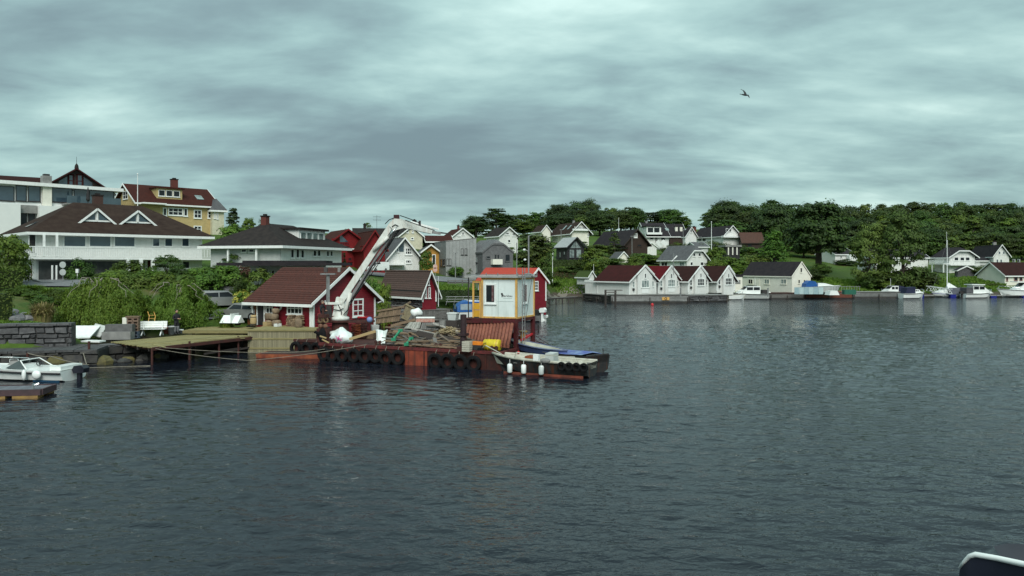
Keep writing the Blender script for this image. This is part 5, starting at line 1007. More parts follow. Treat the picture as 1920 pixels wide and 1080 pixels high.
# --- orange-red roofed boathouse behind the cabin, and the tiled one on a stone footing
h = House('red_boathouse', 'small red boathouse with bright orange-red roof behind the cabin', 990, 1024, 86, 32, 897, 'L', 560, 525, 503, redw, rorange, cat='boathouse', gov=.3, ov=.3, drop=2.2); h.corner()
h.win('F', 1000, 527, 1009, 545, 2, 3, glass, .09)
h = House('tiled_boathouse', 'red boathouse with brown tiled roof on a grey stone footing', 792, 818, 80, 40, 716, 'L', 561, 543, 508, redw, M('brown_clay_tile', (.085, .05, .042), (.06, .04, .035), 4, .8, per=.12), cat='boathouse', gov=.45, ov=.4, courses=13); h.corner()
for x0, x1 in ((796, 800), (803, 807)): h.win('F', x0, 539, x1, 559, 1, 3, glass, .07)
h.win('F', 801, 524, 805, 535, 1, 2, glass, .07)
def stones_on(parent, fp, u0, u1, z0, z1, sw, sh, seed, mat, depth=.16):
 """separate stones laid in uneven rows against a wall face; fp(u, o, z) gives points"""
 g = random.Random(seed); z = z0; n = 0
 while z < z1 - .04:
  hh = min(z1 - z, sh * g.uniform(.6, 1.5)); u = u0 + g.uniform(-.5, 0) * sw
  while u < u1:
   ww = sw * g.uniform(.4, 1.7); a, b = max(u, u0), min(u + ww - .03, u1)
   if b - a > .08:
    m = MB(); o = depth * g.uniform(.6, 1.1); q = .04
    j = lambda: g.uniform(-.05, .05)
    vs = [fp(a, 0, z), fp(b, 0, z), fp(b, 0, z + hh - .03), fp(a, 0, z + hh - .03), fp(a + q + j(), o + j(), z + q + j()), fp(b - q + j(), o + j(), z + q + j()), fp(b - q + j(), o + j(), z + hh - .03 - q + j()), fp(a + q + j(), o + j(), z + hh - .03 - q + j())]
    m.add(vs, [(4, 5, 6, 7), (0, 1, 5, 4), (1, 2, 6, 5), (2, 3, 7, 6), (3, 0, 4, 7)]); m.build('stone', mat, parent); n += 1
   u += ww
  z += hh
 return n
stones_on(h.wall, lambda u, o, z: h.fp('L', u, o, z), 0, h.d, -.9, h.he - .35, .5, .24, 5, stone)
m = MB(); m.box(-.16, -.01, 0, h.d, h.he - .34, h.he - .1); m.build('sill_beam', blackw, h.t)
# ------------------------------------------------------------------ the red boathouse with its porch, quay and decks
h = House('red_boathouse', 'red boathouse with brown tiled roof and open porch behind the crane', 586, 703, 56.2, 60, 472, 'L', 615, 562, 503, redw, tile, cat='boathouse', ov=.55, gov=.45, courses=17, drop=1.2)
MAIN = h
h.winuz('F', 4.3, 5.6, .55, 2.0, 2, 3, glass, .13); h.winuz('F', 2.4, 3.5, .55, 2.0, 2, 3, glass, .13)
pm = M('red_plank', (.2, .013, .022), (.155, .011, .018), 3, .55, per=.14)
z = .0; g_ = (h.hr - h.he) / (h.w / 2)
def inset(zz): return max(0, (zz - h.he) / g_)
while z < h.hr - .3:                             # lapped cladding boards on the gable, each cut to the roof slope
 z1 = z + .17; a0, a1 = inset(z) + .13, inset(z1) + .13; m = MB(); w = h.w
 m.add([(a0, -.045, z), (w - a0, -.045, z), (w - a1, -.012, z1), (a1, -.012, z1), (a0, 0, z), (w - a0, 0, z), (w - a1, 0, z1), (a1, 0, z1)], [(0, 1, 2, 3), (1, 0, 4, 5), (0, 3, 7, 4), (2, 1, 5, 6)])
 if w - 2 * a1 > .2: m.build('plank', pm, h.wall)
 z = z1
for x in (0, h.w):
 m = MB(); m.box(-.03 if x == 0 else x - .16, .16 if x == 0 else x + .03, -.06, .14, -.3, h.he - .1); m.build('corner_board', trim, h.t)
# porch side: the roof runs out over posts; the wall behind is dark red with doors and windows
m = MB(); m.box(-.12, .1, -.02, .2, -.2, h.he - .15); m.build('porch_post', trim, h.t)
dl = h.d; m = MB(); m.box(-.12, .14, dl - .25, dl, -.2, h.he - .15); m.build('porch_post', trim, h.t)
h.winuz('L', 1.0, 2.6, .95, 1.85, 4, 2, glass, .1); h.winuz('L', 4.1, 4.9, .9, 1.85, 2, 2, glass, .1)
m = MB(); h.fbox(m, 'L', 5.9, 6.9, .02, .06, .0, 1.95); dr = m.build('door', M('brown_door', (.13, .055, .02), (.09, .035, .015), 3, .55), h.t); m = MB(); m.ell(h.fp('L', 6.05, .09, .95), (.04, .04, .04), 6, 4); m.build('handle', steeld, dr)
for u in (5.0, 5.8): m = MB(); h.fbox(m, 'L', u, u + .08, .01, .08, 0, 2.0); m.build('door_frame', trim, h.t)
m = MB(); h.fbox(m, 'L', 5.09, 5.79, .005, .02, 0, 1.95); m.build('doorway_dark_sheet', blackw, h.t)  # flat black sheet on the wall stands in for the unlit inside
m = MB(); m.tube([(-.45, -.5, h.he - .35), (-.3, -.3, h.he - .55), (-.02, -.12, h.he - .62), (-.02, -.12, 0)], .04, 6); m.build('downpipe', trim, h.t)
m = MB(); m.tube([(h.w + .4, -.45, h.he - .35), (h.w + .1, -.2, h.he - .55)], .04, 6); m.build('downpipe', trim, h.t)
for u, zz in ((1.2, 1.9),):
 m = MB(); m.ell(h.fp('F', u, .1, zz), (.09, .06, .13), 8, 5); m.build('wall_lamp', trim, h.t)
def onporch(u, o, z=0.0):                        # a place in front of the porch wall
 p = Vector(h.fp('L', u, o, z)); return h.o + Vector((h.c * p.x - h.s * p.y, h.s * p.x + h.c * p.y, p.z))
ROTL = math.atan2(h.s, h.c)
def sack(name, label, cat, loc, sx, sy, sz, mat, seed, group=None, rot=0.0):
 g = random.Random(seed); m = MB(); m.ell((0, 0, sz / 2), (sx / 2, sy / 2, sz / 2), 10, 7)
 m.v = [(math.copysign(abs(x / (sx / 2)) ** .55, x) * sx / 2 + g.uniform(-.02, .02), math.copysign(abs(y / (sy / 2)) ** .55, y) * sy / 2 + g.uniform(-.02, .02), sz / 2 + math.copysign(abs((z - sz / 2) / (sz / 2)) ** .6, z - sz / 2) * sz / 2) for x, y, z in m.v]
 return one(name, m, mat, label, cat, loc, rot, group, True)
wk = 0
logm = M('split_log', (.27, .19, .12), (.17, .12, .08), 7, .9, per=.35)
for row in range(7):                             # stacked firewood under the porch window
 for i in range(9):
  if row > 4 and i in (3, 4, 8): continue
  g = rnd; mb = MB(); mb.tube([(0, 0, 0), (.42, 0, 0)], .07 * g.uniform(.8, 1.15), 6)
  one('log', mb, logm, 'split firewood log in the stack under the porch window', 'log', onporch(.65 + i * .17 + (row % 2) * .06, .62, .08 + row * .135), ROTL + R(g.uniform(-6, 6)), 'firewood logs under the porch')
sack('paper_sack', 'tall brown paper sack at the right of the porch stack', 'sack', onporch(.55, .85), .5, .45, .75, card, 2, rot=.4)
for j, (u, o, zz, sx, sz, lb) in enumerate(((3.0, .7, 0, .75, .55, 'brown sack at the bottom of the porch pile'), (3.7, .75, 0, .7, .5, 'second brown sack at the bottom of the pile beside the box'), (3.3, .7, .52, .8, .5, 'brown sack lying on top of two others'), (3.95, .6, .48, .6, .55, 'upright brown sack leaning under the small window'), (3.2, .6, 1.0, .5, .4, 'topmost rumpled sack of the porch pile'))):
 sack('brown_sack', lb, 'sack', onporch(u, o, zz), .5, sx, sz, card, 10 + j, 'brown sacks piled in the porch', ROTL)
def crate(name, label, cat, loc, sx, sy, sz, mat, rot=0, slats=4, group=None):
 t = thing(name, label, cat, loc, rot, group); m = MB(); m.box(-sx / 2 + .02, sx / 2 - .02, -sy / 2 + .02, sy / 2 - .02, 0, .03); m.build('bottom', mat, t)
 for i in range(slats):
  z0 = sz * i / slats + .01; z1 = sz * (i + 1) / slats - .01
  for a in (0, 1):
   m = MB(); m.box(-sx / 2, sx / 2, (-sy / 2 if a == 0 else sy / 2 - .02), (-sy / 2 + .02 if a == 0 else sy / 2), z0, z1); m.build('slat', mat, t)
   m = MB(); m.box((-sx / 2 if a == 0 else sx / 2 - .02), (-sx / 2 + .02 if a == 0 else sx / 2), -sy / 2 + .021, sy / 2 - .021, z0, z1); m.build('slat', mat, t)
 return t
crate('wooden_crate', 'light wooden crate at the foot of the brown sacks', 'crate', onporch(3.55, 1.1), .5, .4, .42, woody, ROTL)
crate('white_crate', 'small white crate beside the firewood stack', 'crate', onporch(2.55, 1.0), .45, .35, .3, trim, ROTL)
t = thing('barrel', 'pale wooden barrel by the open doorway', 'barrel', onporch(5.15, 1.0)); m = MB(); m.lathe([(.2, 0), (.25, .3), (.25, .55), (.21, .85)], 14); m.build('staves', woody, t, True)
for zz in (.15, .7): m = MB(); m.lathe([(.235, zz - .03), (.262, zz), (.235, zz + .03)], 14); m.build('hoop', steeld, t)
m = MB(); m.lathe([(.33, 0), (.36, .08), (.2, .1), (.0, .1)], 14); one('tyre', m, rubber, 'black tub on the deck below the pale barrel', 'tub', onporch(4.85, 1.5), 0)
m = MB(); m.torus((0, 0, 0), .32, .075, 'x', 18, 8); m.mi = [1 if (i // 36) % 2 else 0 for i in range(len(m.f))]
tag(m.build('life_ring', [trim, redp], None, True, onporch(3.45, .1, 1.55), ROTL), 'red and white ring hanging on the porch wall above the sacks', 'life ring')
t = thing('boots_rack', 'dark low basket beside the white porch post', 'basket', onporch(6.9, 1.0), ROTL); m = MB(); m.lathe([(.2, 0), (.3, .25), (.27, .25), (.18, .03)], 12); m.build('body', woodd, t)
for i, (u, a) in enumerate(((-.5, 8), (-.75, 12))):
 m = MB(); p = h.o + Vector((h.c * (.55 + i * .28) - h.s * -.35, h.s * (.55 + i * .28) + h.c * -.35, 0)); m.bar((0, 0, 0), (-.1 - i * .12, .12, 1.25 - i * .3), .14, .04); one('plank', m, woody, ['taller pale plank leaning on the red gable corner', 'shorter pale plank leaning on the red gable corner'][i], 'plank', p, 0)
# quay front clad in upright boards, decks of single boards
QZ = 1.62
def board_row(parent, name, a, d, wdir, n, pitch, L, th, z, mat, jag=0.0, seed=0, base=True):
 """n boards side by side: start point a, along d, stepping by wdir"""
 g = random.Random(seed); me = MB().box(0, 1, -.5, .5, -.5, .5).mesh(name, mat)
 an = math.atan2(d[1], d[0])
 for i in range(n):
  s0 = g.uniform(-jag, jag); l = L(i) if callable(L) else L
  if l < .2: continue
  x = a[0] + wdir[0] * pitch * i + d[0] * s0; y = a[1] + wdir[1] * pitch * i + d[1] * s0
  put(name, me, parent, (x, y, z + g.uniform(-.006, .006)), an, (l + g.uniform(-jag, jag), pitch - .022, th))
t = thing('quay', 'wooden quay deck with upright yellow-green boards before the red boathouse', 'quay', (0, 0, 0))
board_row(t, 'deck_board', (-18.75, 53.9), (1, 0), (0, 1), 14, .15, 5.0, .05, QZ, woodo, .03, 1)
board_row(t, 'deck_board', (-18.75, 56.0), (1, 0), (0, 1), 26, .15, lambda i: 3.9 - i * .1, .05, QZ - .004, woodo, .03, 2)
board_row(t, 'deck_board', (-24.2, 56.0), (1, 0), (0, 1), 22, .15, 5.4, .05, 1.4, woodo, .08, 3)
me = MB().box(-.5, .5, -.5, .5, 0, 1).mesh('upright_board', woodq)
n = 38
for i in range(n): put('upright_board', me, t, (-18.72 + i * .128, 53.83, -.35 + rnd.uniform(-.02, .02)), 0, (.112, .04, QZ + .3))
for zz in (.28, .95): m = MB(); m.box(-18.75, -13.85, 53.77, 53.80, zz, zz + .1); m.build('wale', woodo, t)
m = MB(); m.box(-18.78, -13.8, 53.74, 53.90, QZ - .09, QZ + .035); m.build('edge_beam', woodo, t)
m = MB(); m.box(-18.7, -13.9, 53.9, 58, -1.5, QZ - .06); m.build('fill', stoned, t)
m = MB(); m.box(-24.3, -18.8, 55.85, 55.98, 1.2, 1.42); m.build('edge_beam', woodo, t)
for x in (-23.6, -21.8, -20.0): m = MB(); m.box(x - .08, x + .08, 56.0, 56.16, -1.5, 1.37); m.build('post', woodd, t)
A = Vector((-26.9, 50.8)); B = Vector((-22.5, 47.3)); dAB = (B - A).normalized(); dBC = Vector((.508, .861)); DZ = 1.06
t = thing('jetty', 'low wooden jetty of mossy boards on rusty posts', 'jetty', (0, 0, 0))
nb = 38
board_row(t, 'deck_board', A, dBC, dAB, nb, .15, lambda i: ((56.6 if i < 22 else 55.8) - (A.y + dAB.y * .15 * i)) / .861 - .1, .05, DZ, woodo, .12, 5)
C_ = B + dBC * 8.2
m = MB(); m.bar((B.x + dAB.x * .1, B.y + dAB.y * .1, DZ - .06), (C_.x + dAB.x * .1 + .9, C_.y + dAB.y * .1 + 1.4, DZ - .0), .09, .2); m.build('edge_beam', rustd, t)
m = MB(); m.bar((A.x + dBC.x * .3, A.y + dBC.y * .3, DZ - .12), (B.x + dBC.x * .3, B.y + dBC.y * .3, DZ - .12), .1, .16); m.build('edge_beam', rustd, t)
for i in range(4):
 a = A.lerp(B, .12 + i * .27); m = MB(); m.bar((a.x, a.y, DZ - .16), (a.x + dBC.x * 4.2, a.y + dBC.y * 4.2, DZ - .16), .1, .16); m.build('joist', woodd, t)
for i, (f, s, hh) in enumerate(((.02, 0, .0), (2.7, 0, .18), (5.0, 0, .0), (6.6, 0, .2), (8.6, .1, .24), (10.2, .1, .1))):
 p = B + dBC * f + dAB * s; m = MB(); m.tube([(p.x, p.y, -1.2), (p.x, p.y, DZ + hh)], .07, 7); m.build('post', rustd, t)
for f in (3.8, 5.6): m = MB(); p = B + dBC * f; q = B + dBC * (f + 3.0); m.bar((p.x, p.y, .3), (q.x, q.y, .42), .05, .12); m.build('brace', woodd, t)
m = MB(); p = B + dBC * 3; q = B + dBC * 10.6; m.bar((p.x + .05, p.y, DZ + .06), (q.x + .1, q.y, DZ + .14), .06, .1); m.build('top_rail', woodo, t)
def stray(i, f, s, L, a, lab):
 p = A.lerp(B, s) + dBC * f; m = MB(); m.box(0, L, -.07, .07, 0, .035); one('loose_board', m, woodo, lab, 'board', (p.x, p.y, DZ + .03), a)
stray(0, .9, .72, 2.4, R(-48), 'pale loose board lying across the jetty near its corner')
stray(1, 1.2, .45, 3.0, R(-18), 'long loose board lying slanted on the jetty')
stray(2, 3.4, .5, 4.4, R(14), 'greyish wide board lying along the back of the jetty')
# things on the jetty
def onj(px, py, z=DZ + .03): return P(px, py, z)
p = onj(222, 636); m = MB(); m.box(-.95, .95, -.4, .4, 0, .52); m.box(-.92, .92, -.38, .38, .521, .54); t = thing('concrete_block', 'large pale grey block at the landward end of the jetty', 'block', p, .1); m.build('body', conc, t); m = MB(); m.box(-.85, .95, -.1, .5, .545, 1.02); m.build('top_block', M('grey_lump', (.13, .13, .13), (.09, .09, .09), 3, .9), t)
p = onj(251, 634); t = thing('block_stack', 'stack of hollow bricks on a blue base beside the white bench', 'block stack', p, .1)
hb = M('hollow_brick', (.22, .15, .11), (.16, .11, .085), 6, .9, per=.2)
for r_ in range(6):
 for c_ in range(2):
  m = MB(); x0, z0 = -.38 + c_ * .385, .02 + r_ * .24; m.box(x0, x0 + .36, -.2, .2, z0, z0 + .05); m.box(x0, x0 + .36, -.2, .2, z0 + .18, z0 + .22); m.box(x0, x0 + .05, -.2, .2, z0 + .05, z0 + .18); m.box(x0 + .31, x0 + .36, -.2, .2, z0 + .05, z0 + .18); m.box(x0 + .05, x0 + .31, .05, .2, z0 + .05, z0 + .18)
  m.build('hollow_block', hb if r_ > 1 else M('blue_grey_block', (.06, .1, .16), (.1, .11, .12), 5, .8), t)
m = MB(); m.box(-.5, .42, -.22, .22, 1.47, 1.56); m.build('plank', woodb, t)
m = MB(); m.box(-.7, -.42, -.2, .2, 1.0, 1.46); m.build('pale_block', offw, t)
p = onj(285, 629); t = thing('garden_bench', 'white slatted garden bench on the jetty', 'bench', p, R(8))
for i in range(4): m = MB(); m.box(-.95, .95, -.28 + i * .14, -.16 + i * .14, .46, .49); m.build('seat_slat', trim, t)
for i in range(3): m = MB(); m.add([(-.95, .29 + i * .035, .55 + i * .16), (.95, .29 + i * .035, .55 + i * .16), (.95, .32 + i * .035, .70 + i * .16), (-.95, .32 + i * .035, .70 + i * .16), (-.95, .31 + i * .035, .55 + i * .16), (.95, .31 + i * .035, .55 + i * .16), (.95, .34 + i * .035, .70 + i * .16), (-.95, .34 + i * .035, .70 + i * .16)], [(0, 1, 2, 3), (7, 6, 5, 4), (3, 2, 6, 7), (1, 0, 4, 5), (0, 3, 7, 4), (2, 1, 5, 6)]); m.build('backrest_slat', trim, t)
for x in (-.65, .65):
 for a, b in (((x, -.3, 0), (x, .2, .46)), ((x, .42, 0), (x, -.05, .46))): m = MB(); m.bar(a, b, .07, .09); m.build('leg', trim, t)
 m = MB(); m.bar((x, .2, .44), (x, .36, 1.0), .06, .05); m.build('back_support', trim, t)
p = onj(283, 626); t = thing('hand_truck', 'yellow hand truck lying back against the white bench', 'hand truck', p + Vector((0, 0, .5)), R(5))
for x in (-.22, .22): m = MB(); m.tube([(x, -.1, .0), (x, .28, .8), (x - .14 * (1 if x > 0 else 1), .34, 1.15)], .03, 6); m.build('rail', yelp, t)
for i in range(4): z = .15 + i * .24; m = MB(); m.tube([(-.22 - .02 * i, -.02 + .11 * i, z), (.22 - .02 * i, -.02 + .11 * i, z)], .022, 6); m.build('crossbar', yelp, t)
m = MB(); m.box(-.24, .24, -.2, .02, .0, .03); m.box(-.22, .22, -.06, .0, .03, .36); m.build('toe_plate', yelp, t)
for x in (-.28, .28): m = MB(); m.lathe([(.03, -.03), (.11, -.03), (.11, .03), (.03, .03)], 12, (x, .04, .1), 'x'); m.build('wheel', rubber, t)
p = onj(313, 626); m = MB(); m.lathe([(.2, 0), (.27, .4), (.29, .4), (.29, .48), (.24, .48), (.22, .1), (0, .1)], 16); one('flower_pot', m, M('terracotta', (.3, .1, .06), (.22, .08, .05), 5, .85), 'terracotta pot between the bench and the grey bucket', 'pot', p, 0, None, True)
p = onj(323, 627); t = thing('bucket', 'pale grey bucket standing beside the person on the jetty', 'bucket', p); m = MB(); m.lathe([(.24, 0), (.33, .56), (.35, .56), (.35, .6), (.31, .6), (.22, .05), (0, .05)], 16); m.build('body', M('grey_plastic', (.42, .44, .44), (.36, .38, .38), 3, .5), t, True); m = MB(); m.tube([(.34 * math.cos(a), 0, .55 + .12 * math.sin(a)) for a in [math.pi * i / 8 for i in range(9)]], .012, 5); m.build('handle', steelg, t)
p = onj(340, 625); m = MB(); m.lathe([(.14, 0), (.17, .3), (.18, .3), (.12, .05), (0, .05)], 12); one('small_bucket', m, trim, 'small white bucket right of the standing person', 'bucket', p, 0, None, True)
p = P(378, 601, 1.62); t = thing('sign_board', 'board with a red and white poster on two legs beside the jetty', 'sign', p, R(6)); m = MB(); m.box(-.5, .5, -.02, .02, .35, 1.12); m.build('board', M('sign_white', (.62, .6, .58), (.5, .48, .46), 3, .6), t)
for x in (-.34, .34): m = MB(); m.box(x - .03, x + .03, -.02, .05, 0, .35); m.build('leg', woodg, t)
pk = M('poster_red', (.5, .05, .07), (.42, .05, .06), 3, .6); m = MB()
m.torus((0, -.028, .74), .27, .05, 'y', 18, 4, .1)
for a, b in (((-.15, .62), (-.12, .86)), ((0, .6), (.02, .88)), ((.15, .62), (.14, .86)), ((-.14, .74), (.14, .74))): m.bar((a[0], -.03, a[1]), (b[0], -.03, b[1]), .012, .06)
m.build('printed_emblem', pk, t)
# white garden table and small upturned white hull on the grass
p = P(405, 601, 1.7); t = thing('picnic_table', 'white garden table with slanted top standing on the grass', 'table', p, R(6), None, .78)
m = MB(); m.add([(-.75, -.5, .5), (1.0, -.5, .5), (.55, .5, .95), (-.35, .5, .95), (-.75, -.5, .46), (1.0, -.5, .46), (.55, .5, .91), (-.35, .5, .91)], [(0, 1, 2, 3), (7, 6, 5, 4), (1, 0, 4, 5), (2, 1, 5, 6), (3, 2, 6, 7), (0, 3, 7, 4)]); m.build('top', trim, t)
for x in (-.55, .7): m = MB(); m.bar((x, -.35, .46), (x + .2, -.3, 0), .08, .08); m.build('leg', trim, t); m = MB(); m.bar((x * .6, .4, .85), (x * .6, .45, 0), .08, .08); m.build('leg', trim, t)
# white panels dumped on the bank
p = P(150, 634, 1.2); t = thing('dumped_board', 'big white board lying tilted on the stones below the weeping tree', 'board', p, R(20)); m = MB(); m.add([(-1.1, -.5, 0), (.7, -.6, .02), (1.15, .7, .72), (-.45, .75, .75), (-1.1, -.5, .07), (.7, -.6, .09), (1.15, .7, .79), (-.45, .75, .82)], [(3, 2, 1, 0), (4, 5, 6, 7), (0, 1, 5, 4), (1, 2, 6, 5), (2, 3, 7, 6), (3, 0, 4, 7)]); m.build('panel', trim, t)
p = P(177, 632, 1.2); t = thing('dumped_board', 'smaller white board behind the big tilted one', 'board', p, R(-15)); m = MB(); m.add([(-.5, 0, .1), (.6, -.1, 0), (.65, .4, .7), (-.4, .5, .85), (-.5, 0, .16), (.6, -.1, .06), (.65, .4, .76), (-.4, .5, .91)], [(3, 2, 1, 0), (4, 5, 6, 7), (0, 1, 5, 4), (1, 2, 6, 5), (2, 3, 7, 6), (3, 0, 4, 7)]); m.build('panel', greyw, t)
m = MB(); m.box(-.7, .7, -.3, .3, 0, .1); one('dumped_board', m, trim, 'low white slab under the smaller white board', 'board', P(175, 641, 1.1), R(-10))
# --- stone walls of the old harbour
def stonewall(label, a, b, z0, z1, sw, sh, seed, mat, back=1.0):
 a = Vector(a); b = Vector(b); L = (b - a).length; ang = math.atan2(b.y - a.y, b.x - a.x); t = thing('stone_wall', label, 'wall', (a.x, a.y, 0), ang)
 m = MB(); m.box(0, L, .08, back, z0, z1 - .12); m.build('core', stoned, t); stones_on(t, lambda u, o, z: (u, .08 - o, z), 0, L, z0, z1, sw, sh, seed, mat, .2)
 m = MB(); g = random.Random(seed); x = 0
 while x < L: w = g.uniform(.7, 1.3); m.box(x, min(L, x + w) - .03, -.12 + g.uniform(-.03, .03), back, z1 - .11, z1 + g.uniform(0, .03)); x += w
 m.build('coping', stone, t); return t
stonewall('dry stone wall of grey blocks below the lawn at the left', (-36.5, 46.9), (-28.6, 49.2), .7, 2.45, .85, .33, 2, stone)
stonewall('dark lower quay wall of wet stones behind the moored white boat', (-36, 44.9), (-25.9, 47.4), -.9, .95, 1.2, .42, 3, stoned, 3.6)
stonewall('stone footing under the landward side of the jetty', (-26.8, 49.6), (-22.9, 53.6), -.9, .98, .9, .4, 4, stoned, .9)
rk = random.Random(8)
def rock(label, p, r, mat, seed, group):
 g = random.Random(seed); m = MB(); m.ell((0, 0, 0), (r, r * g.uniform(.7, 1), r * g.uniform(.5, .75)), 7, 5); m.v = [tuple(c * g.uniform(.8, 1.15) for c in v) for v in m.v]
 return one('rock', m, mat, label, 'rock', p, g.uniform(0, 6), group)
for i in range(16):
 px, py = rk.uniform(18, 56), rk.uniform(572, 603); Y = 51 + (603 - py) * .12; p = Q(px, py, Y); rock('grey boulder in the rock heap beside the square hedge', (p.x, p.y, ground(p.x, p.y) + .25), rk.uniform(.3, .6), M('pale_rock', (.2, .2, .205), (.12, .12, .125), 4, .9, .03, per=.3), i, 'boulders of the rock heap')
for i in range(14):
 f = i / 13; p = Vector((-28 + 4.8 * f + rk.uniform(-.3, .3), 46.7 + 2.2 * f * f + rk.uniform(-.3, .2) + (2.0 * f), rk.uniform(-.05, .15))); rock('wet shore boulder below the quay wall', p, rk.uniform(.35, .7), stoned if i % 3 else M('yellow_weed_rock', (.13, .11, .035), (.06, .055, .03), 3, .8), 40 + i, 'wet boulders along the waterline')
for i, (px, py0, py1, lb) in enumerate(((52, 662, 673, 'short rusty mooring post above the white boat'), (167, 640, 676, 'tall rusty mooring post on the dark quay'))):
 p = Q(px, py1, 45.6 if i == 0 else 47.4); m = MB(); m.tube([(0, 0, -1.0), (0, 0, zat(py0, p.y) - p.z)], .08, 8); one('mooring_post', m, rustd, lb, 'post', p)
# low raft before the quay
t = thing('raft', 'flat red-brown steel raft floating before the quay', 'raft', (-17.1, 50.9, 0), R(-6)); m = MB(); m.prism([(0, -.2), (4.6, -.2), (4.7, .24), (-.15, .24)], 'y', 0, 1.9); m.build('hull', rusto, t); m = MB(); m.box(.1, 4.5, .1, 1.8, .241, .27); m.build('deck', rustd, t)
for i in range(4): m = MB(); m.bar((.3 + i * .8, .5 + (i % 2) * .5, .3), (1.7 + i * .7, .8 + (i % 2) * .4, .33), .14, .06); one('loose_board', m, woodd, ['dark board on the raft, leftmost', 'dark board on the raft, second from left', 'dark board on the raft, third from left', 'dark board on the raft nearest the barge'][i], 'board', (-17.1, 50.9, 0), R(-6))
def rope(label, pts, r=.025, mat=ropew, sag=0.0, name='rope'):
 a = [Vector(p) for p in pts]; out = []
 for p, q in zip(a, a[1:]):
  for i in range(8): f = i / 8; v = p.lerp(q, f); v.z -= sag * 4 * f * (1 - f); out.append(v)
 out.append(a[-1]); m = MB(); m.tube(out, r, 5, False); return one(name, m, mat, label, 'rope')
rope('pale mooring rope from the jetty corner towards the barge', [(B.x, B.y, DZ), (-17.0, 49.0, .06), (-9.2, 47.95, 1.2)], .02, sag=.1)
rope('second mooring line from the jetty to the near side of the barge', [(B.x + .1, B.y + .2, DZ + .05), (-16.2, 49.6, .5), (-12.2, 49.4, .75)], .018, sag=.08)
rope('slack rope at the waterline along the dark quay', [(-26.6, 47.0, .75), (-25.5, 45.5, .05), (-22.4, 46.9, .0)], .025)
rope('sagging rope between the two rusty mooring posts', [Q(52, 662, 45.5), Q(95, 668, 45.8), Q(167, 684, 46.6)], .03, sag=.08)
# --- road-side things
def disc_sign(label, px, Y, tops, r, base, m2):
 x = kx(px) * Y; z = zat(base, Y); t = thing('traffic_sign', label, 'sign', (x, Y, z)); H = zat(tops[0], Y) - z; m = MB(); m.tube([(0, 0, -.5), (0, 0, H + .1)], .035, 7); m.build('post', steelg, t)
 for ty in tops: m = MB(); m.lathe([(0, -.03), (r, -.03), (r, -.05), (0, -.05)], 20, (0, 0, zat(ty, Y) - z - r * .4), 'y'); m.build('disc', m2, t)
 return t
disc_sign('grey post with two round traffic signs by the left road', 118, 73, (494, 508), .31, 527, M('sign_grey', (.42, .46, .45), (.36, .4, .39), 4, .5))
disc_sign('small round red-edged traffic sign on the road behind the tiled boathouse', 816, 104, (498, 504), .3, 516, M('sign_pale_red', (.55, .3, .26), (.5, .4, .36), 4, .5))
x = kx(68) * 77.5; z = zat(517, 77.5); t = thing('brick_gatepost', 'red brick gatepost beside the left road', 'gatepost', (x, 77.5, z))
m = MB(); m.box(-.33, .33, -.33, .33, -.5, .0); m.build('footing', conc, t)
for r_ in range(8):
 for c_ in range(2): m = MB(); o = .165 if r_ % 2 else 0; m.box(-.33 + c_ * .335, -.005 + c_ * .335, -.33, .33, r_ * .145 + .005, r_ * .145 + .135) if not r_ % 2 else m.box(-.33, .33, -.33 + c_ * .335, -.005 + c_ * .335, r_ * .145 + .005, r_ * .145 + .135); m.build('brick', brick, t)
m = MB(); m.box(-.38, .38, -.38, .38, 1.165, 1.24); m.build('cap', brick, t)
for px, lb in ((98, 'white slim tree guard post left of the round signs'), (106, 'second white slim post left of the round signs')):
 m = MB(); m.tube([(0, 0, -.4), (0, 0, 1.1)], .09, 8); one('white_post', m, trim, lb, 'post', Q(px, 518, 76))
m = MB(); m.box(-.12, .12, -.1, .1, .6, 1.0); m.tube([(0, 0, -.4), (0, 0, .6)], .03, 6); one('mailbox', m, trim, 'small white mailbox on a post at the road edge', 'mailbox', Q(145, 523, 75.5))
for px, lb in ((161, 'left white gate pillar under the balcony'), (167, 'right white gate pillar under the balcony')): m = MB(); m.box(-.16, .16, -.16, .16, -.3, 1.0); one('gate_pillar', m, trim, lb, 'pillar', Q(px, 514, 80))
a = Vector((kx(122) * 79, 79)); b = Vector((kx(218) * 82, 82)); t = thing('garden_wall', 'dark garden wall with pale coping along the road', 'wall', (a.x, a.y, zat(523, 79)), math.atan2(b.y - a.y, b.x - a.x)); L = (b - a).length
m = MB(); m.box(0, L, 0, .3, -.8, .6); m.build('wall', blackw, t); m = MB(); m.box(-.05, L + .05, -.06, .36, .6, .68); m.build('coping', conc, t)
def pole(label, px, Y, top, base, r=.05, mat=trim, cat='flagpole', name='flagpole'):
 p = Q(px, base, Y); H = zat(top, Y) - p.z; t = thing(name, label, cat, p); m = MB(); m.tube([(0, 0, -.6), (0, 0, H * .5), (0, 0, H)], [r, r * .8, r * .5], 8); m.build('pole', mat, t); m = MB(); m.ell((0, 0, H + r), (r * 1.3, r * 1.3, r * 1.5), 8, 5); m.build('finial', mat, t); return t
pole('tall white flagpole between the balcony villa and yellow house', 258, 96, 327, 446, .07)
pole('white flagpole before the white gabled house on the slope', 1334, 195, 417, 468, .1)
pole('slim white flagpole on the lawn right of the red boathouse', 1036, 146, 476, 525, .07)
pole('thin pole behind the dark conifer', 1160, 190, 409, 430, .05)
pole('slim flagpole behind the white house with clipped gable', 1775, 190, 436, 470, .06)
pole('thin pale pole beside the tiny mossy hut', 1113, 150, 497, 515, .05)
pole('slender mast beside the tiled boathouse', 822, 79, 520, 564, .035)
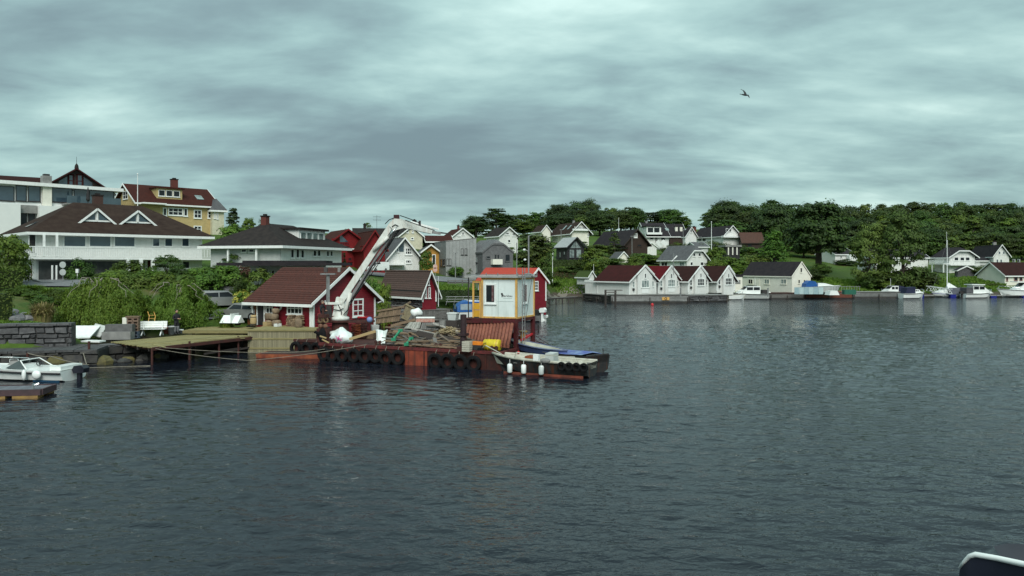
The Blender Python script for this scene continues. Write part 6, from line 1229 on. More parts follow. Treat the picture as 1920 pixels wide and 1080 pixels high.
def lamp(label, px, Y, top, base):
 p = Q(px, base, Y); H = zat(top, Y) - p.z; t = thing('street_lamp', label, 'street lamp', p); m = MB(); m.tube([(0, 0, -.5), (0, 0, H)], [.09, .05], 8); m.build('post', steelg, t); m = MB(); m.box(-.35, .35, -.12, .12, H - .05, H + .08); m.build('lamp_head', steelg, t)
lamp('grey street lamp on the lawn before the concrete house', 854, 112, 474, 518); lamp('grey street lamp among the hillside gardens', 1185, 178, 443, 478); lamp('street lamp between the dormer house and white gables', 1281, 200, 431, 462); lamp('street lamp in front of the beige hill house', 1052, 180, 431, 448); lamp('street lamp by the reeds behind the red boathouse roof', 1037, 150, 466, 480)
# --- rough plank fence along the lawn road
t = thing('wooden_fence', 'low grey board fence along the road above the lawn', 'fence', Q(840, 535, 101), R(20))
for i in range(9): m = MB(); m.box(i * 1.0 - .05, i * 1.0 + .05, -.05, .05, -.5, .75); m.build('post', woodg, t)
for zz in (.25, .55): m = MB(); m.box(-.1, 8.2, -.09, -.051, zz, zz + .13); m.build('board', woodg, t)
# --- grey pier behind the barge
t = thing('pier', 'grey wooden pier with upright boards behind the debris on the barge', 'pier', (0, 0, 0)); pa = P(690, 586, 1.5); pb = P(846, 580, 1.5); d = Vector((pb.x - pa.x, pb.y - pa.y, 0)); L = d.length; d.normalize(); an = math.atan2(d.y, d.x); nn = Vector((-d.y, d.x, 0))
me = MB().box(-.5, .5, -.5, .5, 0, 1).mesh('upright_board', woodg); k = int(L / .2)
for i in range(k): q = pa + d * (i * .2); put('upright_board', me, t, (q.x, q.y, .55 + rnd.uniform(-.05, .03)), an, (.17, .05, .92))
board_row(t, 'deck_board', (pa.x, pa.y), d, nn, 24, .17, L, .05, 1.5, woodg, .05, 6)
for i in range(8): q = pa + d * (L * i / 7) + nn * .15; m = MB(); m.tube([(q.x, q.y, -1.5), (q.x, q.y, 1.45)], .1, 7); m.build('post', woodd, t)
p = P(811, 572, 1.5); m = MB(); m.lathe([(.28, 0), (.34, .8), (.36, .8), (.36, .88), (0, .9)], 12); m.box(-.25, .25, -.45, .3, .9, .97); one('waste_bin', m, rubber, 'black bin on the pier beside the tiled boathouse', 'bin', p, .3)
m = MB(); m.lathe([(.16, 0), (.2, .35), (.1, .4), (0, .42)], 10); one('mooring_bollard', m, steeld, 'small black bollard on the pier edge', 'bollard', P(821, 571, 1.5))
for i, (px, py, a) in enumerate(((720, 578, 10), (735, 577, -12), (708, 580, 4), (752, 574, 14), (698, 579, -20))): m = MB(); m.box(-1.8, 1.8, -.1, .1, 0, .08); one('driftwood_plank', m, woodg, ['grey plank lying on the pier behind the wooden panels', 'second grey plank crossing the first on the pier', 'grey plank at the red boathouse end of the pier', 'grey plank nearest the tiled boathouse wall', 'grey plank angled against the red gable'][i], 'plank', P(px, py, 1.6 + i * .06), R(a))
for i, (px, a) in enumerate(((838, 0), (858, 0))):  # white A-frames behind the blue boat
 p = P(px, 561, 2.0); t = thing('slipway_frame', ['white slanting frame end left of the blue covered boat', 'white pointed frame behind the blue covered boat'][i], 'frame', p, .2)
 m = MB(); m.bar((-.7 if i else -.2, 0, 0), (0, 0, .9), .08, .14); m.build('leg', trim, t); m = MB(); m.bar((.5, 0, .1) if i else (.3, 0, .6), (0, 0, .9), .08, .14); m.build('leg', trim, t)
p = P(836, 566, 1.9); t = thing('boat_rack', 'low grey lattice rack behind the blue covered boat', 'rack', p, .1)
for zz in (0, .3, .6): m = MB(); m.tube([(0, 0, zz), (4.6, .3, zz)], .04, 5); m.build('rail', steelg, t)
for i in range(6): m = MB(); m.tube([(i * .9, .06 * i, -.4), (i * .9 + .3, .06 * i, .6)], .03, 5); m.build('strut', steelg, t)
# small jetty on the lawn shore
t = thing('jetty', 'slender dark jetty on thin posts by the green lawn', 'jetty', (0, 0, 0)); pa = P(1012, 560, .95); pb = P(1083, 556.5, .95); d = (pb - pa); L = d.length; d.normalize(); nn = Vector((-d.y, d.x, 0)); board_row(t, 'deck_board', (pa.x, pa.y), d, nn, 6, .2, L, .06, .95, woodg, .05, 9)
for i in range(6): q = pa + d * (L * (i + .5) / 6); m = MB(); m.tube([(q.x, q.y, -1), (q.x, q.y, .93)], .11, 6); m.build('post', woodd, t)
for k_ in (0, 1): m = MB(); q = pa + nn * (k_ * 1.0); e = q + d * L; m.bar((q.x, q.y, .85), (e.x, e.y, .85), .12, .18); m.build('beam', woodd, t)
# ------------------------------------------------------------------ the work barge and everything on it
BA = Vector((-12.7, 50.0, 0)); BR = R(-23.5); bu = Vector((math.cos(BR), math.sin(BR), 0)); bv = Vector((-math.sin(BR), math.cos(BR), 0)); BZ = 1.05; BL, BW = 13.2, 6.0
def W(x, y, z=BZ): return BA + bu * x + bv * y + Vector((0, 0, z))
def xb(px, y=0.0): return run(BA.x + bv.x * y, BA.y + bv.y * y, bu.x, bu.y, px)   # where column px meets the line y across the deck
def loc(px, py, z=BZ + .03):                     # barge coordinates of a deck point
 p = P(px, py, z) - BA; return p.dot(bu), p.dot(bv)
t = thing('work_barge', 'long rusty red work barge hung with black tyres', 'barge', BA, BR); BG = t
m = MB(); m.box(0, BL, 0, BW, -.7, BZ - .12); m.build('hull', rust, t); m = MB(); m.box(-3.3, -.002, 1.5, BW - .05, -.7, BZ - .12); m.build('hull_step', rust, t); m = MB(); m.box(-3.2, -.065, 1.6, BW - .1, BZ - .119, BZ - .02); m.build('step_deck', rustd, t); m = MB(); m.box(-3.36, -.07, 1.44, 1.6, BZ - .12, BZ + .05); m.build('step_rail', rustd, t)
m = MB(); xa_, xb_ = run(BA.x, BA.y, bu.x, bu.y, 760), run(BA.x, BA.y, bu.x, bu.y, 801); m.box(xa_, xb_, -.025, -.001, -.1, BZ - .13); m.build('bare_plate', M('bare_red_plate', (.27, .055, .028), (.16, .034, .02), 2, .75, .01, streak=(.1, .03, .02)), t)  # brighter tone of the hull side, without the painted-in tyre shadow
m = MB(); m.box(.12, BL - .12, .12, BW - .12, BZ - .119, BZ - .02); m.build('deck', rustd, t)
m = MB(); m.box(-.06, BL + .06, -.06, .12, BZ - .12, BZ + .06); m.box(-.06, BL + .06, BW - .12, BW + .06, BZ - .12, BZ + .06); m.box(-.06, .12, .12, BW - .12, BZ - .12, BZ + .06); m.box(BL - .12, BL + .06, .12, BW - .12, BZ - .12, BZ + .06); m.build('gunwale', M('red_rail_paint', (.15, .025, .026), (.06, .02, .018), 2.5, .7), t)
for i in range(9): m = MB(); m.box(.9 + i * 1.4, .98 + i * 1.4, -.05, 0, -.4, BZ - .121); m.build('rib', rust, t)
for x in (.6, 4.2, 8.6, 12.4):
 m = MB(); m.tube([(x, .3, BZ), (x, .3, BZ + .35)], .07, 8); m.tube([(x + .3, .3, BZ), (x + .3, .3, BZ + .35)], .07, 8); m.tube([(x - .12, .3, BZ + .26), (x + .42, .3, BZ + .26)], .05, 6); m.build('bollard', rustd, t)
tm_ = MB()
tp = [(.30, -.12), (.42, -.13), (.48, -.10), (.50, -.05), (.50, .05), (.48, .10), (.42, .13), (.30, .12), (.27, .06), (.36, .05), (.36, -.05), (.27, -.06)]
n = 24
for i in range(n):
 a = 6.2832 * i / n
 for r_, y_ in tp: tm_.v.append((r_ * math.cos(a), y_, r_ * math.sin(a)))
k = len(tp); tm_.f = [(i * k + j, i * k + (j + 1) % k, ((i + 1) % n) * k + (j + 1) % k, ((i + 1) % n) * k + j) for i in range(n) for j in range(k)]; tm_.mi = [0] * len(tm_.f)
tyre_me = tm_.mesh('casing', rubber); rp = MB(); rp.tube([(0, -.1, .28), (0, .02, .6), (0, .14, .72)], .018, 5); rope_me = rp.mesh('hanging_rope', ropew)
def tyre(label, p, rz, s=1.0, tilt=0.0, group='tyre fenders along the barge'):
 t = thing('tyre_fender', label, 'tyre', p, (R(tilt), rnd.uniform(0, .4) - .2, rz), group, s); put('casing', tyre_me, t); put('hanging_rope', rope_me, t); return t
for i, px in enumerate((607, 623, 642, 663, 684, 704, 723, 746)): tyre('black tyre %s in the row of eight left of the bare red plate' % ORD[i], W(xb(px, -.2), -.2, .42 + rnd.uniform(-.05, .04)), BR, rnd.uniform(.88, 1.0), rnd.uniform(-6, 6))
for i, px in enumerate((816, 839, 863, 888)): tyre('black tyre %s in the row of four right of the bare red plate' % (ORD[:2] + ORD[6:])[i], W(xb(px, -.2), -.2, .36 + rnd.uniform(-.03, .03)), BR, 1.0, rnd.uniform(-6, 6))
for i, px in enumerate((554, 574, 592)): tyre('%s black tyre on the set-back left end of the barge' % ('leftmost', 'middle', 'rightmost')[i], W(xb(px, 1.3), 1.32, .5), BR, .92, rnd.uniform(-5, 5), 'tyres on the set-back end')
# crane ------------------------------------------------------------
cx, cy = loc(638, 636); CY = 52.3
cp_ = Vector((kx(638) * CY, CY, 0))
t = thing('crane', 'white knuckle boom crane standing on the left end of the barge', 'crane', (cp_.x, cp_.y, BZ))
def c(px, py, dy=0.0): p = Q(px, py, CY + dy); return (p.x - cp_.x, p.y - cp_.y, p.z - BZ)
zc = zat(600, CY) - BZ
m = MB(); m.box(-.85, .85, -.6, .6, 0, .5); m.lathe([(.62, .5), (.55, zc - .15), (.8, zc - .12), (.8, zc)], 16); m.build('pedestal', rustd, t)
m = MB(); m.box(-1.5, 2.3, -.5, -.35, zc - .16, zc - .04); m.box(-1.5, 2.3, .35, .5, zc - .16, zc - .04); m.build('base_beam', rustd, t)
m = MB(); m.lathe([(.62, zc), (.62, zc + .18), (.4, zc + .3), (.36, zc + .9), (.28, zc + 1.25)], 18); m.build('turret', cranew, t, True)
m = MB(); m.prism([(-.5, zc + .3), (.35, zc + .3), (.2, zc + 1.5), (-.22, zc + 1.6)], 'y', -.24, .24); m.build('column', cranew, t)
a, b = Vector(c(631, 578)), Vector(c(737, 418)); m = MB(); up = Vector((-.6, 0, .4)); m.taper(a, b, .4, .44, .34, .38, up); bm = m.build('boom', cranew, t)
nrm = (b - a).normalized().cross(Vector((0, 1, 0))).normalized(); nrm = nrm if nrm.x > 0 else -nrm
m = MB(); m.taper(a.lerp(b, .12) + nrm * .42, a.lerp(b, .93) + nrm * .38, .3, .2, .26, .16, up); m.build('boom_underframe', M('mid_grey_steel', (.2, .2, .2), (.13, .13, .13), 3, .5), bm)  # mid-grey girder along the lower side of the white boom
for k, (o, yy, r_, mt) in enumerate(((.5, -.16, .035, steeld), (.6, .02, .045, steelg), (.54, .14, .035, rubber), (.68, -.06, .03, rubber))):
 m = MB(); m.tube([a.lerp(b, f) + nrm * (o + .05 * math.sin(f * 9 + k)) + Vector((0, yy, 0)) for f in [i / 10 for i in range(1, 11)]], r_, 6); m.build('hydraulic_hose', mt, bm)
m = MB(); m.tube([c(646, 592, -.1), c(652, 570, -.1), c(657, 549, -.1)], .15, 10); m.build('lift_cylinder', cranew, t, True); m = MB(); m.tube([c(657, 549, -.1), c(663, 530, -.1)], .08, 8); m.build('piston_rod', chrome, t, True)
m = MB(); m.tube([c(700, 470, -.3), c(728, 444, -.3)], .12, 10); m.build('jib_cylinder', cranew, t, True); m = MB(); m.tube([c(728, 444, -.3), c(746, 424, -.2)], .06, 8); m.build('jib_piston_rod', chrome, t, True)
m = MB(); m.prism([(c(731, 424)[0], c(731, 424)[2]), (c(740, 433)[0], c(740, 433)[2]), (c(757, 428)[0], c(757, 428)[2]), (c(752, 411)[0], c(752, 411)[2]), (c(738, 410)[0], c(738, 410)[2])], 'y', -.26, .26); m.build('elbow', cranew, t)
ja, jb = Vector(c(748, 418)), Vector(c(809, 434, 1.0)); m = MB(); m.taper(ja, jb, .44, .58, .34, .34, (0, 0, 1)); jm = m.build('jib', cranew, t)
m = MB(); m.taper(Vector(c(770, 416, .3)), Vector(c(822, 430, 1.2)), .14, .13, .12, .11, (0, 0, 1)); m.build('upper_jib_beam', M('clean_white', (.78, .8, .78), (.7, .72, .7), 3, .4), jm)
m = MB(); m.taper(Vector(c(806, 434, 1.0)), Vector(c(826, 438, 1.3)), .22, .22, .16, .16, (0, 0, 1)); m.build('jib_extension', conc, jm); m = MB(); m.taper(Vector(c(822, 436, 1.3)), Vector(c(841, 438, 1.6)), .12, .12, .08, .06, (0, 0, 1)); m.build('jib_tip', steeld, jm)
m = MB(); m.box(-.18, .18, -.15, .15, 0, .3); m.build('valve_box', M('dark_red_box', (.05, .012, .014), (.03, .01, .012), 5, .6), t, loc=c(743.5, 411)); m = MB(); m.box(-.07, .07, -.08, .08, 0, .34); m.build('valve_box', steeld, jm, loc=c(787, 423, .5))
for k, pts in enumerate(([(722, 420), (730, 412), (738, 409)], [(750, 404), (770, 411), (787, 418)], [(760, 413), (790, 424), (815, 432)], [(735, 425), (741, 421), (747, 424)])): m = MB(); m.tube([c(x, y, -.3) for x, y in pts], .03, 5); m.build('hydraulic_hose', rubber, t)
m = MB(); m.tube([c(615, 571, -.25), c(615, 515, -.25)], .12, 4); m.build('stabiliser_leg', steelg, t); m = MB(); m.box(-.5, .5, -.22, .22, 0, .09); m.build('stabiliser_foot', steelg, t, loc=c(615.5, 515, -.25)); m = MB(); m.box(-.11, .11, -.1, .1, 0, .34); m.build('stabiliser_box', M('dark_grey_cap', (.07, .06, .06), (.05, .045, .045), 4, .6), t, loc=c(611, 510.5, -.1)); m = MB(); m.box(-.09, .09, -.08, .08, 0, .3); m.build('lamp', conc, t, loc=c(636, 510, .2))
m = MB(); m.box(-.1, 1.05, -.1, .1, 0, .16); m.build('outrigger_beam', cranew, t, loc=c(613, 571, -.25))
for k, (x0, y0, x1, y1) in enumerate(((624, 580, 644, 578), (634, 571, 640, 590), (644, 590, 655, 566))): m = MB(); m.tube([c(x0, y0, -.35), c((x0 + x1) / 2 + 3, (y0 + y1) / 2 + 3, -.45), c(x1, y1, -.35)], .03, 5); m.build('hydraulic_hose', rubber, t)
m = MB(); m.box(-.28, .28, -.25, .25, 0, .12); m.box(-.28, .28, .2, .27, .12, .55); m.build('seat', M('red_seat', (.22, .02, .022), (.15, .016, .018), 5, .6), t, loc=c(604, 591, -.2)); m = MB(); m.box(-.2, .2, -.2, .2, -1.0, 0); m.build('seat_frame', rustd, t, loc=c(604, 591, -.2)); m = MB(); m.box(-.16, .16, -.16, .16, 0, .85); m.build('control_box', steeld, t, loc=c(617, 596, -.35))
for k in range(3): m = MB(); m.tube([c(614 + k * 2.5, 576, -.4), c(614 + k * 2.5, 571, -.42)], .015, 5); m.build('control_lever', steeld, t)
# grab with two pale shells, below the seat
p = Q(606, 603, 50.8); t = thing('grab', 'yellowish steel grab with two round openings below the operator', 'grab', p, BR)
for x in (-.22, .22): m = MB(); m.torus((x, 0, .1), .16, .06, 'y', 14, 6); m.build('shell', M('dull_yellow', (.2, .14, .07), (.09, .055, .035), 8, .7), t)
m = MB(); m.box(-.35, .35, -.12, .2, .28, .5); m.tube([(0, 0, .5), (0, 0, .9)], .08, 8); m.build('head', rustd, t);
for x in (-.2, .2): m = MB(); m.ell((x, -.02, -.3), (.18, .14, .16), 8, 5); m.build('jaw', M('pale_jaw', (.2, .11, .07), (.1, .045, .03), 8, .7), t)
m = MB(); m.box(-.4, .4, -.2, .3, -1.35, -.45); m.build('stand', rustd, t)
# deck load ----------------------------------------------------------
def deck_board(i, x, y, z, L, a, w, th, mat, lab, tilt=0, group='old boards heaped on the barge deck', name='old_board'):
 m = MB(); g = random.Random(i); e = g.uniform(-.15, .15); m.add([(-L / 2, -w / 2, 0), (L / 2 + e, -w / 2, 0), (L / 2, w / 2, 0), (-L / 2 - e, w / 2, 0), (-L / 2, -w / 2, th), (L / 2 + e, -w / 2, th), (L / 2, w / 2, th), (-L / 2 - e, w / 2, th)], [(3, 2, 1, 0), (4, 5, 6, 7), (0, 1, 5, 4), (1, 2, 6, 5), (2, 3, 7, 6), (3, 0, 4, 7)])
 return tag(m.build(name, mat, None, False, W(x, y, BZ + z), (R(g.uniform(-5, 5)), R(tilt), BR + R(a))), lab, 'board', group)
g = random.Random(21)
for i in range(220):
 y = g.uniform(.25, 4.1) if i % 2 else g.uniform(.25, 2.7); hh = .03 + (.4 * min(y, 3.4) * g.uniform(.25, 1) if i % 2 else .34 * y * g.uniform(.7, 1))
 mt = g.choice([woodd, wood, wood, woodb, woodb, woodb, woodb, woodg]); bx = g.uniform(5.6 if y < 2 else 4.6, 10.0); lb_ = '%s board %s the heap, %s' % ({woodd: 'blackened', wood: 'weathered tan', woodb: 'brown', woodg: 'grey'}[mt], 'at the front of' if y < 1.4 else 'in the middle of' if y < 2.8 else 'at the back of', 'beside the white tarpaulin' if bx < 5.8 else 'near the green beams' if bx < 7.6 else 'by the dark tarred beams'); stp = i % 9 == 0
 deck_board(i, bx, y, hh + .15 * stp, g.uniform(.8, 1.5) if stp else g.uniform(1.1, 3.2), g.uniform(-70, 70) if stp else g.uniform(-9, 14), g.uniform(.12, .24), g.uniform(.04, .08), mt, lb_, g.uniform(-38, 38) if stp else g.uniform(-5, 5))
for i in range(20): deck_board(200 + i, g.uniform(4.6, 10.5), g.uniform(3.4, 5.4), .6 + g.uniform(0, .8), g.uniform(1.5, 3.2), g.uniform(-25, 30), g.uniform(.1, .2), .06, g.choice([woodd, woodg, rustd]), 'dark plank jutting from the back of the debris heap', g.uniform(-12, 12), 'planks at the back of the debris heap')
m = MB(); m.box(4.2, 10.6, 1.8, 5.0, BZ, BZ + .32); mm = MB()
gg = np.random.default_rng(4); mb = MB()
for i in range(420):                             # broken wood nobody could count
 x, y = gg.uniform(4.0, 10.8), gg.uniform(.4, 5.3); z = BZ + .02 + gg.uniform(0, .2) * min(y, 3.5) ** .8; l = gg.uniform(.15, .7); a = gg.uniform(0, 3.14); d = Vector((math.cos(a), math.sin(a), gg.uniform(-.3, .3))) * l / 2; mb.bar(Vector((x, y, z)) - d, Vector((x, y, z)) + d, gg.uniform(.04, .12), gg.uniform(.02, .05))
tag(mb.build('debris', M('broken_wood', (.16, .12, .09), (.05, .04, .035), 3, .9, isl=.5), None, False, BA, BR), 'broken wood and splinters strewn over the barge deck', 'debris', kind='stuff')
# two board panels leaning at the back of the heap
def panel(label, pts, thick, n, mat, battens, name='board_section', bm_=None, horiz=False):
 """flat panel of boards between four corners a(bottom left) b(bottom right) c(top right) d(top left)"""
 a, b, c_, d = [Vector(p) for p in pts]; o = (a + b + c_ + d) / 4; t = thing(name, label, 'panel', o); nn = (b - a).cross(d - a).normalized(); nn = nn if nn.y < 0 else -nn
 for i in range(n):
  f0, f1 = i / n + .03 / n, (i + 1) / n - .06 / n
  if not horiz: q = [a.lerp(b, f0), a.lerp(b, f1), d.lerp(c_, f1), d.lerp(c_, f0)]
  else: q = [a.lerp(d, f0), b.lerp(c_, f0), b.lerp(c_, f1), a.lerp(d, f1)]
  j = rnd.uniform(0, .02); e = [v - o + nn * j for v in q]; m = MB(); m.add(e + [v - nn * thick for v in e], [(0, 1, 2, 3), (7, 6, 5, 4), (1, 0, 4, 5), (2, 1, 5, 6), (3, 2, 6, 7), (0, 3, 7, 4)]); m.build('board', mat, t)
 for f, ov in battens:
  p, q = (a.lerp(d, f), b.lerp(c_, f)) if not horiz else (a.lerp(b, f), d.lerp(c_, f)); ex = (q - p) * ov; m = MB(); m.bar(p - o - ex + nn * .06, q - o + ex + nn * .06, .12, .09, nn); m.build('batten', bm_ or mat, t)
 return t
def Qb(px, py, dy=0.): return Q(px, py, 51.6 + dy)
panel('large brown board panel leaning against the heap, with two battens', [Qb(704, 607), Qb(749, 602), Qb(753, 575), Qb(712, 582)], .03, 11, woodb, ((.98, .12), (.5, .16)))
panel('narrower slatted panel tilted right beside the brown board panel', [Qb(752, 597, -.2), Qb(763, 602, -.2), Qb(779, 579, .3), Qb(762, 570, .3)], .03, 6, M('olive_board', (.2, .165, .095), (.13, .11, .07), 5, .8, per=.2), ((.05, .05), (.95, .05)), 'slatted_panel')
panel('panel of red slats under a long white beam on the heap', [Q(779, 604, 50.2), Q(815, 604, 50), Q(815, 598, 50.3), Q(781, 598, 50.5)], .03, 14, M('pale_red_slat', (.3, .09, .07), (.36, .25, .2), 5, .8), ((1.1, .02),), 'slatted_panel', trim)
panel('row of pale grey upright slats in the heap, left one', [Q(757, 616, 49.8), Q(787, 616, 49.7), Q(790, 604, 50.1), Q(768, 604, 50.2)], .03, 15, M('pale_slat', (.35, .35, .31), (.2, .2, .18), 5, .85, per=.3), (), 'slatted_panel')
panel('row of grey worn slats in the heap, middle one', [Q(788, 618, 49.5), Q(822, 618, 49.3), Q(824, 605, 49.8), Q(792, 605, 49.9)], .03, 18, woodg, (), 'slatted_panel')
panel('row of grey worn slats in front of the white tub', [Q(822, 613, 49.6), Q(860, 612, 49.3), Q(860, 599, 49.7), Q(824, 601, 49.9)], .03, 18, woodg, (), 'slatted_panel')
def timber(label, p, q, w, hh, mat, name='timber_beam'):
 p, q = Vector(p), Vector(q); o = (p + q) / 2; m = MB(); m.bar(p - o, q - o, w, hh); return one(name, m, mat, label, 'beam', o)
timber('long pale beam reaching from the white bag towards the barge rim', Q(655, 636, 48.9), Q(704, 621, 49.4), .14, .16, woody)
timber('light-topped long pole lying across the heap', Q(772, 616, 49.0), Q(818, 627, 48.3), .1, .1, M('white_worn', (.5, .48, .44), (.3, .28, .25), 6, .8))
timber('white-worn pole pointing down towards the dark pile', Q(812, 606, 49.2), Q(860, 622, 48.2), .09, .09, M('white_worn', (.5, .48, .44), (.3, .28, .25), 6, .8))
timber('thick dark tarred beam, upper of the pair', Q(783, 624, 48.5), Q(866, 642, 47.3), .3, .3, woodd)
timber('thick dark tarred beam, lower of the pair', Q(800, 636, 48.0), Q(866, 650, 46.9), .26, .26, woodd)
timber('brown sloping board from the panels down to the heap', Q(733, 611, 50.3), Q(779, 599, 50.5), .1, .16, woodb)
timber('thin dark pole sticking up behind the heap', Q(740, 584, 51.9), Q(770, 566, 53), .08, .1, woodb)
timber('grey batten leaning over the back edge of the heap', Q(795, 593, 51), Q(836, 584, 51.5), .08, .1, woodg)
timber('grey batten below the white tub', Q(800, 597, 50.6), Q(840, 590, 51), .08, .1, woodg)
m = MB(); m.torus((0, 0, 0), .2, .05, 'x', 14, 6); m.torus((.1, .05, .02), .24, .045, 'x', 14, 6); m.tube([(0, -.2, -.05), (.05, -.3, -.35), (-.1, -.25, -.6)], .04, 5); one('rope_knot', m, ropew, 'knotted grey rope tied round the dark tarred beams', 'rope', Q(817, 631, 47.9), BR)
gg = np.random.default_rng(9); mb = MB()
for i in range(60): a = gg.uniform(0, 6.28); r_ = gg.uniform(.1, .75); c0 = Vector((r_ * math.cos(a), r_ * .5 * math.sin(a), .45 * (1 - r_))); b0 = gg.uniform(0, 6.28); mb.tube([c0 + Vector((math.cos(b0 + k) * .22, math.sin(b0 + k) * .2, .06 * k)) for k in range(5)], .022, 4, False)
one('rope_heap', mb, straw, 'tangled heap of straw-coloured rope by the dark pile', 'rope', Q(842, 631, 48.4), BR)
for i, (x0, y0, x1, y1, lb) in enumerate(((738, 636, 751, 619, 'green plastic beam lying on the boards, left one'), (762, 645, 771, 634, 'green plastic beam lying on the boards, right one'))):
 p, q = Q(x0, y0, 47.9 - i * .5), Q(x1, y1, 48.7 - i * .6); o = (p + q) / 2; t = thing('green_beam', lb, 'plastic beam', o); m = MB(); m.bar(p - o, q - o, .13, .1); m.build('bar', green, t)
 for e in (p, q): m = MB(); v = e - o; m.box(v.x - .14, v.x + .14, v.y - .1, v.y + .1, v.z - .1, v.z + .07); m.build('end_block', green, t)
def cloth(name, label, cat, o, fn, nu, nv, mat, extra=None):
 m = MB(); m.add([fn(u / nu, v / nv) for v in range(nv + 1) for u in range(nu + 1)], [(v * (nu + 1) + u, v * (nu + 1) + u + 1, (v + 1) * (nu + 1) + u + 1, (v + 1) * (nu + 1) + u) for v in range(nv) for u in range(nu)])
 t = thing(name, label, cat, o, BR); ob = m.build('sheet', mat, t, True); s = ob.modifiers.new('thickness', 'SOLIDIFY'); s.thickness = .015; return t
t = thing('big_bag', 'slumped white big bag with a pink printed star on the barge', 'bag', W(xb(641, .75), .75), BR)
gg = np.random.default_rng(6); m = MB(); m.ell((0, 0, .4), (.85, .5, .5), 22, 14); m.v = [(x * (1 + .12 * math.sin(z * 9 + y * 5)) + (.25 if z > .6 else 0) * (z - .6) * -1.5, y * (1 + .14 * math.sin(x * 7)), max(0, z * (1 + .16 * math.sin(x * 6 + 1) * math.cos(y * 4)) + .06 * math.sin(x * 15 + z * 8))) for x, y, z in m.v]; m.build('sack', tarpw, t, True)
m = MB(); cc = Vector((.18, -.62, .38))
for k in range(6): a = k * 1.047 + .3; m.taper(cc, cc + Vector((math.cos(a) * .34, -.02 + .06 * abs(math.cos(a)), math.sin(a) * .22)), .02, .09, .02, .03, (0, 1, 0))
m.build('printed_star', pink, t)
m = MB(); m.ell((0, 0, 0), (.55, .35, .35), 14, 9); m.v = [(x * (1 + .18 * math.sin(z * 11)), y, z * (1 + .25 * math.sin(x * 7))) for x, y, z in m.v]; m.build('side_bag', M('translucent_wrap', (.6, .62, .58), (.42, .44, .4), 3, .45), t, True, (-.55, .25, .55))
def draped(u, v): x = -.45 + .95 * u; z = .02 + .85 * v; return (x * (.75 + .3 * v) + .12 * (1 - v), -.25 + .35 * v + .09 * math.sin(u * 9 + v * 3) + .05 * math.sin(u * 17), z - .12 * math.sin(u * 3.1) * (1 - v) + .05 * math.sin(u * 8))
cloth('white_tarpaulin', 'white tarpaulin draped over a stack beside the heap', 'tarpaulin', W(*loc(714, 643)), draped, 22, 12, tarpw); m = MB(); m.box(-.35, .5, .12, .7, 0, .62); one('pallet_box', m, woodb, 'brown box hidden under the white tarpaulin', 'box', W(*loc(714, 641)), BR)
x, y = loc(683, 634); t = thing('plywood_box', 'open beige plywood box behind the long pale beam', 'box', W(x, y + .3), BR)
for a, b_, c_, d in ((-.75, .75, -.3, -.27), (-.75, .75, .27, .3)): m = MB(); m.box(a, b_, c_, d, 0, .52); m.build('side', woodb, t)
for a in (-.75, .72): m = MB(); m.box(a, a + .03, -.269, .269, 0, .52); m.build('end', woodb, t)
m = MB(); m.box(-.719, .719, -.269, .269, 0, .03); m.build('bottom', woodb, t)
m = MB(); m.box(-.35, .35, -.02, .02, 0, .42); t = thing('white_tub', 'white box standing behind the plywood box', 'box', W(x + .3, y + .9, BZ + .45), BR); m = MB(); m.lathe([(.3, 0), (.36, .45), (.33, .45), (.27, .03), (0, .03)], 4); m.build('body', greyw, t)
m = MB(); m.ell((0, 0, .2), (.2, .2, .2), 12, 8); one('blue_buoy', m, M('pale_blue', (.2, .3, .5), (.14, .2, .42), 4, .5), 'pale blue float beside the red gable corner', 'float', Q(693, 605, 51.3), 0, None, True)
# pile of rusty chain and scrap before the crane foot
for i, (px, py, lb) in enumerate(((668, 616, 'rusty coil of wire before the small paned window'), (680, 612, 'brown tangle of scrap right of the rusty coil'))):
 gg = np.random.default_rng(30 + i); mb = MB()
 for k in range(26): a = gg.uniform(0, 6.28); mb.tube([(math.cos(a + j * .8) * .36 + gg.normal(0, .05), math.sin(a + j * .8) * .2, .1 + k * .035 + gg.normal(0, .05)) for j in range(6)], .03, 4, False)
 one('scrap_coil', mb, rustd if i else rusto, lb, 'scrap', W(*loc(px, 634)), BR)
t = thing('steel_rack', 'rusty rack of upright bars behind the scrap', 'rack', W(*loc(672, 628)), BR)
for i in range(9): m = MB(); m.bar((i * .16 - .2, 0, 0), (i * .16 - .2, 0, 1.25 + .1 * math.sin(i)), .06, .06); m.build('bar', rustd, t)
m = MB(); m.bar((-.3, 0, 1.0), (1.2, 0, 1.05), .07, .09); m.build('rail', rustd, t)
for i in range(5): m = MB(); m.ell((0, 0, 0), (.14, .1, .09), 8, 5); one('red_clamp', m, redp, 'small red clamp on top of the rusty rack', 'clamp', W(loc(672, 628)[0] + .05 + i * .2, loc(672, 628)[1], BZ + 1.32), 0, 'red clamps on the rusty rack')
m = MB(); m.ell((0, 0, .28), (.42, .36, .3), 14, 9); m.v = [(x, y, max(0, z + .05 * math.sin(x * 12))) for x, y, z in m.v]; one('white_float', m, trim, 'rounded white float behind the slatted panel', 'float', Q(781, 594, 51), 0, None, True)
p = Q(850, 600, 49.6); t = thing('white_bin', 'white plastic tub on the grey slats in front of the blue boat', 'tub', p, BR); m = MB(); m.prism([(-.26, 0), (.26, 0), (.33, .42), (-.33, .42)], 'y', -.22, .22); m.build('body', M('grey_white_plastic', (.5, .53, .52), (.42, .45, .44), 2, .5), t); m = MB(); m.box(-.36, .36, -.25, .25, .421, .48); m.build('rim', trim, t)
m = MB(); m.box(-.4, .4, -.3, .3, -.9, 0); one('support_crate', m, woodd, 'dark crate under the white plastic tub', 'crate', p, BR)
